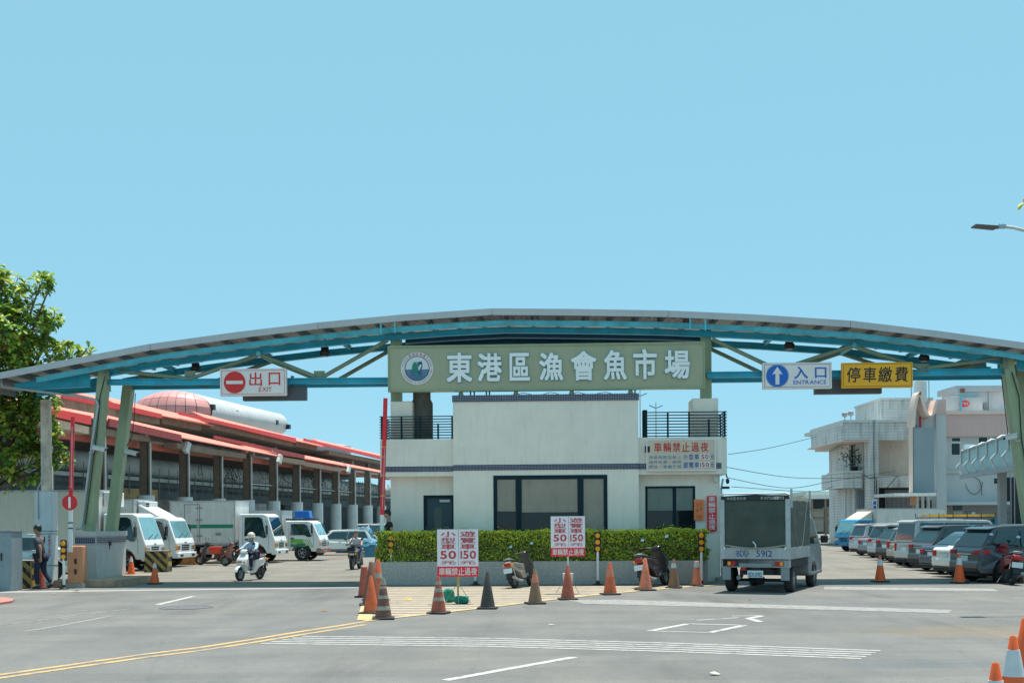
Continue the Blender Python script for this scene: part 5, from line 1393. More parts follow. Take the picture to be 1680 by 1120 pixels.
    MB().box(-hl - .01, -hl + .2, -hw_ * .78, hw_ * .78, .30, .46 if dark_bumper else .36).build('bumper', M_BLACK, e, bevel=.03)
    MB().box(-hl + .05, hl - .05, -hw_ + .25, hw_ - .25, .2, .5).build('underbody', M_DARK, e)
    MB().box(-hl + .035, -hl + .06, -.35, .35, zpl + .12, zpl + .15).build('tailgate_trim', M_CHROME, e)
    if rails:
        for s in (-1, 1): MB().tube([(x1 + .1, s * (wt - .05), H - .01), (x1 + .3, s * (wt - .05), H + .06), (x2 - .4, s * (wt - .05), H + .07), (x2 - .15, s * (wt - .05), H)], .018, 6).build('roof_rail', M_CHROME, e)
    return e, K
P_ANT = paintm('anthracite car paint', (.05, .06, .075)); P_SIL = paintm('silver car paint', (.50, .52, .54)); P_WHT = paintm('white car paint', (.74, .74, .70)); P_NAVY = paintm('dark blue car paint', (.02, .05, .09))
P_BEI = paintm('beige car paint', (.42, .38, .30)); P_GRY = paintm('grey car paint', (.20, .22, .25)); P_CHAR = paintm('charcoal car paint', (.06, .065, .07)); P_COP = paintm('copper car paint', (.35, .12, .05))
VPX, VPY = 1165.0, 851.8
ANG = R(12)
def park(px_corner, kind, pm, label, **k):
    d = 32.5 * 386.0 / (px_corner - VPX)
    p = atd(px_corner, 900, d); p.z = 0
    K = KINDS[kind]
    f = Vector((math.cos(ANG), math.sin(ANG), 0)); l = Vector((-math.sin(ANG), math.cos(ANG), 0))
    # the given corner is the rear left one
    c = p + f * (K['L'] / 2 * .9) - l * (K['W'] / 2 * .9)
    e, K = car(label, kind, pm, c, ANG, **k); e.scale = (.9, .9, .9)
    return e, K
park(1551, 'suv', P_ANT, 'anthracite crossover with roof rails, nearest car of the row beside the red scooter', rails=True, dark_bumper=True)
park(1523, 'sedan', P_WHT, 'white saloon with round red lamps beside the nearest crossover', lights=(.22, .68, .88))
wag, _ = park(1503, 'sedan', P_NAVY, 'dark blue saloon between the white saloon and a charcoal crossover')
park(1484, 'suv', P_CHAR, 'charcoal crossover with a slanting rear window right of the tall silver van', dark_bumper=True)
van_, vk = park(1462, 'van', P_SIL, 'tall silver van with a big dark rear window and roof ladder')
park(1450, 'hatch', P_BEI, 'beige hatchback half hidden between the silver van and a black crossover')
park(1432, 'suv', P_CHAR, 'black crossover with a pale number plate left of the beige hatchback', dark_bumper=True)
park(1419, 'mpv', P_SIL, 'silver people carrier with an upright rear window, third from the far end')
park(1404, 'sedan', P_GRY, 'grey saloon second from the far end of the row')
park(1389.5, 'mpv', P_SIL, 'silver people carrier with a wide red lamp strip at the far end')
park(1529, 'hatch', P_COP, 'copper coloured hatchback deeper in the car park behind the saloons')[0].location += Vector((5.2, 1.6, 0))
# ladder and rack on the van roof
lad = empty('roof_ladder', van_.matrix_world @ Vector((0, 0, 0)) if False else van_.location + Vector((0, 0, vk['H'] * .9 + .04)), ANG, 'yellow aluminium ladder lying on dark racks on the silver van', 'ladder'); lad.scale = (.62, 1, 1)
for s in (-1, 1): MB().box(-2.1, 2.3, s * .22 - .02, s * .22 + .02, .08, .16).build('side_rail', mat('yellow ladder', (.70, .38, .03), .4), lad)
for k in range(14): MB().box(-2.0 + k * .31, -1.97 + k * .31, -.2, .2, .10, .14).build('rung', M_GALV, lad)
for k in range(5): MB().tube([(-1.9 + k * .9, -.75, 0), (-1.9 + k * .9, -.75, .2), (-1.9 + k * .9, -.75, .05), (-1.9 + k * .9, .75, .05), (-1.9 + k * .9, .75, .2)], .02, 5).build('roof_bar', M_BLACK, lad)

# ---- cab-over trucks
def slab_xz(poly, y0, y1): return MB().xz(poly, y0, y1)
def box_truck(label, loc, ang, cabH, boxL, boxH, boxZ=.75, W_=1.95, stripe=None, glass=None, fairing=False, flame=False, green=False, fridge=True, body=None, wr=.37, group='white box trucks parked nose out along the market', lampm=None, grille=True, name='box_truck', boxm=None, rust=False, rack=False):
    e = empty(name, loc, ang, label, 'truck', group); h = W_ / 2
    cm = body or M_WHITE; bx = boxm or M_WHITE2
    # cab: origin = front axle on the ground, nose to +x
    nose = .82; back = -.78; zb = .55
    ar = wr + .09
    pr = [(nose, .42), (nose + .02, .95), (nose - .04, 1.12), (nose - .34, cabH - .08), (nose - .50, cabH), (back, cabH), (back, .62)]
    a_ = [(ar * math.cos(t), wr + ar * math.sin(t)) for t in [PI - k * PI / 8 for k in range(9)]]
    a_ = [(x - .02, max(z, .42)) for x, z in a_]
    pr += [p for p in a_]
    vs = []; n = len(pr)
    for s in (-1, 1):
        for x, z in pr:
            ins = .10 * max(0, (z - 1.1) / (cabH - 1.1)); vs.append((x, s * (h - ins), z))
    MB().add(vs, [tuple(range(n)), tuple(range(2 * n - 1, n - 1, -1))] + [(i, i + n, (i + 1) % n + n, (i + 1) % n) for i in range(n)]).build('cab', cm, e, bevel=.05, seg=3)
    def yy(z): return h - .10 * max(0, (z - 1.1) / (cabH - 1.1))
    for s in (-1, 1):
        p = [(-.52, 1.17), (.12, 1.17), (.30, 1.08), (.44, 1.10), (.24, cabH - .22), (.12, cabH - .14), (-.52, cabH - .14)]
        k_ = len(p); vs = [(x, s * (yy(z) + .006), z) for x, z in p] + [(x, s * (yy(z) - .03), z) for x, z in p]
        MB().add(vs, [tuple(range(k_)), tuple(range(2 * k_ - 1, k_ - 1, -1))] + [(i, (i + 1) % k_, (i + 1) % k_ + k_, i + k_) for i in range(k_)]).build('side_window', M_TRUCKGLASS, e)
        b = MB()
        for (xa, za), (xb, zb_) in zip([(-.6, .62), (-.6, cabH - .07), (.2, cabH - .07), (.55, 1.1), (.55, .55)][:-1], [(-.6, cabH - .07), (.2, cabH - .07), (.55, 1.1), (.55, .62)]):
            b.bar((xa, s * (yy(za) + .002), za), (xb, s * (yy(zb_) + .002), zb_), .014, .008, up=(0, 1, 0))
        b.build('door_seam', M_GREY, e)
        MB().box(-.5, -.36, *sorted((s * (h - .01), s * (h + .02))), 1.0, 1.05).build('door_handle', M_BLACK, e)
        mr = MB(); mr.box(.50, .56, *sorted((s * (h + .12), s * (h + .30))), 1.25, 1.62); mr.tube([(.45, s * (h - .04), 1.15), (.53, s * (h + .2), 1.2), (.53, s * (h + .2), 1.7), (.40, s * (h - .08), cabH - .3)], .015, 5); mr.build('mirror', M_BLACK, e)
        hd = MB(); hd.box(nose - .12, nose + .045, *sorted((s * (h - .04), s * (h - .38))), .68, .86); hd.build('headlamp', M_CHROME, e, bevel=.02)
        MB().box(nose - .14, nose + .043, *sorted((s * (h - .01), s * (h - .12))), .66, .88).build('indicator', lampm or M_AMBER, e)
        wheel(e, 0, s * (h - .15), wr, .22, s, M_GREY, 6, .55)
        b = MB(); b.lathe([(ar + .02, -.02), (ar + .02, .02), (ar - .02, .02), (ar - .02, -.02)], 24, M=Matrix.Translation((-.02, s * (h - .01), wr)), axis='y')
    vs = []
    zz0, zz1 = 1.18, cabH - .14
    fx = lambda z: nose - .04 - (z - 1.12) / (cabH - 1.2) * .30
    vs = [(fx(zz0) + .012, -h + .10, zz0), (fx(zz0) + .012, h - .10, zz0), (fx(zz1) + .012, h - .19, zz1), (fx(zz1) + .012, -h + .19, zz1)]
    vs += [(x - .04, y, z) for x, y, z in vs]
    MB().add(vs, [(0, 1, 2, 3), (7, 6, 5, 4), (0, 4, 5, 1), (1, 5, 6, 2), (2, 6, 7, 3), (3, 7, 4, 0)]).build('windscreen', glass or M_SKYGLASS, e)
    w_ = MB(); w_.bar((fx(1.2) + .03, -.5, 1.19), (fx(1.4) + .03, .1, 1.35), .015, .015); w_.bar((fx(1.2) + .03, .1, 1.19), (fx(1.4) + .03, .6, 1.35), .015, .015); w_.build('wiper', M_BLACK, e)
    if grille:
        g = MB()
        for r_ in range(3):
            for c_ in range(4): g.box(nose + .0, nose + .032, -.38 + c_ * .2, -.22 + c_ * .2, .66 + r_ * .085, .71 + r_ * .085)
        g.build('grille_slot', M_BLACK, e, kind='stuff'); MB().box(nose + .01, nose + .035, -.1, .1, .96, 1.0).build('badge', M_GREY, e)
    bm_ = MB(); bm_.box(nose - .15, nose + .10, -h - .01, h + .01, .36, .58); bm_.build('bumper', cm if not rust else mat('rusty grey bumper', (.25, .2, .17), .7, var=.4, vs=5), e, bevel=.03)
    for s in (-1, 1): MB().box(nose + .08, nose + .112, *sorted((s * .45, s * .75)), .42, .50).build('fog_lamp', M_BLACK if not rust else M_RED, e)
    # chassis, tank, rear wheels
    x1 = back - .12; x0 = x1 - boxL
    MB().box(x0 + .1, back + .3, -.42, -.30, .5, .68).build('chassis_rail', M_BLACK, e); MB().box(x0 + .1, back + .3, .30, .42, .5, .68).build('chassis_rail', M_BLACK, e)
    for s in (-1, 1):
        wheel(e, x0 + boxL * .30, s * (h - .17), wr, .30, s, M_GREY, 6, .55)
        MB().box(x0 + boxL * .45, x0 + boxL * .70, *sorted((s * (h - .05), s * (h - .4))), .38, .70).build('side_tank', M_DARK if s > 0 else M_GREY, e, bevel=.03)
    MB().box(x0 + .2, back + .1, -.3, .3, .45, .7).build('underbody', M_DARK, e)
    # cargo box
    MB().box(x0, x1, -h - .02, h + .02, boxZ, boxH).build('cargo_box', bx, e, bevel=.015)
    t = MB()
    for s in (-1, 1):
        for z in (boxZ, boxH - .07): t.box(x0 - .01, x1 + .01, *sorted((s * (h + .015), s * (h + .035))), z, z + .07)
        for x in (x0, x1 - .07): t.box(x, x + .07, *sorted((s * (h + .015), s * (h + .036))), boxZ + .07, boxH - .07)
        t.box(x0 + boxL * .42, x0 + boxL * .42 + .03, *sorted((s * (h + .01), s * (h + .028))), boxZ + .07, boxH - .07)
    for z in (boxZ, boxH - .07): t.box(x1 - .0, x1 + .02, -h, h, z, z + .07)
    t.build('edge_trim', M_GALV, e, kind='stuff')
    d_ = MB()   # side door outline with hinges
    xa, xb = x0 + boxL * .22, x0 + boxL * .46
    for s in (-1,):
        y = sorted((s * (h + .012), s * (h + .03)))
        for (p0, p1, z0, z1) in ((xa, xa + .035, boxZ + .12, boxH - .15), (xb - .035, xb, boxZ + .12, boxH - .15), (xa, xb, boxH - .185, boxH - .15)): d_.box(p0, p1, y[0], y[1], z0, z1)
        for z in (boxZ + .35, boxZ + (boxH - boxZ) * .55, boxH - .35): d_.box(xb - .18, xb + .10, y[0] - .02, y[1], z, z + .05)
    d_.build('door_frame', M_GREY, e, kind='stuff')
    if stripe:
        zc = boxZ + (boxH - boxZ) * .37
        for xa, xb in ((x0 + .1, x0 + boxL * .42 - .02), (x0 + boxL * .42 + .05, x1 - .1)): MB().box(xa, xb, -h - .024, -h - .018, zc, zc + .16).build('stripe', stripe, e)
        MB().box(x0 + boxL * .7, x0 + boxL * .78, -h - .04, -h - .02, zc - .32, zc - .2).build('side_lamp', M_GREY, e)
    if fridge:
        f = MB(); f.box(x1 + .02, x1 + .32, -h + .35, h - .35, boxH - .62, boxH - .08); f.build('fridge_unit', M_WHITE, e, bevel=.03)
        g = MB()
        for r_ in range(4):
            for c_ in range(3): g.box(x1 + .318, x1 + .332, -h + .4 + c_ * .12, -h + .49 + c_ * .12, boxH - .56 + r_ * .11, boxH - .48 + r_ * .11)
        g.build('fridge_vent', M_BLACK, e, kind='stuff')
    if fairing:
        vs = [(back, -h + .18, cabH - .01), (nose - .62, -h + .22, cabH - .01), (nose - .62, h - .22, cabH - .01), (back, h - .18, cabH - .01), (back - .05, -h + .25, cabH + .52), (back + .05, -h + .25, cabH + .50), (back + .05, h - .25, cabH + .50), (back - .05, h - .25, cabH + .52), ((back + nose) / 2 - .15, -h + .26, cabH + .20), ((back + nose) / 2 - .15, h - .26, cabH + .20)]
        MB().add(vs, [(0, 1, 8, 5, 4), (3, 7, 6, 9, 2), (1, 2, 9, 8), (8, 9, 6, 5), (5, 6, 7, 4), (0, 4, 7, 3)]).build('wind_deflector', cm if fairing is True else fairing, e, bevel=.03)
    y_ = -h - .004
    if flame:
        for pts, m in (([(-.42, .98), (-.28, .99), (-.1, .92), (.05, .82), (.26, .80), (.12, .77), (.22, .74), (.02, .74), (-.1, .80), (-.18, .79), (-.30, .90)], mat('flame red print', (.38, .05, .03), .4)), ([(-.36, .965), (-.2, .95), (-.02, .82), (.18, .785), (.0, .77), (-.14, .84), (-.26, .90)], mat('flame orange print', (.65, .30, .06), .4))):
            MB().xz(pts, y_ - (.002 if 'red' in m.name else .006), y_ + .02).build('flame_decal', m, e)
    if green:
        gm = mat('green door print', (.12, .42, .06), .4); gd = mat('dark green print', (.01, .20, .11), .4)
        MB().xz([(-.52, .99), (.02, .99), (.14, .80), (-.52, .80)], y_, y_ + .02).build('green_decal', gm, e); MB().xz([(-.52, .77), (.16, .77), (.24, .64), (-.52, .64)], y_, y_ + .02).build('green_decal', gd, e)
        b = MB()
        for k in range(3): b.xz([(.06 + k * .12, .99), (.10 + k * .12, .99), (.42 + k * .06, .62), (.38 + k * .06, .62)], y_, y_ + .02)
        b.build('decal_line', gm, e, kind='stuff')
    if rack:
        b = MB()
        for s in (-1, 1): b.box(back, nose - .4, s * (h - .2) - .02, s * (h - .2) + .02, cabH + .06, cabH + .10)
        for k in range(4): b.box(back + k * .3, back + k * .3 + .03, -h + .2, h - .2, cabH + .02, cabH + .08)
        b.build('roof_rack', M_BLACK, e)
    return e
def gpt(px, py): p = ground(px, py); p.z = 0; return p
TA = R(-3)
box_truck('white refrigerated box truck with teal windscreen nearest the left gate pedestal', atd(219, 933, 43.5).xy.to_3d(), R(-3), 2.12, 7.2, 3.0, .95, boxm=mat('greenish white truck body', (.60, .62, .56), .5, var=.06, vs=.8, streak=.2))
box_truck('white box truck with a tall swept wind deflector behind the black and yellow barrier', atd(272, 925, 47.0).xy.to_3d(), R(-6), 1.98, 3.6, 2.72, .8, fairing=True, glass=mat('teal windscreen', (.10, .25, .28), .05, spec=1.))
box_truck('white box truck with green side stripe and flame print on its door', atd(431, 922, 51.0).xy.to_3d(), R(-4), 2.13, 2.9, 2.72, .82, stripe=mat('green stripe', (.0, .22, .13), .45), flame=True, glass=M_TRUCKGLASS, fridge=False)
tk4 = box_truck('older white truck with green door print and rusty bumper', atd(503, 920, 53.5).xy.to_3d(), R(-4), 1.82, 3.0, 2.3, .7, green=True, glass=M_SKYGLASS, fridge=False, W_=1.75, wr=.36, rust=True, rack=True)
box_truck('blue and cream cab truck with a long pale box beyond the parked cars', atd(1402, 895, 62).xy.to_3d(), R(200), 2.05, 5.6, 2.75, .8, body=mat('blue truck cab', (.02, .22, .42), .4), fairing=mat('cream deflector', (.55, .50, .42), .5), fridge=False, group=None).scale = (.83,) * 3
# blue crate on the truck rack
e = empty('blue_crate', tk4.matrix_basis @ Vector((-.1, -.1, 1.94)), R(-4), 'bright blue plastic crate on the roof rack of the older white truck', 'crate')
MB().add([(-.36, -.3, 0), (.36, -.3, 0), (.36, .3, 0), (-.36, .3, 0), (-.32, -.26, .34), (.32, -.26, .34), (.32, .26, .34), (-.32, .26, .34)], [(0, 3, 2, 1), (4, 5, 6, 7), (0, 1, 5, 4), (1, 2, 6, 5), (2, 3, 7, 6), (3, 0, 4, 7)]).build('body', mat('bright blue plastic', (.01, .16, .55), .4), e, bevel=.02)
b = MB(); b.box(-.38, .38, -.32, .32, -.0, .05); b.build('rim', mat('bright blue plastic', (.01, .16, .55), .4), e)
for k in range(6): MB().box(-.33 + k * .12, -.30 + k * .12, -.315, -.26, .05, .30).build('rib', mat('bright blue plastic', (.01, .16, .55), .4), e)
# cars beside the market
car('white hatchback with red lamps parked beyond the older truck', 'hatch', P_WHT, atd(556, 905, 62).xy.to_3d(), R(195), group=None)[0].scale = (.85,) * 3
car('white car nose seen behind the left striped barrier', 'sedan', P_WHT, Vector((-15.6, 35.6, 0)), R(200), group=None)
car('white van deep under the market roof beside the last columns', 'van', P_WHT, atd(618, 890, 94).xy.to_3d(), R(60), group=None)[0].scale = (.85,) * 3

# ---- canvas covered pickup seen from behind
PT = R(90 - 25)
pr_ = atd(1239, 900, 27.6); pr_.z = 0
pk = empty('canvas_truck', pr_, PT, 'small silver truck with dark green canvas load cover driving in under the entrance', 'truck')
hw_ = .84
M_CANV = mat('dark green canvas', (.06, .078, .064), .8, var=.28, vs=1.5, bump=.9, bs=5, streak=.15, dirt=(.06, .08, .07))
M_SILP = mat('silver grey truck paint', (.40, .42, .43), .4, .3, var=.15, vs=2, streak=.5, dirt=(.18, .15, .11))
MB().box(.0, 2.35, -hw_ + .05, hw_ - .05, .62, .82).build('bed_floor', M_DARK, pk)
tg = MB().box(-.03, .02, -hw_ + .03, hw_ - .03, .80, 1.08).build('tailgate', M_SILP, pk, bevel=.01)
# letters: lane-facing -x side, text runs towards -y (right as seen from behind)
def back_text(s, y0, y1, z0, z1, x, m, name, parent, off=0, cjk=False):
    """text on a face that looks towards -x; y0 -> y1 left to right for someone behind (y decreasing)"""
    mb = MB(); put_text(mb, s, 0, abs(y0 - y1), z0, z1, 0, off=off, cjk=cjk)
    mb.v = [(x + v[1], y0 - v[0], v[2]) for v in mb.v]
    return mb.build(name, m, parent)
M_BLUEL = mat('dark blue lettering', (.01, .04, .22), .5, var=.1)
back_text('BDU-', .44, .12, .86, 1.01, -.034, M_BLUEL, 'lettering', tg, off=.012); back_text('5912', -.03, -.41, .86, 1.01, -.034, M_BLUEL, 'lettering', tg, off=.012)
for s in (-1, 1):
    MB().box(.02, 2.35, *sorted((s * hw_, s * (hw_ - .03))), .80, 1.08).build('side_board', M_SILP, pk, bevel=.008)
    MB().box(-.04, .04, *sorted((s * hw_, s * (hw_ - .11))), .80, 2.22).build('corner_post', M_GALV, pk)
    MB().box(-.06, -.03, *sorted((s * (hw_ - .09), s * (hw_ - .13))), 1.02, 1.10).build('latch', M_CHROME, pk)
# canvas
cvs = MB(); prof = [(-hw_, 1.04), (-hw_ - .005, 1.6), (-hw_, 2.20), (-hw_ + .10, 2.31), (0, 2.34), (hw_ - .10, 2.31), (hw_, 2.20), (hw_ + .005, 1.6), (hw_, 1.04)]
xs = [0.02 + 2.36 * k / 6 for k in range(7)]
vs = []; n = len(prof)
for k, x in enumerate(xs):
    sag = .025 if k % 2 else 0
    for y, z in prof: vs.append((x, y * (1 - sag * .3), z - (sag if z > 2 else 0)))
cvs.add(vs, [(k * n + i, k * n + i + 1, (k + 1) * n + i + 1, (k + 1) * n + i) for k in range(6) for i in range(n - 1)] + [tuple(range(6 * n, 7 * n))])
cvs.build('canvas_cover', M_CANV, pk, smooth=True)
# rear curtain, slightly bulging with a drooping hem
b = MB(); NX, NZ = 16, 10; vs = []
for j in range(NZ + 1):
    for i in range(NX + 1):
        u, v = i / NX, j / NZ; y = (hw_ - .105) * (1 - 2 * u); z = 1.13 + (2.20 - 1.13) * v - (.07 * math.sin(PI * u)) * (1 - v) ** 3
        x = -.015 - .03 * math.sin(PI * u) * math.sin(PI * v) - .008 * math.sin(u * 9 + v * 4) 
        vs.append((x, y, z))
b.add(vs, [(j * (NX + 1) + i, j * (NX + 1) + i + 1, (j + 1) * (NX + 1) + i + 1, (j + 1) * (NX + 1) + i) for j in range(NZ) for i in range(NX)])
b.build('rear_curtain', M_CANV, pk, smooth=True)
b = MB(); pts = [(-.05, (hw_ - .10) * (1 - 2 * k / 12), 1.135 - .08 * math.sin(PI * k / 12)) for k in range(13)]; b.tube(pts, .022, 6); b.build('curtain_hem', mat('pale canvas hem', (.30, .29, .22), .8, var=.2), pk, smooth=True)
MB().tube([(-.06, .04, 1.22), (-.075, 0, 1.18), (-.075, -.03, 1.14), (-.06, -.02, 1.08)], .015, 6).build('strap', M_WHITE, pk)
hd = MB().box(-.035, .02, -hw_ + .03, hw_ - .03, 2.19, 2.31).build('header_board', M_BLACK, pk, bevel=.01)
MB().tube([(-.03, hw_, 2.1), (-.03, hw_ - .02, 2.32), (-.03, hw_ - .1, 2.36), (-.03, -hw_ + .1, 2.36), (-.03, -hw_, 2.32)], .02, 6).build('top_bar', M_GALV, pk, smooth=True)
M_PALEL = mat('pale lettering', (.45, .46, .44), .6, var=.1)
back_text('漁會區信託車', .68, .20, 2.215, 2.285, -.038, M_PALEL, 'header_lettering', hd, cjk=True); back_text('專', -.14, -.21, 2.215, 2.285, -.038, M_PALEL, 'header_lettering', hd, cjk=True); back_text('線7581193', -.23, -.70, 2.215, 2.285, -.038, M_PALEL, 'header_lettering', hd, cjk=True)
for x in (0.02, 2.3): MB().box(x - .035, x + .035, -hw_ - .04, -hw_ - .0, 2.02, 2.46).build('side_bracket', M_GALV, pk)
for x0, x1 in ((.12, .75), (2.0, 1.3)):
    MB().tube([(x0, -hw_ - .012, 2.2), (x1, -hw_ - .02, 1.05)], .005, 4).build('rope', M_GREY, pk)
# rear bumper bar with lamps
MB().box(.0, .12, -hw_ + .02, hw_ - .02, .60, .79).build('rear_bar', M_SILP, pk, bevel=.01); MB().box(-.02, .0, -hw_ + .45, hw_ - .45, .62, .70).build('bar_recess', M_GREY, pk)
for s in (-1, 1):
    lm = MB().box(-.03, .0, *sorted((s * (hw_ - .17), s * (hw_ - .37))), .64, .75).build('tail_lamp', M_REDL, pk, bevel=.01)
    MB().box(-.036, -.0, *sorted((s * (hw_ - .18), s * (hw_ - .25))), .65, .74).build('indicator', M_AMBER, lm)
    MB().box(.02, .04, *sorted((s * (hw_ - .04), s * (hw_ - .24))), .30, .60).build('mudflap', M_GREY, pk)
MB().box(.0, .03, .22, .36, .53, .60).build('reflector', M_REDL, pk)
pl = MB().box(-.02, .0, -.19, .19, .36, .53).build('number_plate', M_PLATE, pk, bevel=.006)
back_text('BDU5912', .16, -.16, .385, .485, -.024, M_PLATETXT, 'plate_lettering', pl, off=.01)
MB().box(.06, .12, -.1, .1, .53, .62).build('plate_bracket', M_BLACK, pk)
MB().cyl((.05, .42, .35), (.35, .42, .38), .05, n=10).build('exhaust', M_GREY, pk); 
b = MB(); b.cyl((.52, -.7, .28), (.52, .7, .28), .04); b.sphere((.52, 0, .28), .12, 8, 6); b.box(.1, 3.5, -.4, -.32, .42, .55); b.box(.1, 3.5, .32, .4, .42, .55); b.build('axle', M_DARK, pk)
MB().box(.1, 3.2, -.32, .32, .42, .6).build('underbody', M_DARK, pk)
for s in (-1, 1):
    wheel(pk, .55, s * (hw_ - .13), .31, .20, s, M_GREY, 5, .62); wheel(pk, 3.05, s * (hw_ - .10), .31, .19, s, M_GREY, 5, .62)
# cab
cp = [(2.42, .35), (2.42, 1.0), (2.46, 1.80), (2.60, 1.90), (3.25, 1.88), (3.55, 1.72), (3.95, 1.12), (4.15, .95), (4.2, .5), (4.1, .32)] + [(3.05 + .36 * math.cos(t), .285 + .36 * math.sin(t)) for t in [k * PI / 8 for k in range(9)]]
vs = []; n = len(cp)
for s in (-1, 1):
    for x, z in cp: vs.append((x, s * (hw_ - .02 - .12 * max(0, (z - 1.05) / .85)), z))
MB().add(vs, [tuple(range(n)), tuple(range(2 * n - 1, n - 1, -1))] + [(i, i + n, (i + 1) % n + n, (i + 1) % n) for i in range(n)]).build('cab', mat('dark silver cab paint', (.26, .28, .29), .35, .3, var=.1), pk, bevel=.04)
for s in (-1, 1):
    p = [(2.62, 1.12), (3.72, 1.12), (3.45, 1.66), (3.25, 1.76), (2.66, 1.78)]; k_ = len(p); f_ = lambda z: hw_ - .02 - .12 * (z - 1.05) / .85
    vs = [(x, s * (f_(z) + .006), z) for x, z in p] + [(x, s * (f_(z) - .02), z) for x, z in p]
    MB().add(vs, [tuple(range(k_)), tuple(range(2 * k_ - 1, k_ - 1, -1))] + [(i, (i + 1) % k_, (i + 1) % k_ + k_, i + k_) for i in range(k_)]).build('side_window', M_TRUCKGLASS, pk)
    mr = MB(); mr.box(3.55, 3.65, *sorted((s * (hw_ + .05), s * (hw_ + .24))), 1.12, 1.32); mr.build('mirror', M_BLACK, pk, bevel=.03)
MB().box(2.5, 4.0, -hw_ - .01, -hw_ + .05, .33, .40).build('sill', M_GREY, pk)
MB().box(2.9, 3.02, -hw_ - .005, -hw_ + .02, .98, 1.01).build('door_handle', M_CHROME, pk)
# ------------------------------------------------------------------ people and scooters
def skin(name, V, E_, m, parent=None, sub=1, root=0, **kw):
    """V: list of (pos, radius or (rx, ry)); E_: edges"""
    import bmesh
    me = bpy.data.meshes.new(name); bm = bmesh.new(); lay = bm.verts.layers.skin.verify()
    vs = []
    for i, (p, r) in enumerate(V):
        v = bm.verts.new(p); v[lay].radius = r if isinstance(r, tuple) else (r, r); v[lay].use_root = (i == root); vs.append(v)
    for a, b in E_: bm.edges.new((vs[a], vs[b]))
    bm.to_mesh(me); bm.free(); me.materials.append(m)
    o = link(name, me, parent, **kw)
    s = o.modifiers.new('skin', 'SKIN'); s.use_smooth_shade = True; s.branch_smoothing = .6
    u = o.modifiers.new('sub', 'SUBSURF'); u.levels = sub; u.render_levels = sub
    return o
def lerp(a, b, t): return Vector(a).lerp(Vector(b), t)
def person(label, loc, rz, J, skinm, shirt, trousers, shoe, hair, group=None, sleeve=1.0, face=Vector((1, 0, 0)), helmet=None, mask=None, vest=None, name='person'):
    """J: joints in local metres, person faces +x. sleeve 0.5 short, 1.0 long"""
    e = empty(name, loc, rz, label, 'person', group)
    j = {k: Vector(v) for k, v in J.items()}
    V, E_ = [], []
    def add(p, r, prev=None):
        V.append((Vector(p), r)); i = len(V) - 1
        if prev is not None: E_.append((prev, i))
        return i
    pel = add(j['pelvis'], (.115, .09)); wa = add(lerp(j['pelvis'], j['chest'], .45), (.10, .08), pel); ch = add(j['chest'], (.085, .06), wa)
    nk = add(j['neck'], .055, ch); hb = add(lerp(j['neck'], j['head'], .55), (.080, .086), nk); hc = add(j['head'], (.100, .118), hb); add(j['head'] + (j['head'] - j['neck']).normalized() * .07, (.078, .092), hc)
    for s in 'lr':
        sh = add(j['sh' + s], .050, ch); el = add(j['el' + s], .042, sh); wr = add(j['wr' + s], .027, el)
        d = (j['wr' + s] - j['el' + s]).normalized(); pm_ = j['wr' + s] + d * .06
        pa = add(pm_, (.034, .02), wr)
        side = d.cross(Vector((0, 0, 1))); side = side.normalized() if side.length > .1 else Vector((0, 1, 0))
        curl = Vector((0, 0, -1)) if abs(d.z) < .8 else Vector((1, 0, 0))
        for q_, (o_, ln) in enumerate(((-.027, .055), (-.009, .066), (.009, .062), (.027, .048))):
            f0 = add(pm_ + d * .035 + side * o_, .009, pa); f1 = add(pm_ + d * (.035 + ln * .5) + side * o_ * 1.05 + curl * .014, .0085, f0); add(pm_ + d * (.03 + ln * .7) + side * o_ * 1.05 + curl * (.014 + ln * .5), .0075, f1)
        t0 = add(pm_ + side * .035 * (1 if s == 'l' else -1) - d * .01 + curl * .01, .0095, pa); add(pm_ + side * .045 * (1 if s == 'l' else -1) + d * .025 + curl * .03, .008, t0)
        hp = add(j['hip' + s], .085, pel); kn = add(j['kn' + s], .052, hp); cf = add(lerp(j['kn' + s], j['an' + s], .3), .05, kn); an = add(j['an' + s], .034, cf); add(j['toe' + s], (.035, .028), an)
    skin('body', V, E_, skinm, e)
    # shirt
    V, E_ = [], []
    a = add(lerp(j['pelvis'], j['chest'], -.12), (.165, .135)); b_ = add(lerp(j['pelvis'], j['chest'], .4), (.158, .13), a); c_ = add(j['chest'], (.20, .165), b_); n_ = add(lerp(j['chest'], j['neck'], .72), .095, c_)
    for s in 'lr':
        sh = add(j['sh' + s], .090, c_); el = add(lerp(j['sh' + s], j['el' + s], min(1, sleeve * 1.0)), .078 if sleeve < 1 else .06, sh)
        if sleeve >= 1: add(lerp(j['el' + s], j['wr' + s], .92), .042, el)
    skin('shirt', V, E_, shirt, e)
    if vest:
        V, E_ = [], []
        a = add(lerp(j['pelvis'], j['chest'], .0), (.178, .148)); b_ = add(lerp(j['pelvis'], j['chest'], .5), (.172, .145), a); add(lerp(j['pelvis'], j['chest'], 1.05), (.185, .15), b_); skin('vest', V, E_, vest, e)
    V, E_ = [], []
    a = add(j['pelvis'], (.158, .13))
    for s in 'lr':
        h_ = add(j['hip' + s], .108, a); k = add(j['kn' + s], .075, h_); add(lerp(j['kn' + s], j['an' + s], .93), .058, k)
    skin('trousers', V, E_, trousers, e)
    for s in 'lr':
        V, E_ = [], []
        h_ = add(j['an' + s] + (j['an' + s] - j['toe' + s]).normalized() * .05 + Vector((0, 0, -.03)), (.045, .04)); m_ = add(lerp(j['an' + s], j['toe' + s], .5) + Vector((0, 0, -.015)), (.05, .042), h_); add(j['toe' + s], (.048, .032), m_); skin('shoe', V, E_, shoe, e)
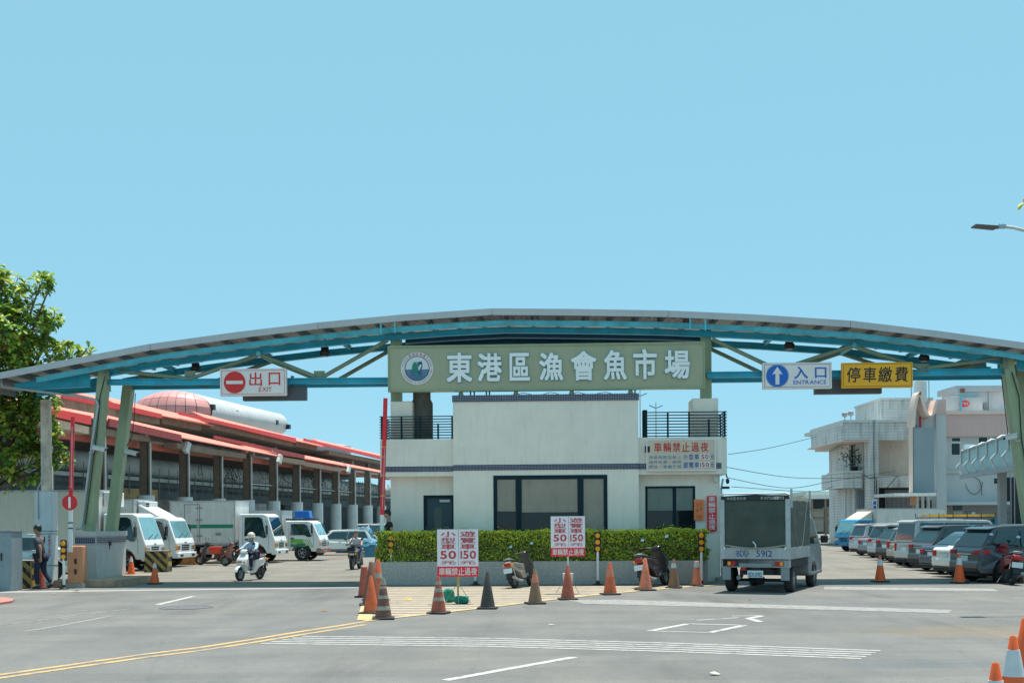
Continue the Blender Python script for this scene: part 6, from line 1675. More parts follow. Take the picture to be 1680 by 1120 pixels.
    up = (j['head'] - j['neck']).normalized(); f = (face - up * face.dot(up)).normalized(); l = up.cross(f)
    H = j['head']
    Mx = Matrix.Translation(H) @ Matrix(((f.x, l.x, up.x), (f.y, l.y, up.y), (f.z, l.z, up.z))).to_4x4()
    if helmet:
        MB().lathe([(.135, -.02), (.138, .03), (.125, .09), (.09, .135), (.045, .158), (0, .163)], 18, M=Mx @ Matrix.Diagonal((1.08, .98, 1, 1))).build('helmet', helmet, e, smooth=True)
        MB().lathe([(.16, .02), (.15, .05)], 18, M=Mx @ Matrix.Translation((.03, 0, -.02)) @ Matrix.Diagonal((1.05, .95, 1, 1))).build('helmet_brim', helmet, e)
    else:
        hm = MB().lathe([(.098, -.005), (.104, .03), (.098, .07), (.074, .108), (.038, .126), (0, .130)], 16, M=Mx @ Matrix.Translation((-.014, 0, .012)) @ Matrix.Rotation(R(-20), 4, 'Y') @ Matrix.Diagonal((1.05, .95, 1, 1)))
        hm.lathe([(.0, -.075), (.06, -.07), (.085, -.03), (.09, .02)], 14, M=Mx @ Matrix.Translation((-.034, 0, .0)) @ Matrix.Diagonal((.95, .9, 1, 1)))
        hm.build('hair', hair, e, smooth=True)
    # face
    MB().add([tuple(Mx @ Vector(p)) for p in ((.088, -.013, -.035), (.088, .013, -.035), (.118, 0, -.03), (.092, 0, .015))], [(0, 1, 2), (1, 3, 2), (3, 0, 2), (0, 3, 1)]).build('nose', skinm, e, smooth=True)
    for s in (-1, 1):
        c = Mx @ Vector((.086, s * .032, .012)); MB().sphere(c, .010, 8, 6).build('eye', M_BLACK, e)
        c = Mx @ Vector((.0, s * .088, -.01)); MB().sphere(c, .022, 8, 6, (.9, .5, 1.4)).build('ear', skinm, e)
    c = Mx @ Vector((.083, 0, -.06)); MB().sphere(c, .016, 8, 4, (.5, 1.4, .35)).build('mouth', mat('lip', (.25, .08, .06), .6), e)
    if mask:
        MB().lathe([(.0, .0), (.05, .012), (.078, .05), (.082, .06)], 14, M=Mx @ Matrix.Translation((.135, 0, -.05)) @ Matrix.Rotation(-PI / 2, 4, 'Y') @ Matrix.Diagonal((.75, .95, 1, 1))).build('face_mask', mask, e, smooth=True)
    return e
S_TAN = mat('tanned skin', (.30, .16, .10), .55, var=.08, vs=8); S_LIGHT = mat('light skin', (.45, .27, .19), .55, var=.08, vs=8)
HAIR = mat('black hair', (.012, .011, .01), .5, var=.3, vs=30)
CL_GREY = mat('dark grey shirt cloth', (.055, .065, .075), .85, var=.15, vs=6, bump=.2, bs=12); CL_BLACK = mat('black shirt cloth', (.015, .016, .02), .8, var=.2, vs=6); CL_NAVY = mat('dark navy trousers', (.012, .018, .04), .85, var=.15, vs=6, bump=.2, bs=12)
CL_BLUE = mat('pale blue shirt cloth', (.38, .52, .66), .8, var=.08, vs=6, bump=.2, bs=14); CL_WHITE = mat('off white shirt cloth', (.55, .58, .64), .8, var=.06, vs=6, bump=.2, bs=14); SHOE = mat('dark shoe', (.02, .02, .022), .6)
CL_TEAL = mat('teal vest cloth', (.02, .25, .30), .7, var=.15, vs=8)
walk = dict(pelvis=(0, 0, .93), chest=(.05, 0, 1.28), neck=(.07, 0, 1.47), head=(.11, 0, 1.60), shl=(.04, .17, 1.38), shr=(.06, -.17, 1.38), ell=(-.12, .24, 1.12), elr=(.16, -.24, 1.13), wrl=(-.14, .26, .87), wrr=(.30, -.24, .92),
            hipl=(0, .09, .88), hipr=(0, -.09, .88), knl=(.10, .09, .48), knr=(-.02, -.09, .48), anl=(.05, .09, .09), anr=(-.25, -.09, .14), toel=(.20, .09, .04), toer=(-.12, -.09, .05))
g = gpt(68, 966)
person('man in grey shirt and navy trousers walking left past the striped barrier', g, R(172), walk, S_TAN, CL_GREY, CL_NAVY, SHOE, HAIR, sleeve=.75, face=Vector((1, .1, 0)))
p_ = GF.w(GL(638, 0, 0).x + .03, .0); p_ = atd(641, 900, 33.0); p_.z = 0.34
stand = dict(walk); stand.update(anr=(-.12, -.09, .09), toer=(.03, -.09, .04), elr=(.02, -.24, 1.10), wrr=(.10, -.24, .86), head=(.10, 0, 1.62), neck=(.05, 0, 1.48))
person('young man in black shirt walking left behind the hedge end', p_, R(175), stand, S_LIGHT, CL_BLACK, CL_NAVY, SHOE, HAIR, sleeve=.6)
# ---- scooters
def scooter(label, loc, rz, col, lean=0.0, steer=0.0, front_rack=None, mirrors=True, box=None, plate=True, seat=None, group=None, under=None, plate_m=None, shield=None):
    e = empty('scooter', loc, rz, label, 'scooter', group); e.rotation_euler = (lean, 0, rz)
    sm = seat or M_BLACK; um = under or M_BLACK
    wr = .235; xf, xr = .66, -.60
    def wl(x, nm='wheel'):
        w = bpy.data.objects.new(nm, None); C.objects.link(w); w.parent = e; w.location = (x, 0, wr)
        MB().lathe([(wr * .62, -.045), (wr * .92, -.055), (wr, -.025), (wr, .025), (wr * .92, .055), (wr * .62, .045)], 22, axis='y', caps=False).build('tyre', M_TYRE, w, smooth=True)
        b = MB(); b.lathe([(wr * .66, -.04), (wr * .66, .04), (wr * .6, .04), (wr * .6, -.04)], 18, axis='y', caps=False)
        for k in range(6): t = k * PI / 3; b.bar((0, 0, 0), (wr * .62 * math.cos(t), 0, wr * .62 * math.sin(t)), .03, .035, up=(0, 1, 0))
        b.cyl((0, -.05, 0), (0, .05, 0), .045); b.build('rim', M_GREY, w)
    wl(xf); wl(xr)
    # front: fork, fender, leg shield, headlight cowl, handlebar
    b = MB()
    for s in (-1, 1): b.tube([(xf, s * .07, wr), (xf - .12, s * .07, .52)], .02, 6)
    b.build('fork', M_GREY, e)
    def arcprof(c, r0, r1, a0, a1, n=8): return [(c[0] + r0 * math.cos(a0 + (a1 - a0) * k / n), c[1] + r0 * math.sin(a0 + (a1 - a0) * k / n)) for k in range(n + 1)] + [(c[0] + r1 * math.cos(a1 + (a0 - a1) * k / n), c[1] + r1 * math.sin(a1 + (a0 - a1) * k / n)) for k in range(n + 1)]
    MB().xz(arcprof((xf, wr), wr + .025, wr + .055, R(15), R(165)), -.065, .065).build('front_fender', col, e, bevel=.02)
    # leg shield: a bowed plate
    vs = []; pr = [(.60, .42, .10), (.66, .56, .20), (.58, .74, .22), (.45, .90, .17), (.42, .95, .12)]
    pi_ = [(.44, .26, .12), (.44, .45, .19), (.42, .68, .20), (.38, .86, .16), (.37, .93, .11)]
    b = MB(); rows = []
    for (x, z, w), (x2, z2, w2) in zip(pr, pi_): rows.append([(x2, -w2, z2), (x - .06, -w, z), (x, -w * .4, z), (x, w * .4, z), (x - .06, w, z), (x2, w2, z2)])
    vs = [p for r in rows for p in r]; n = 6
    b.add(vs, [(k * n + i, k * n + (i + 1) % n, (k + 1) * n + (i + 1) % n, (k + 1) * n + i) for k in range(len(rows) - 1) for i in range(n)] + [tuple(range(n)), tuple(range((len(rows) - 1) * n, len(rows) * n))])
    b.build('leg_shield', shield or col, e, smooth=False, bevel=.025)
    MB().box(.64, .675, -.09, .09, .60, .70).build('headlamp', M_CHROME, e, bevel=.02)
    for s in (-1, 1): MB().box(.60, .64, *sorted((s * .10, s * .18)), .62, .68).build('indicator', M_AMBER, e, bevel=.01)
    MB().xz([(.50, .93), (.46, 1.04), (.36, 1.08), (.28, 1.03), (.32, .93)], -.11, .11).build('handlebar_cowl', shield or col, e, bevel=.03)
    b = MB()
    for s in (-1, 1): b.tube([(.38, s * .08, 1.02), (.33, s * .24, 1.04), (.28, s * .34, 1.03)], .017, 6)
    b.tube([(.38, -.09, 1.02), (.38, .09, 1.02)], .017, 6)
    b.build('handlebar', M_BLACK, e)
    for s in (-1, 1): MB().cyl((.31, s * .27, 1.037), (.27, s * .37, 1.028), .024, n=8).build('grip', M_BLACK, e)
    if mirrors:
        for s in (-1, 1):
            m = MB(); m.tube([(.36, s * .22, 1.04), (.37, s * .30, 1.16), (.36, s * .33, 1.24)], .009, 5); mo = m.build('mirror_stem', M_BLACK, e)
            MB().sphere((.35, s * .35, 1.27), .06, 10, 6, (.25, 1.1, .75)).build('mirror', M_BLACK, mo, smooth=True)
            MB().sphere((.338, s * .35, 1.27), .054, 10, 6, (.12, 1.05, .7)).build('mirror_glass', mat('mirror glass', (.35, .60, .72), .03, .6), mo, smooth=True)
    # floor, body, seat
    MB().xz([(.44, .25), (.44, .34), (.02, .33), (-.04, .25)], -.17, .17).build('floorboard', um, e, bevel=.02)
    bod = [(.04, .26), (-.02, .50), (-.06, .70), (-.40, .74), (-.80, .80), (-.90, .77), (-.84, .62), (-.60, .52), (-.30, .42), (-.15, .27)]
    vs = []; n = len(bod)
    for s in (-1, 1):
        for x, z in bod: vs.append((x, s * (.15 + .03 * min(1, max(0, (z - .3) / .3)) - .09 * max(0, (-x - .55) / .35)), z))
    MB().add(vs, [tuple(range(n)), tuple(range(2 * n - 1, n - 1, -1))] + [(i, i + n, (i + 1) % n + n, (i + 1) % n) for i in range(n)]).build('side_panel', col, e, bevel=.03)
    MB().xz([(-.0, .70), (-.03, .78), (-.20, .775), (-.42, .80), (-.76, .86), (-.80, .82), (-.78, .79), (-.4, .735)], -.13, .13).build('seat', sm, e, bevel=.03)
    MB().tube([(-.62, -.12, .82), (-.86, -.11, .87), (-.92, 0, .88), (-.86, .11, .87), (-.62, .12, .82)], .014, 6).build('grab_rail', M_GREY, e)
    b = MB(); b.box(-.72, -.12, .02, .13, .2, .40); b.cyl((-.30, .03, .27), (-.30, .15, .27), .10, n=12); b.cyl((xr, .03, wr), (xr, .15, wr), .09, n=12); b.build('engine', M_DARK, e)
    MB().tube([(-.2, -.10, .2), (-.5, -.13, .22), (-.92, -.15, .33)], .045, 8).build('exhaust', M_GREY, e, smooth=True)
    b = MB(); b.tube([(-.62, .1, .27), (-.72, .1, .62)], .022, 6); b.tube([(-.62, -.1, .27), (-.72, -.1, .62)], .022, 6); b.build('shock_absorber', M_CHROME, e)
    MB().xz(arcprof((xr, wr), wr + .03, wr + .045, R(60), R(185)), -.06, .06).build('rear_fender', M_BLACK, e)
    MB().xz([(-.84, .60), (-.80, .58), (-.90, .28), (-.94, .30)], -.08, .08).build('mudguard', M_BLACK, e)
    MB().box(-.925, -.86, -.10, .10, .66, .75).build('tail_lamp', M_REDL, e, bevel=.015)
    for s in (-1, 1): MB().box(-.89, -.82, *sorted((s * .10, s * .16)), .66, .73).build('rear_indicator', M_AMBER if label.find('black') < 0 else M_REDL, e, bevel=.01)
    if plate: MB().box(-.93, -.915, -.135, .135, .46, .60, M=Matrix.Translation((-.0, 0, 0))).build('number_plate', plate_m or M_PLATE, e)
    MB().tube([(-.1, .12, .2), (-.14, .22, .02)], .012, 5).build('side_stand', M_GREY, e)
    return e
SC_WHITE = mat('white scooter plastic', (.72, .72, .70), .25, var=.04, coat=.4)
SC_SIL = mat('champagne grey scooter plastic', (.33, .32, .29), .3, .2, var=.1, coat=.3); SC_DRK = mat('dark plum scooter plastic', (.05, .03, .04), .25, var=.2, coat=.5); SC_RED = mat('dark red scooter plastic', (.16, .01, .02), .25, var=.1, coat=.5); SC_BRN = mat('brown scooter plastic', (.10, .06, .06), .35, var=.2)
SC_BLK = mat('black scooter plastic', (.02, .024, .028), .3, var=.1)
rz1 = math.atan2(-.94, -.33)
l1 = gpt(411, 951)
s1 = scooter('white scooter ridden towards the road by a masked rider', l1, rz1, SC_WHITE, seat=mat('dark red seat', (.10, .02, .02), .4), under=SC_WHITE)
sit = dict(pelvis=(-.22, 0, .86), chest=(-.14, 0, 1.18), neck=(-.10, 0, 1.36), head=(-.07, 0, 1.50), shl=(-.14, .18, 1.28), shr=(-.14, -.18, 1.28), ell=(.04, .27, 1.10), elr=(.04, -.27, 1.10), wrl=(.23, .31, 1.06), wrr=(.23, -.31, 1.06),
           hipl=(-.20, .10, .84), hipr=(-.20, -.10, .84), knl=(.22, .15, .76), knr=(.22, -.15, .76), anl=(.14, .13, .41), anr=(.14, -.13, .41), toel=(.29, .13, .37), toer=(.29, -.13, .37))
person('rider in helmet and green mask with pale blue jacket on the white scooter', l1, rz1, sit, S_TAN, CL_BLUE, CL_NAVY, SHOE, HAIR, helmet=mat('beige helmet', (.60, .50, .42), .3, var=.05), mask=mat('mint face mask', (.10, .45, .36), .8), vest=mat('pale blue vest', (.28, .42, .58), .8, var=.1))
rz2 = math.atan2(-.99, -.11)
l2 = gpt(584, 933)
s2 = scooter('dark grey scooter with a front basket ridden by a bareheaded man', l2, rz2, SC_BLK, under=mat('blue grey plastic', (.12, .18, .2), .4))
b = MB(); 
for k in range(5): z = .78 + k * .05; b.tube([(.62, -.16, z), (.86, -.16, z), (.86, .16, z), (.62, .16, z)], .006, 4)
for k in range(7): y = -.16 + k * .053; b.tube([(.86, y, .78), (.86, y, .98)], .005, 4); b.tube([(.62, y, .78), (.86, y, .78)], .005, 4)
b.box(.62, .85, -.15, .15, .78, .93)
b.build('basket', M_BLACK, s2, kind='stuff')
sit2 = dict(sit); sit2.update(elr=(.10, -.25, 1.05), wrr=(.09, -.09, 1.33), head=(-.06, 0, 1.50))
person('grey haired man in white shirt holding a hand to his mouth on a dark scooter', l2, rz2, sit2, S_LIGHT, CL_WHITE, mat('blue trousers', (.03, .05, .11), .85), SHOE, mat('grey hair', (.12, .11, .11), .6), sleeve=.7)
sc_bag = None
# parked scooters
scooter('champagne grey scooter leaning by the planter left of the second notice board', atd(858, 950, 30.55).xy.to_3d(), R(66), SC_SIL, lean=R(-9), shield=mat('dark grey scooter plastic', (.06, .06, .058), .3, var=.2))
scooter('dark plum scooter leaning by the planter behind the orange cones', atd(1076, 950, 30.45).xy.to_3d(), R(60), SC_DRK, lean=R(-8), shield=SC_BLK)
scooter('black and dark red scooter seen from behind beside the right pedestal', atd(1647, 950, 30.7).xy.to_3d(), R(84), SC_RED, lean=R(6), under=M_BLACK)
s5 = scooter('brown scooter with an orange basket parked by the flame print truck', gpt(352, 926), R(184), SC_BRN, lean=R(4))
e = empty('orange_basket', s5.location + Vector((.12, -.30, .48)), 0, 'orange plastic basket hanging on the brown scooter', 'basket')
MB().add([(-.20, -.13, 0), (.20, -.13, 0), (.20, .13, 0), (-.20, .13, 0), (-.24, -.16, .27), (.24, -.16, .27), (.24, .16, .27), (-.24, .16, .27)], [(0, 3, 2, 1), (0, 1, 5, 4), (1, 2, 6, 5), (2, 3, 7, 6), (3, 0, 4, 7)]).build('body', mat('orange basket plastic', (.70, .06, .02), .45), e)
b = MB(); b.tube([(-.24, -.16, .27), (.24, -.16, .27), (.24, .16, .27), (-.24, .16, .27), (-.24, -.16, .27)], .015, 5); b.build('rim', mat('orange basket plastic', (.70, .06, .02), .45), e)
s6 = scooter('second red brown scooter half hidden behind the masked rider', gpt(392, 928), R(170), mat('red brown plastic', (.28, .09, .07), .4, var=.2), lean=R(3))

for o in list(C.objects):
    if o.parent is None and o.get('category') in ('scooter', 'person') and ('ridden' in o['label'] or 'rider in' in o['label'] or 'hand to' in o['label'] or 'parked' in o['label'] or 'second' in o['label']): o.scale = (.88,) * 3
MB().box(-.6, .6, -.4, .5, 0, .33).build('concrete_step', M_CONC, loc=(p_.x, p_.y, 0), label='low concrete step hidden behind the left end of the hedge', cat='step')
# ------------------------------------------------------------------ planter, notice boards, cones, barriers
xl_, xr2 = GL(612, 958, -1.7).x, GL(1164, 957, -1.7).x
pcx = (xl_ + xr2) / 2; phw = (xr2 - xl_) / 2
ptop = GL(900, 920, -1.7).z
pln = empty('planter', GF.w(pcx, -1.7), RZ, 'long low grey granite planter holding the hedge', 'planter')
M_GRAN = mat('grey granite wash', (.40, .385, .36), .8, var=.25, vs=18, bump=.5, bs=60, streak=.25, dirt=(.24, .24, .23))
nseg = 1
b = MB(); r_ = .5
pl_ = [(-phw, 1.0), (-phw, 0), (phw - .35, 0), (phw - .18, .05), (phw - .05, .18), (phw, .35), (phw, 1.0)]
b.xy(pl_, 0, ptop); b.build('wall', M_GRAN, pln, bevel=.015)
MB().box(-phw + .08, phw - .08, .08, .94, ptop, ptop + .01).build('soil', mat('dark soil', (.05, .04, .03), .9), pln)
# hedge
hz1 = GL(900, 869, -1.55).z
hx0, hx1 = GL(614, 0, -1.55).x - pcx, GL(1152, 0, -1.55).x - pcx
hd_ = empty('hedge', GF.w(pcx, -1.7, ptop), RZ, 'trimmed bright green boxy hedge growing in the granite planter', 'hedge')
def leafmat(name, rgb, tr=.42):
    m = bpy.data.materials.new(name); m.use_nodes = True; N = m.node_tree.nodes; L = m.node_tree.links; p = N['Principled BSDF']
    p.inputs['Roughness'].default_value = .45
    oi = N.new('ShaderNodeNewGeometry'); r = N.new('ShaderNodeValToRGB')
    r.color_ramp.elements[0].color = tuple(c * .55 for c in rgb) + (1,); r.color_ramp.elements[1].color = tuple(c * 1.45 for c in rgb) + (1,)
    L.new(oi.outputs['Random Per Island'], r.inputs[0]); L.new(r.outputs[0], p.inputs['Base Color'])
    t = N.new('ShaderNodeBsdfTranslucent'); L.new(r.outputs[0], t.inputs['Color'])
    mx = N.new('ShaderNodeMixShader'); mx.inputs[0].default_value = tr
    out = N['Material Output']; L.new(p.outputs[0], mx.inputs[1]); L.new(t.outputs[0], mx.inputs[2]); L.new(mx.outputs[0], out.inputs[0])
    return m
L_YEL = leafmat('sunlit yellow green leaf', (.72, .74, .07)); L_MID = leafmat('mid green leaf', (.32, .42, .05)); L_DRK = leafmat('dark green leaf', (.09, .17, .03), .3)
hh_ = hz1 - ptop
rs = np.random.RandomState(5)
def leafcloud(name, P, Nn, size, mats_idx, mats, parent, aspect=.5, **kw):
    """P (n,3) centres, Nn (n,3) rough normals: one small folded leaf (two quads) per point"""
    n = len(P)
    r = rs.normal(size=(n, 3)); nn = Nn + r * .55; nn /= np.linalg.norm(nn, axis=1)[:, None]
    t = rs.normal(size=(n, 3)); t -= nn * (t * nn).sum(1)[:, None]; t /= np.linalg.norm(t, axis=1)[:, None]
    u = np.cross(nn, t); s = size[:, None]
    v = np.stack([P - t * s, P + u * s * aspect - nn * s * .15, P + t * s, P - u * s * aspect - nn * s * .15], 1).reshape(-1, 3)
    me = bpy.data.meshes.new(name); me.vertices.add(4 * n); me.vertices.foreach_set('co', v.astype('f').ravel())
    idx = np.arange(4 * n).reshape(-1, 4); f = np.concatenate([idx[:, [0, 1, 2]], idx[:, [0, 2, 3]]], 1).reshape(-1, 3)
    me.loops.add(f.size); me.loops.foreach_set('vertex_index', f.ravel().astype('i')); me.polygons.add(len(f))
    me.polygons.foreach_set('loop_start', np.arange(0, f.size, 3).astype('i')); me.polygons.foreach_set('loop_total', np.full(len(f), 3, 'i'))
    for m in mats: me.materials.append(m)
    me.polygons.foreach_set('material_index', np.repeat(mats_idx, 2).astype('i'))
    me.update(calc_edges=True); me.validate()
    return link(name, me, parent, **kw)
n = 34000
face = rs.choice(4, n, p=[.60, .26, .07, .07]); P = np.zeros((n, 3)); Nn = np.zeros((n, 3)); U = rs.rand(n, 2)
W_ = hx1 - hx0; Dp = .86
bump = lambda x: .03 * np.sin(x * 2.1) + .02 * np.sin(x * 5.3 + 1) + .015 * np.sin(x * 11.)
f0 = face == 0; P[f0] = np.stack([hx0 + U[f0, 0] * W_, .04 + bump(hx0 + U[f0, 0] * W_ + U[f0, 1] * 3) - rs.rand(f0.sum()) * -.16, U[f0, 1] * hh_], 1); Nn[f0] = (0, -1, .35)
f1 = face == 1; P[f1] = np.stack([hx0 + U[f1, 0] * W_, .05 + U[f1, 1] * Dp, hh_ + bump(hx0 + U[f1, 0] * W_) - rs.rand(f1.sum()) * .08 + (rs.rand(f1.sum()) > .97) * rs.rand(f1.sum()) * .12], 1); Nn[f1] = (0, -.1, 1)
for fi, x, nx in ((2, hx0, -1), (3, hx1, 1)):
    f = face == fi; P[f] = np.stack([x + nx * bump(U[f, 1] * 4) * 2 + nx * (.06 * np.sin(U[f, 1] * PI)) - nx * rs.rand(f.sum()) * .12, .05 + U[f, 0] * Dp, U[f, 1] * hh_], 1); Nn[f] = (nx, 0, .3)
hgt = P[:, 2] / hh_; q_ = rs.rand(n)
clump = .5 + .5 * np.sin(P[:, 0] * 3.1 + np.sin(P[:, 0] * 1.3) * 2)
mi = np.where(q_ < .20 + .60 * hgt ** 2.5 + .1 * clump, 0, np.where(q_ < .75, 1, 2))  # bright leaves crowd towards the top, painting the sunlit crest by leaf colour
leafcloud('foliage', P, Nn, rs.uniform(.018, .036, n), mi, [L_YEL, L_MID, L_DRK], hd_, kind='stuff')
MB().box(hx0 + .14, hx1 - .14, .22, .80, 0.0, hh_ - .10).build('shade_core', mat('shaded twig mass', (.035, .035, .018), .9, var=.5, vs=25), hd_)  # solid dark box filling the hedge, inner shade given by its colour
b = MB()
for k in range(260):
    x = hx0 + .1 + (W_ - .2) * rnd.random(); b.bar((x, .14, 0), (x + rnd.uniform(-.12, .12), .10, rnd.uniform(.3, .7) * hh_), .008, .008)
b.build('twig', mat('grey brown twig', (.16, .13, .09), .9), hd_, kind='stuff')

# ---- reflector posts
def reflector(px, pyt, pyb, lab, d=None):
    p = ground(px, pyb); e = empty('reflector_post', (p.x, p.y, 0), RZ, lab, 'marker post', 'white posts with three amber reflectors')
    zt = atd(px, pyt, p.y).z
    MB().cyl((0, 0, .04), (0, 0, zt - .5), .036, n=12).build('pole', M_WHITE, e, smooth=True)
    MB().lathe([(.13, 0), (.13, .02), (.06, .05), (.04, .12), (0, .12)], 12).build('foot', M_BLACK, e)
    MB().box(-.085, .085, -.03, .03, zt - .56, zt).build('back_plate', M_BLACK, e, bevel=.02)
    for k in range(3):
        MB().lathe([(.066, -.03), (.06, -.05), (.035, -.055), (.03, -.045), (0, -.045)], 16, M=Matrix.Translation((0, 0, zt - .10 - k * .178)), axis='y').build('reflector', M_AMBER, e, smooth=True)
reflector(642, 876, 959.5, 'white post with three amber reflectors at the left end of the hedge')
reflector(780, 876, 959.5, 'white reflector post mostly hidden behind the first notice board')
reflector(981, 872, 959, 'white post with three amber reflectors midway along the planter')
reflector(1151, 872, 959, 'white post with three amber reflectors at the right end of the hedge')
reflector(105, 885, 966, 'white post with three amber reflectors left of the orange barrier box')
# ---- notice boards
def notice(pxl, pxr, pyt, pyb, pyg, lab, pole):
    g0 = ground((pxl + pxr) / 2, pyg); d = g0.y
    A, B_ = atd(pxl, pyt, d), atd(pxr, pyb, d); c = (A.x + B_.x) / 2; w = (B_.x - A.x) / 2; z1, z0 = A.z, B_.z
    e = empty('notice_board', (c, d, 0), 0, lab, 'notice board', 'white notice boards with red parking prices')
    MB().box(-w, w, 0, .02, z0, z1).build('board', mat('white vinyl board', (.80, .75, .80), .4, var=.05), e)
    u = 2 * w / 345.0   # photo zoom units: 345 wide, 392 high
    Z = lambda v: z1 - v * (z1 - z0) / 392.0
    X = lambda v: -w + v * u
    MB().box(-w, w, -.004, 0, z0, Z(308)).build('red_band', mat('red vinyl', (.80, .015, .05), .4, var=.05), e)
    b = MB(); rows = [(17, 62), (70, 115), (121, 166)]
    for ch, (a_, b2) in zip('小型車', rows): put_glyph(b, ch, X(30), X(155), Z(b2), Z(a_), -.006, off=.015)
    for ch, (a_, b2) in zip('遊覽車', rows): put_glyph(b, ch, X(192), X(322), Z(b2), Z(a_), -.006, off=.015)
    put_text(b, '50', X(26), X(158), Z(245), Z(178), -.006, off=.045); put_text(b, '150', X(196), X(325), Z(245), Z(178), -.006, off=.045)
    put_glyph(b, '元', X(30), X(155), Z(290), Z(262), -.006, off=.015); put_glyph(b, '元', X(192), X(322), Z(290), Z(262), -.006, off=.015)
    b.build('price_lettering', mat('red print', (.55, .03, .04), .4, var=0), e)
    MB().box(X(178), X(181), -.003, 0, Z(300), Z(0)).build('joint', M_GREY, e)
    b = MB(); put_text(b, '車輛禁止過夜', X(12), X(335), Z(380), Z(318), -.008, off=.02, cjk=True, gap=.06); b.build('band_lettering', M_SW, e)
    MB().cyl((0, .03, .02), (0, .03, z1 - .2), .022, n=10).build('pole', pole, e)
    b = MB()
    for k in range(3): t = k * 2.09 + .6; b.tube([(0, .03, .45), (.32 * math.cos(t), .03 + .32 * math.sin(t), .01)], .008, 4)
    b.build('tripod_leg', M_GREY, e, kind='stuff')
    return e
notice(717, 785, 868, 945, 990, 'nearer notice board with red prices on a yellow pole above green bags', mat('yellow pole', (.55, .35, .03), .5))
notice(903.5, 960, 846.5, 912, 973, 'farther notice board with red prices in front of the office window', M_WHITE2)
# green sandbags
M_GBAG = mat('green woven bag', (.01, .22, .14), .5, var=.35, vs=14, bump=.6, bs=14)
for px, py, sx, sy, sz, r_, lab in ((737, 988, .115, .10, .15, .2, 'larger crumpled green sack leaning on the first notice board pole'), (757, 990, .16, .11, .085, -.1, 'flat green sack at the foot of the first notice board')):
    p = ground(px, py); b = MB(); n = 12; m = 8; vs = []
    for k in range(m + 1):
        for i in range(n):
            a_, t = PI * k / m, 2 * PI * i / n; f = 1 + .18 * math.sin(3 * t + k) + .1 * rnd.uniform(-1, 1)
            sp_ = lambda v, e_: math.copysign(abs(v) ** e_, v)
            vs.append((sx * f * sp_(math.sin(a_), .6) * sp_(math.cos(t), .7), sy * f * sp_(math.sin(a_), .6) * sp_(math.sin(t), .7), sz * (1 - sp_(math.cos(a_), .6)) * (.95 + .05 * f)))
    b.add(vs, [(k * n + i, k * n + (i + 1) % n, (k + 1) * n + (i + 1) % n, (k + 1) * n + i) for k in range(m) for i in range(n)])
    b.build('green_sack', M_GBAG, loc=(p.x, p.y, .005), rot=(0, 0, r_), label=lab, cat='sack')
p = ground(932, 965); b = MB().lathe([(.105, 0), (.14, .38), (.15, .39), (.13, .38), (.095, .02)], 16).build('white_bucket', M_WHITE2, loc=(p.x, p.y, 0.004), label='white plastic bucket standing behind the cone under the farther notice board', cat='bucket', smooth=True)

# ---- traffic cones
def conem(name, rgb, dirtc, amt): 
    return mat(name, rgb, .6, var=.2, vs=9, dirt=dirtc, bump=.15, bs=30)
CM = dict(fresh=mat('fresh orange cone', (.85, .12, .02), .45, var=.06, vs=6), orange=conem('scuffed orange cone', (.62, .12, .04), (.30, .14, .08), 0), red=conem('dull red cone', (.40, .09, .05), (.16, .10, .07), 0), brown=conem('sun baked brown cone', (.28, .15, .08), (.12, .09, .06), 0), pink=conem('faded pink orange cone', (.68, .20, .11), (.4, .2, .13), 0), dark=conem('tarred dark cone', (.06, .05, .04), (.12, .1, .08), 0), maroon=conem('dark rust cone', (.19, .075, .05), (.09, .06, .05), 0))
M_BAND = mat('white reflective band', (.62, .62, .62), .45, var=.12, vs=10); M_BANDG = mat('dirty cream band', (.36, .31, .25), .6, var=.3, vs=10)
def cone(px, pyb, pyt, colr, lab, bands=(), h=None, tilt=0, tip=None, bm_=None, group='traffic cones round the hatched island', base=.19, rbase=.145, cut=0, d=None):
    if d is None: p = ground(px, pyb)
    else: p = atd(px, pyb, d); p.z = 0
    H = atd(px, pyt, p.y).z
    e = empty('traffic_cone', (p.x, p.y, .004), rnd.uniform(-.3, .3), lab, 'traffic cone', group); e.rotation_euler[1] = tilt
    k = H / .7
    rb = rbase * k; rt = .028 * k; zb = .035
    if cut: rt = rb * cut
    R_ = lambda z: rb + (rt - rb) * (z - zb) / (H - zb)
    MB().lathe([(rb, zb), (R_(H * .5), H * .5), (rt, H - .01), (rt * .8, H), (rt * .55, H), (rt * .5, H - .06)], 20).build('body', CM[colr], e, smooth=True)
    if tip: MB().lathe([(R_(H * .84) + .003, H * .84), (rt + .003, H + .001), (0, H + .003)], 16).build('tip', tip, e, smooth=True)
    bs_ = base * k
    MB().box(-bs_, bs_, -bs_, bs_, 0, zb).build('base', M_DARK if not bm_ else bm_, e, bevel=.012)
    for z0, z1, m in bands: MB().lathe([(R_(H * z0) + .004, H * z0), (R_(H * z1) + .004, H * z1)], 20).build('reflective_band', m, e, smooth=True)
    return e
cone(598, 979, 929, 'red', 'truncated dull red cone with a loose cap, farthest left of the island cluster', cut=.5)
cone(609, 992, 921, 'maroon', 'rust coloured cone behind the island corner cluster')
cone(617, 985, 917, 'orange', 'tall orange cone with a pale band leaning in the corner cluster', ((.55, .68, M_BANDG),), tilt=.06)
cone(609, 1006, 944, 'orange', 'plain orange cone at the front left of the corner cluster')
cone(629, 1015, 948, 'maroon', 'dark brown cone with three dirty bands at the island corner', ((.74, .80, M_BANDG), (.50, .58, M_BANDG), (.22, .32, M_BANDG)), tip=M_BANDG)
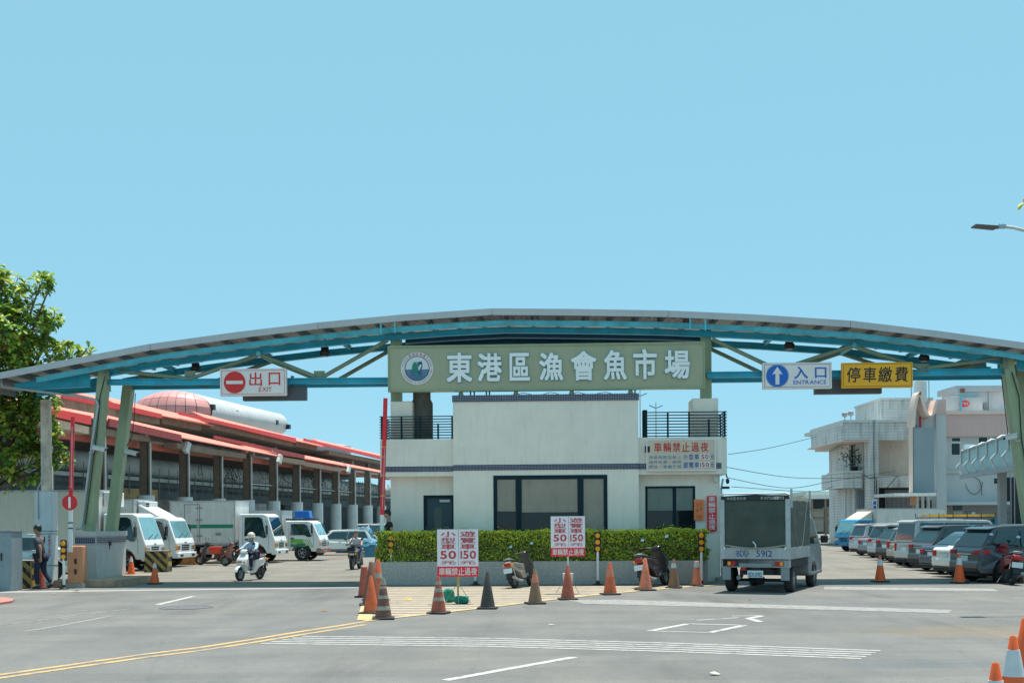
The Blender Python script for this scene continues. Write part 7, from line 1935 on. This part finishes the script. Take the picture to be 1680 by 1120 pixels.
cone(719.5, 1006, 945, 'red', 'red brown cone with slanted cream bands left of the first notice board', ((.78, .86, M_BANDG), (.58, .68, M_BANDG), (.34, .44, M_BANDG)))
cone(800, 998, 938, 'dark', 'almost black cone standing on the yellow edge line')
cone(878, 990, 934, 'brown', 'sun bleached brown cone with a pinkish tip left of the farther notice board', ((.62, .86, CM['pink']),))
cone(931.5, 983, 927, 'red', 'dull red cone directly below the farther notice board')
cone(1001, 975, 922, 'orange', 'orange cone with a worn white patch between the two parked scooters', ((.55, .80, CM['pink']),))
cone(1059, 968, 915, 'pink', 'faded pink orange cone in front of the plum scooter')
cone(1105.5, 964, 917, 'brown', 'brown cone with a white collar right of the plum scooter', ((.70, .86, M_WHITE2),))
cone(1143, 961, 920, 'pink', 'blunt topped orange cone with a pinkish top at the right planter end', ((.76, .97, M_WHITE2),), cut=.42)
cone(1444, 954, 910.5, 'fresh', 'clean orange cone with one white band in the entry lane', ((.62, .85, M_BAND),), group='cones across the entry lane')
cone(1574, 956, 909, 'fresh', 'clean orange cone with a white band before the crossover', ((.64, .88, M_BAND),), group='cones across the entry lane', base=.17)
cone(1363.5, 889, 873, 'orange', 'left one of two small far cones at the yard edge', ((.6, .8, M_BAND),), group='far small cones'); cone(1371, 888.5, 874, 'orange', 'right one of two small far cones at the yard edge', ((.6, .8, M_BAND),), group='far small cones')
cone(215.5, 945, 912, 'fresh', 'orange cone with a white collar beside the pedestal', ((.72, .92, M_BAND),), group='cones by the trucks'); cone(254, 957.5, 921, 'fresh', 'nearest orange cone before the truck barriers', ((.72, .92, M_BAND),), group='cones by the trucks')
cone(201, 942, 910, 'orange', 'orange cone half hidden behind the left pedestal', group='cones by the trucks')
cone(67.5, 965, 926, 'red', 'dull red cone with a pale collar at the walking man’s feet'.replace('’', "'"), ((.75, .92, M_BANDG),), group='cones by the left barrier')
cone(1634, 1192, 1087, 'fresh', 'small orange cone with a white band at the lower right corner', ((.58, .80, M_BAND),), group='near cones at the lower right', d=8.7)
cone(1663, 1150, 1043, 'fresh', 'tall orange cone with a broad white band at the right edge', ((.50, .83, M_BAND),), group='near cones at the lower right', d=10.2)
cone(1682, 1120, 1014, 'fresh', 'orange cone cut by the right edge of the picture', (), group='near cones at the lower right', d=11.4)
# base lines: vertical black characters on the tall near cone are left to its material
# ---- striped barriers
def stripe_mat(name):
    m = bpy.data.materials.new(name); m.use_nodes = True; N = m.node_tree.nodes; L = m.node_tree.links; p = N['Principled BSDF']; p.inputs['Roughness'].default_value = .75
    tc = N.new('ShaderNodeTexCoord'); sx = N.new('ShaderNodeSeparateXYZ'); L.new(tc.outputs['Object'], sx.inputs[0])
    a = N.new('ShaderNodeMath'); a.operation = 'ADD'; L.new(sx.outputs[0], a.inputs[0]); L.new(sx.outputs[2], a.inputs[1])
    f = N.new('ShaderNodeMath'); f.operation = 'MULTIPLY'; f.inputs[1].default_value = -3.1 ; L.new(a.outputs[0], f.inputs[0])
    g_ = N.new('ShaderNodeMath'); g_.operation = 'FRACT'; L.new(f.outputs[0], g_.inputs[0])
    h_ = N.new('ShaderNodeMath'); h_.operation = 'GREATER_THAN'; h_.inputs[1].default_value = .5; L.new(g_.outputs[0], h_.inputs[0])
    mx = N.new('ShaderNodeMixRGB'); L.new(h_.outputs[0], mx.inputs[0]); mx.inputs[1].default_value = (.025, .025, .028, 1); mx.inputs[2].default_value = (.36, .26, .06, 1)
    nz = N.new('ShaderNodeTexNoise'); nz.inputs['Scale'].default_value = 5; nz.inputs['Detail'].default_value = 8; L.new(tc.outputs['Object'], nz.inputs['Vector'])
    r = N.new('ShaderNodeValToRGB'); r.color_ramp.elements[0].position = .55; r.color_ramp.elements[1].position = .68; L.new(nz.outputs['Fac'], r.inputs[0])
    m2 = N.new('ShaderNodeMixRGB'); L.new(r.outputs[0], m2.inputs[0]); L.new(mx.outputs[0], m2.inputs[1]); m2.inputs[2].default_value = (.13, .12, .10, 1)
    L.new(m2.outputs[0], p.inputs['Base Color']); return m
M_STR = stripe_mat('black and yellow stripes'); M_YB = mat('worn yellow paint', (.34, .25, .08), .7, var=.3, vs=6, streak=.3)
def barrier(pxl, pxr, pyt, pyb, lab, flip=False, depth=1.2):
    g0 = ground((pxl + pxr) / 2, pyb); A, B_ = atd(pxl, pyt, g0.y), atd(pxr, pyb, g0.y); w = (B_.x - A.x) / 2
    e = empty('striped_barrier', ((A.x + B_.x) / 2, g0.y, 0), 0, lab, 'barrier', 'black and yellow concrete barriers')
    MB().xz([(-w, 0), (w, 0), (w * .93, A.z), (-w * .93, A.z)], 0, depth * .35).build('block', M_STR, e, bevel=.02)
    MB().xz([(w * .86, .02), (w * .995, .02), (w * .925, A.z - .01), (w * .82, A.z - .01)], -.012, -.002).build('yellow_edge', M_YB, e)
    MB().box(-w * .94, w * .94, -.01, depth * .35 + .01, A.z, A.z + .02).build('cap', M_CONC, e)
barrier(20, 53, 920, 965, 'striped barrier block behind the walking man at the left edge'); barrier(236, 277, 904, 938, 'striped barrier block before the second white truck'); 
e = empty('rusty_block', gpt(304, 926), 0, 'low rusty orange concrete block beside the striped barrier', 'block'); MB().box(-.55, .45, 0, .5, 0, .42).build('body', mat('rust orange concrete', (.42, .20, .07), .85, var=.4, vs=3, streak=.6), e, bevel=.03); MB().box(-.5, .4, .05, .45, .42, .45).build('cap', M_CONC, e)
e = empty('grey_cabinet', atd(2, 963, 30.3).xy.to_3d(), 0, 'plain grey steel cabinet at the left edge of the yard', 'cabinet')
MB().box(-1.3, .27, 0, .7, 0, 1.55).build('body', mat('blue grey cabinet', (.24, .30, .32), .5, var=.1, vs=2, streak=.3), e, bevel=.02); MB().box(-1.32, .29, -.02, .72, 1.55, 1.6).build('lid', M_GREY, e); MB().box(.0, .03, -.03, 0, .8, 1.0).build('handle', M_BLACK, e)
# ---- boom barriers
def boom(px, seg, labels, box=None):
    pass
d0 = ground(122, 964).y
def wz(px, py): p = atd(px, py, d0); return p
bp = wz(122, 960); bo = empty('boom_barrier', (bp.x, d0, 0), 0, 'raised red and white boom with a round stop disc on an orange motor box', 'barrier')
def lo(px, py, y=0): p = wz(px, py); return (p.x - bp.x, y, p.z)
a_, c_ = lo(110, 895), lo(135, 895)
MB().box(a_[0], c_[0], 0, .40, .1, a_[2]).build('motor_box', mat('faded orange metal', (.55, .24, .12), .6, var=.12, vs=3, streak=.3), bo, bevel=.03)
MB().box(a_[0] - .08, c_[0] + .05, -.05, .5, 0, .12).build('base', M_CONC, bo)
for py in (920, 937): q0 = lo(124, py); MB().box(q0[0] - .03, q0[0] + .03, -.02, 0, q0[2] - .07, q0[2] + .07).build('vent', M_BLACK, bo)
MB().bar(lo(117, 905, -.06), lo(117.5, 822, -.06), .10, .05, up=(0, 1, 0)).build('lower_arm', M_WHITE, bo)
MB().bar(lo(117.5, 822, -.06), lo(121, 684, -.06), .10, .05, up=(0, 1, 0)).build('arm', M_RED, bo)
for t in (.12, .3, .45, .62, .82): q0, q1 = Vector(lo(117.5, 822, -.06)).lerp(Vector(lo(121, 684, -.06)), t), Vector(lo(117.5, 822, -.06)).lerp(Vector(lo(121, 684, -.06)), t + .006); MB().bar(q0, q1, .115, .065, up=(0, 1, 0)).build('clamp', M_BLACK, bo)
MB().bar(lo(119, 800, -.09), lo(120.5, 700, -.09), .03, .008, up=(0, 1, 0)).build('reflective_strip', mat('pale pink strip', (.6, .3, .3), .4), bo)
q0 = lo(117, 824, -.10); MB().lathe([(.21, 0), (.21, -.02), (0, -.02)], 28, M=Matrix.Translation(q0), axis='y').build('stop_disc', mat('bright red disc', (.68, .02, .02), .4), bo); MB().box(q0[0] - .03, q0[0] + .03, -.135, -.122, q0[2] - .15, q0[2] + .15).build('stop_bar', M_SW, bo)
for py in (857, 866): q0 = lo(117.4, py, -.1); MB().box(q0[0] - .06, q0[0] + .06, -.1, -.02, q0[2] - .015, q0[2] + .015).build('clamp', M_BLACK, bo)
dB = GF.w(0, -1.4).y + .3
p0 = atd(628, 958, dB); b2 = empty('boom_barrier', (p0.x, dB, 0), 0, 'raised red boom with yellow bands before the left office wing', 'barrier')
def l2_(px, py, y=0): p = atd(px, py, dB); return (p.x - p0.x, y, p.z)
MB().bar(l2_(632.5, 653), l2_(627, 844), .115, .06, up=(0, 1, 0)).build('arm', M_RED, b2); MB().bar(l2_(627, 844), l2_(626, 905), .10, .06, up=(0, 1, 0)).build('lower_arm', M_WHITE, b2)
for py in (732, 748, 778, 812): q0, q1 = l2_(632.5 - (py - 653) * .0288, py), l2_(632.5 - (py - 653) * .0288, py + 1.6); MB().bar(q0, q1, .13, .075, up=(0, 1, 0)).build('yellow_band', mat('yellow band', (.7, .4, .05), .4), b2)
MB().bar(l2_(631.5, 735, -.04), l2_(627.5, 835, -.04), .025, .01, up=(0, 1, 0)).build('reflective_strip', mat('pale pink strip', (.6, .3, .3), .4), b2)
q0 = l2_(626, 905); MB().box(q0[0] - .2, q0[0] + .2, .06, .45, .0, q0[2] + .15).build('motor_box', mat('faded orange metal', (.55, .24, .12), .6), b2, bevel=.03)

# ---- posters and the notice on the office
def wallboard(pxl, pxr, pyt, pyb, b, nm, lab, m, th_=.03):
    A, B_ = GL(pxl, pyt, b), GL(pxr, pyb, b); e = empty(nm, GF.w((A.x + B_.x) / 2, b, B_.z), RZ, lab, 'sign'); w, h = (B_.x - A.x) / 2, A.z - B_.z
    MB().box(-w, w, 0, th_, 0, h).build('board', m, e); return e, w, h
e, w, h = wallboard(1062, 1173, 722, 770, -.47, 'parking_rule_sign', 'beige rule board with red title and blue lines on the right balcony front', mat('tan board face', (.66, .54, .42), .5, var=.05))
frm = MB(); frm.box(-w - .03, w + .03, -.015, .02, -.03, 0); frm.box(-w - .03, w + .03, -.015, .02, h, h + .03); frm.box(-w - .03, -w, -.015, .02, 0, h); frm.box(w, w + .03, -.015, .02, 0, h); frm.build('frame', M_SW, e)
uu = 2 * w / 435.0; X = lambda v: -w + v * uu; Z = lambda v: h - v * (h / 172.0)
b = MB(); put_text(b, '車輛禁止過夜', X(38), X(398), Z(68), Z(14), -.006, off=.02, cjk=True, gap=.16); b.build('title', mat('title red', (.62, .03, .02), .5, var=0), e)
M_BL2 = mat('sign blue print', (.02, .14, .45), .5, var=0)
b = MB(); put_text(b, '小型車', X(228), X(336), Z(112), Z(82), -.006, off=.02, cjk=True, gap=.25); put_text(b, '元', X(405), X(432), Z(112), Z(84), -.006, off=.02, cjk=True)
put_text(b, '遊覽車', X(228), X(336), Z(160), Z(128), -.006, off=.02, cjk=True, gap=.2); put_text(b, '元', X(405), X(432), Z(158), Z(130), -.006, off=.02, cjk=True); b.build('vehicle_lettering', M_BL2, e, kind='stuff')
b = MB(); 
for r_, s_ in enumerate(('停車時間至晚上', '逾時收費，隨時', '開放，車輛不得')): put_text(b, s_, X(8), X(220), Z(108 + r_ * 27), Z(90 + r_ * 27), -.006, cjk=True, gap=.2)
b.build('small_lettering', mat('faded blue print', (.10, .22, .42), .5, var=0), e)
for (a0, a1, z0, z1, s_) in ((340, 400, 112, 82, '50'), (332, 404, 158, 128, '150')):
    MB().box(X(a0), X(a1), -.006, -.001, Z(z0), Z(z1)).build('price_patch', M_SW, e); b = MB(); put_text(b, s_, X(a0 + 6), X(a1 - 6), Z(z0 - 3), Z(z1 + 3), -.009, off=.05); b.build('price', mat('price red', (.45, .02, .04), .5, var=0), e)
e, w, h = wallboard(1160, 1176, 813, 871, -.17, 'vertical_banner', 'narrow red banner with white characters hung on the right wall corner', mat('red vinyl', (.80, .015, .05), .4))
b = MB(); put_text(b, '車輛禁止過夜', -w * .72, w * .72, h * .03, h * .98, -.006, off=.02, cjk=True, vertical=True, gap=.08); b.build('lettering', M_SW, e)
e, w, h = wallboard(1138.5, 1155, 819, 852.5, -.17, 'orange_poster', 'small orange poster with faint red writing beside the right window', mat('orange poster', (.95, .24, .08), .6, var=.08))
b = MB(); put_text(b, '大家', w * .15, w * .75, h * .42, h * .85, -.004, cjk=True, vertical=True, gap=.2); put_text(b, '平安', -w * .6, -w * .05, h * .35, h * .78, -.004, cjk=True, vertical=True, gap=.2); put_text(b, '好運到', -w * .6, w * .6, h * .08, h * .24, -.004, cjk=True, gap=.2); b.build('lettering', mat('poster red', (.50, .08, .03), .6, var=0), e)
# notice leaning on the right pedestal, and an orange hoop
e = empty('leaning_notice', ground(1672, 951), 0, 'white notice with red writing behind the red scooter', 'notice'); e.location = (ground(1668, 950).x + .05, 31.2, .25)
MB().box(-.25, .3, 0, .03, .5, 1.15, M=Matrix.Rotation(.12, 4, 'Y')).build('board', M_WHITE, e)
b = MB(); 
for r_ in range(3): put_text(b, '停車收費', -.2 + r_ * .16, -.08 + r_ * .16, .52, 1.1, -.006, cjk=True, vertical=True, gap=.1)
b.v = [tuple(Matrix.Rotation(.12, 4, 'Y') @ Vector(v)) for v in b.v]; b.build('lettering', mat('price red', (.45, .02, .04)), e)
MB().tube([(.12, -.05, -.2), (.22, -.05, 0), (.26, -.05, .25), (.24, -.05, .5)], .06, 8).build('orange_hoop', CM['fresh'], loc=(ground(1668, 950).x + .0, 31.0, .25), label='bent orange plastic strip beside the red scooter', cat='plastic strip', smooth=True)
# ---- street lamp at the upper right
dl = 22.0
lp = atd(1735, 900, dl); lp.z = 0
sl = empty('street_lamp', lp, 0, 'street lamp arm with a flat slim head reaching in at the upper right', 'street lamp')
def sl_(px, py): p = atd(px, py, dl) - lp; return (p.x, 0, p.z)
MB().cyl((0, 0, 0), (0, 0, sl_(1735, 392)[2]), .09, .06, 12).build('pole', M_GALV, sl, smooth=True)
MB().tube([sl_(1735, 392), sl_(1705, 384), sl_(1680, 378), sl_(1662, 373.5), sl_(1648, 372)], .03, 10).build('arm', M_WHITE2, sl, smooth=True)
a0, a1, a2 = sl_(1597, 371), sl_(1634, 374), sl_(1648, 372)
MB().add([(a0[0], -.12, a0[2] - .012), (a1[0], -.13, a1[2] - .015), (a1[0], .13, a1[2] - .015), (a0[0], .12, a0[2] - .012), (a0[0], -.12, a0[2] + .012), (a1[0], -.13, a1[2] + .015), (a1[0], .13, a1[2] + .015), (a0[0], .12, a0[2] + .012)], [(0, 3, 2, 1), (4, 5, 6, 7), (0, 1, 5, 4), (1, 2, 6, 5), (2, 3, 7, 6), (3, 0, 4, 7)]).build('lamp_head', mat('dark lamp head', (.10, .09, .10), .5), sl)
MB().tube([a1, ((a1[0] + a2[0]) / 2, 0, a2[2] + .0), a2], .03, 8).build('neck', M_GREY, sl); MB().box(a2[0] - .12, a2[0] + .02, -.04, .04, a2[2] - .03, a2[2] + .035).build('clamp', M_GALV, sl)
b = MB()
for dx in (-.09, -.03): b.cyl((a2[0] + dx, 0, a2[2] + .03), (a2[0] + dx, 0, a2[2] + .07), .005, n=5)
b.build('pin', M_GREY, sl, kind='stuff')
# ---- tarps and bins among the far columns
M_TARP = mat('blue tarpaulin', (.03, .16, .24), .6, var=.35, vs=3, bump=.8, bs=5)
for px, d, sx, sz, lab in ((573, 66, .8, 1.1, 'blue draped tarpaulin heap beyond the white hatchback'), (596, 72, .7, 1.4, 'blue draped tarpaulin heap between the farthest columns'), (600, 58, .8, .9, 'small blue covered heap behind the man on the dark scooter')):
    p = atd(px, 900, d); b = MB(); n, m = 18, 9; vs = []
    for k in range(m + 1):
        for i in range(n):
            a_, t = PI / 2 * k / m, 2 * PI * i / n; f = 1 + .13 * math.sin(5 * t + px) * (1 - k / m) + .05 * rnd.uniform(-1, 1)
            vs.append((sx * f * math.cos(a_) ** .5 * math.cos(t), sx * .8 * f * math.cos(a_) ** .5 * math.sin(t), sz * math.sin(a_) ** .8 * (1 + .06 * math.sin(3 * t))))
    b.add(vs, [(k * n + i, k * n + (i + 1) % n, (k + 1) * n + (i + 1) % n, (k + 1) * n + i) for k in range(m) for i in range(n)])
    b.build('tarpaulin', M_TARP, loc=(p.x, p.y, 0), label=lab, cat='tarpaulin')
for k, (a_, i) in enumerate(((-3.0, 0.5), (-4.5, 1.6), (-3.5, 2.4), (-5, 3.5), (-3.2, 4.6), (-4.2, 5.7), (-3.6, 7.1))):
    p = MF.w(a_, i * SP); e = empty('fish_tank', p, -MF.th, 'dim %s tank on a stand inside the hall, %s' % (('blue', 'rusty red')[k % 2], ['behind the nearest bay', 'in the second bay', 'in the third bay', 'in the fourth bay', 'in the fifth bay', 'in the sixth bay', 'in the eighth bay'][k]), 'tank', 'tanks inside the market hall')
    mm = mat(('dim blue plastic', 'rusty red drum')[k % 2], ((.03, .13, .18), (.20, .07, .05))[k % 2], .5, var=.3)
    MB().lathe([(.7, .5), (.75, 1.9), (.78, 1.92), (.7, 1.9), (.65, 1.5), (0, 1.5)], 14).build('body', mm, e, smooth=True)
    for s in (-.5, .5): MB().box(s - .06, s + .06, -.5, .5, 0, .5).build('stand', M_GREY, e)

# ---- white square pillar at the far left with a slim rusty column on top
wp_ = atd(71.5, 948, 34.8); e = empty('white_pillar', (wp_.x, 34.8, 0), 0, 'white square pillar with a slim rusty column above, behind the walking man', 'pillar')
zt_ = atd(71, 806, 34.8).z
MB().box(-.25, .25, 0, .5, 0, zt_).build('base', mat('blue white pillar paint', (.60, .64, .66), .6, var=.08, streak=.2), e, bevel=.02)
MB().box(-.10, .12, .1, .4, zt_, atd(71, 655, 34.8).z).build('column', mat('rusty cream column', (.62, .52, .42), .7, var=.3, vs=3, streak=.5), e)
for z in (1.45, 1.53, .5): MB().box(-.256, .256, -.006, .506, z, z + .015).build('strap', M_BLACK, e)
MB().tube([(-.14, -.03, 1.9), (-.14, -.03, zt_ + .1), (.0, -.03, zt_ + .35), (.03, .0, zt_ + 1.4)], .02, 6).build('conduit', M_GALV, e)
b = MB(); put_text(b, '車輛禁止停放', .14, .22, .75, 1.42, -.006, cjk=True, vertical=True, gap=.1); b.build('lettering', mat('price red', (.45, .02, .04)), e)
# ------------------------------------------------------------------ trees
TL = [leafmat('broad dark leaf', (.11, .23, .05), .45), leafmat('broad mid leaf', (.28, .42, .06), .45), leafmat('broad sunlit leaf', (.55, .58, .09), .5), leafmat('rust red leaf', (.35, .07, .02), .3)]
M_BARK = mat('grey brown bark', (.13, .10, .075), .9, var=.3, vs=4, bump=.6, bs=14)
def leaf_mesh(L_, W_, m, fold=.12, droop=.25):
    P = [(0, 0, 0), (L_ * .35, W_ * .28, fold * W_), (L_ * .75, W_ * .5, fold * W_ - droop * L_ * .4), (L_, 0, -droop * L_ * .8), (L_ * .75, -W_ * .5, fold * W_ - droop * L_ * .4), (L_ * .35, -W_ * .28, fold * W_), (L_ * .5, 0, -droop * L_ * .15)]
    return P, [(0, 6, 1), (1, 6, 2), (2, 6, 3), (3, 6, 4), (4, 6, 5), (5, 6, 0)]
def frame_to(d, roll):
    d = d.normalized(); s = d.cross(Vector((0, 0, 1)))
    s = s.normalized() if s.length > .05 else Vector((1, 0, 0)); u = s.cross(d)
    return Matrix(((d.x, s.x, u.x), (d.y, s.y, u.y), (d.z, s.z, u.z))) @ Matrix.Rotation(roll, 3, 'X')
def tree(name, label, base, trunk_r, fork_z, blobs, nros, leafL, nsingle, cat='tree', spread=.8, seed=3):
    rn = random.Random(seed); e = empty(name, base, 0, label, cat)
    # limbs to every blob
    fork = Vector((.2, 0, fork_z))
    MB().cyl((0, 0, 0), (.1, 0, fork_z * .5), trunk_r * 1.25, trunk_r, 12).cyl((.1, 0, fork_z * .5), fork, trunk_r, trunk_r * .8, 12).build('trunk', M_BARK, e, smooth=True)
    tips = []
    for c, r in blobs:
        c = Vector(c) - Vector(base)
        mid = fork.lerp(c, .5) + Vector((rn.uniform(-.3, .3), rn.uniform(-.3, .3), -.25))
        b = MB(); pts = [fork, fork.lerp(mid, .5) + Vector((0, 0, .1)), mid, mid.lerp(c, .6), c]; rad = [trunk_r * .55, trunk_r * .4, trunk_r * .28, trunk_r * .18, .02]
        for (p, q_), (r0, r1) in zip(zip(pts[:-1], pts[1:]), zip(rad[:-1], rad[1:])): b.cyl(p, q_, r0, r1, 7)
        b.build('limb', M_BARK, e, smooth=True)
        k = max(3, int(nros * r * r))
        for _ in range(k):
            v = Vector((rn.gauss(0, 1), rn.gauss(0, 1), rn.gauss(0, 1))).normalized() * r * rn.uniform(.45, 1.0) ** .5
            v.y *= spread; tips.append((c + v, c, r))
    tw = MB(); allv = [MB() for _ in range(1)]; big = MB(); singles = []
    for p, c, r in tips:
        out = (p - c).normalized() + Vector((0, 0, .55)); out.normalize()
        if rn.random() < .5: tw.bar(p - out * .35, p, .018, .018)
        nl = rn.randint(6, 9); sidev = out.orthogonal().normalized()
        hi = (p.z - c.z) / r
        for k in range(nl):
            t = 2 * PI * k / nl + rn.uniform(-.3, .3)
            dirv = (Matrix.Rotation(t, 3, out) @ sidev) * 1.0 + out * rn.uniform(.15, .7)
            L_ = leafL * rn.uniform(.65, 1.2); Mx = frame_to(dirv, rn.uniform(-.4, .4))
            u = rn.random(); mi = 3 if u < .008 else (2 if u < .20 + .30 * max(0, hi) else (1 if u < .62 + .15 * hi else 0))  # blob tops get brighter leaves, undersides darker: sunlight painted by leaf choice
            singles.append((p + out * rn.uniform(-.03, .05), Mx, L_, mi))
    # nearest, most visible leaves are parts of their own
    singles.sort(key=lambda s: s[0].y)
    order = list(range(len(singles))); vis = [i for i in order if 0 < (singles[i][0].x + base[0]) / (singles[i][0].y + base[1]) * F + 840 < 1680]
    pick = set(vis[:nsingle])
    P, Fc = leaf_mesh(1, .55, None)
    meshes = []
    for m in TL:
        me = bpy.data.meshes.new('leaf'); me.from_pydata(P, [], Fc); me.materials.append(m); me.update(); meshes.append(me)
    V, FF, MI = [], [], []
    for i, (p, Mx, L_, mi) in enumerate(singles):
        if i in pick:
            o = link('leaf', meshes[mi], e); o.matrix_local = Matrix.Translation(p) @ Mx.to_4x4() @ Matrix.Scale(L_, 4)
        else:
            n0 = len(V); V += [tuple(p + Mx @ (Vector(q_) * L_)) for q_ in P]; FF += [tuple(a + n0 for a in f) for f in Fc]; MI += [mi] * len(Fc)
    me = bpy.data.meshes.new('crown'); me.from_pydata(V, [], FF)
    for m in TL: me.materials.append(m)
    me.polygons.foreach_set('material_index', MI); me.update()
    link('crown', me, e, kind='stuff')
    tw.build('twig', M_BARK, e, kind='stuff')
    return e
DT = 37.0
rb_ = random.Random(11)
def bl(px, py, rpx, dd=0): p = atd(px, py, DT + dd); return ((p.x, p.y, p.z), rpx * (DT + dd) / F)
blobs = [bl(12, 482, 34), bl(66, 466, 17), bl(86, 460, 9), bl(-30, 470, 45, .5), bl(45, 530, 40), bl(88, 524, 15), bl(5, 545, 50, -.4), bl(62, 580, 36, .3), bl(112, 580, 20), bl(143, 572, 12), bl(20, 605, 45, -.3), bl(-40, 590, 80, 1),
         bl(30, 655, 45), bl(70, 660, 25, .5), bl(15, 700, 45, -.3), bl(62, 705, 34), bl(80, 745, 24), bl(100, 752, 15), bl(40, 760, 34, -.3), bl(8, 790, 24), bl(-50, 720, 80, 1), bl(-60, 820, 50, 1), bl(-100, 500, 60, 1.5), bl(-110, 640, 80, 2)]
tb_ = atd(-70, 960, DT); 
tree('almond_tree', 'broad leaved green tree at the left edge behind the gate roof', (tb_.x, DT, 0), .22, 2.6, blobs, 125, .25, 290)
D3 = 18.0
def bl3(px, py, rpx): p = atd(px, py, D3); return ((p.x, p.y, p.z), rpx * D3 / F)
t3 = atd(1800, 900, D3)
tree('street_tree', 'green tree whose twig tip shows at the upper right edge', (t3.x, D3, 0), .15, 3.2, [bl3(1690, 338, 14), bl3(1725, 345, 30), bl3(1770, 340, 50), bl3(1820, 330, 60), bl3(1860, 380, 60), bl3(1800, 260, 70), bl3(1830, 430, 60), bl3(1900, 320, 80)], 260, .12, 60, seed=9)
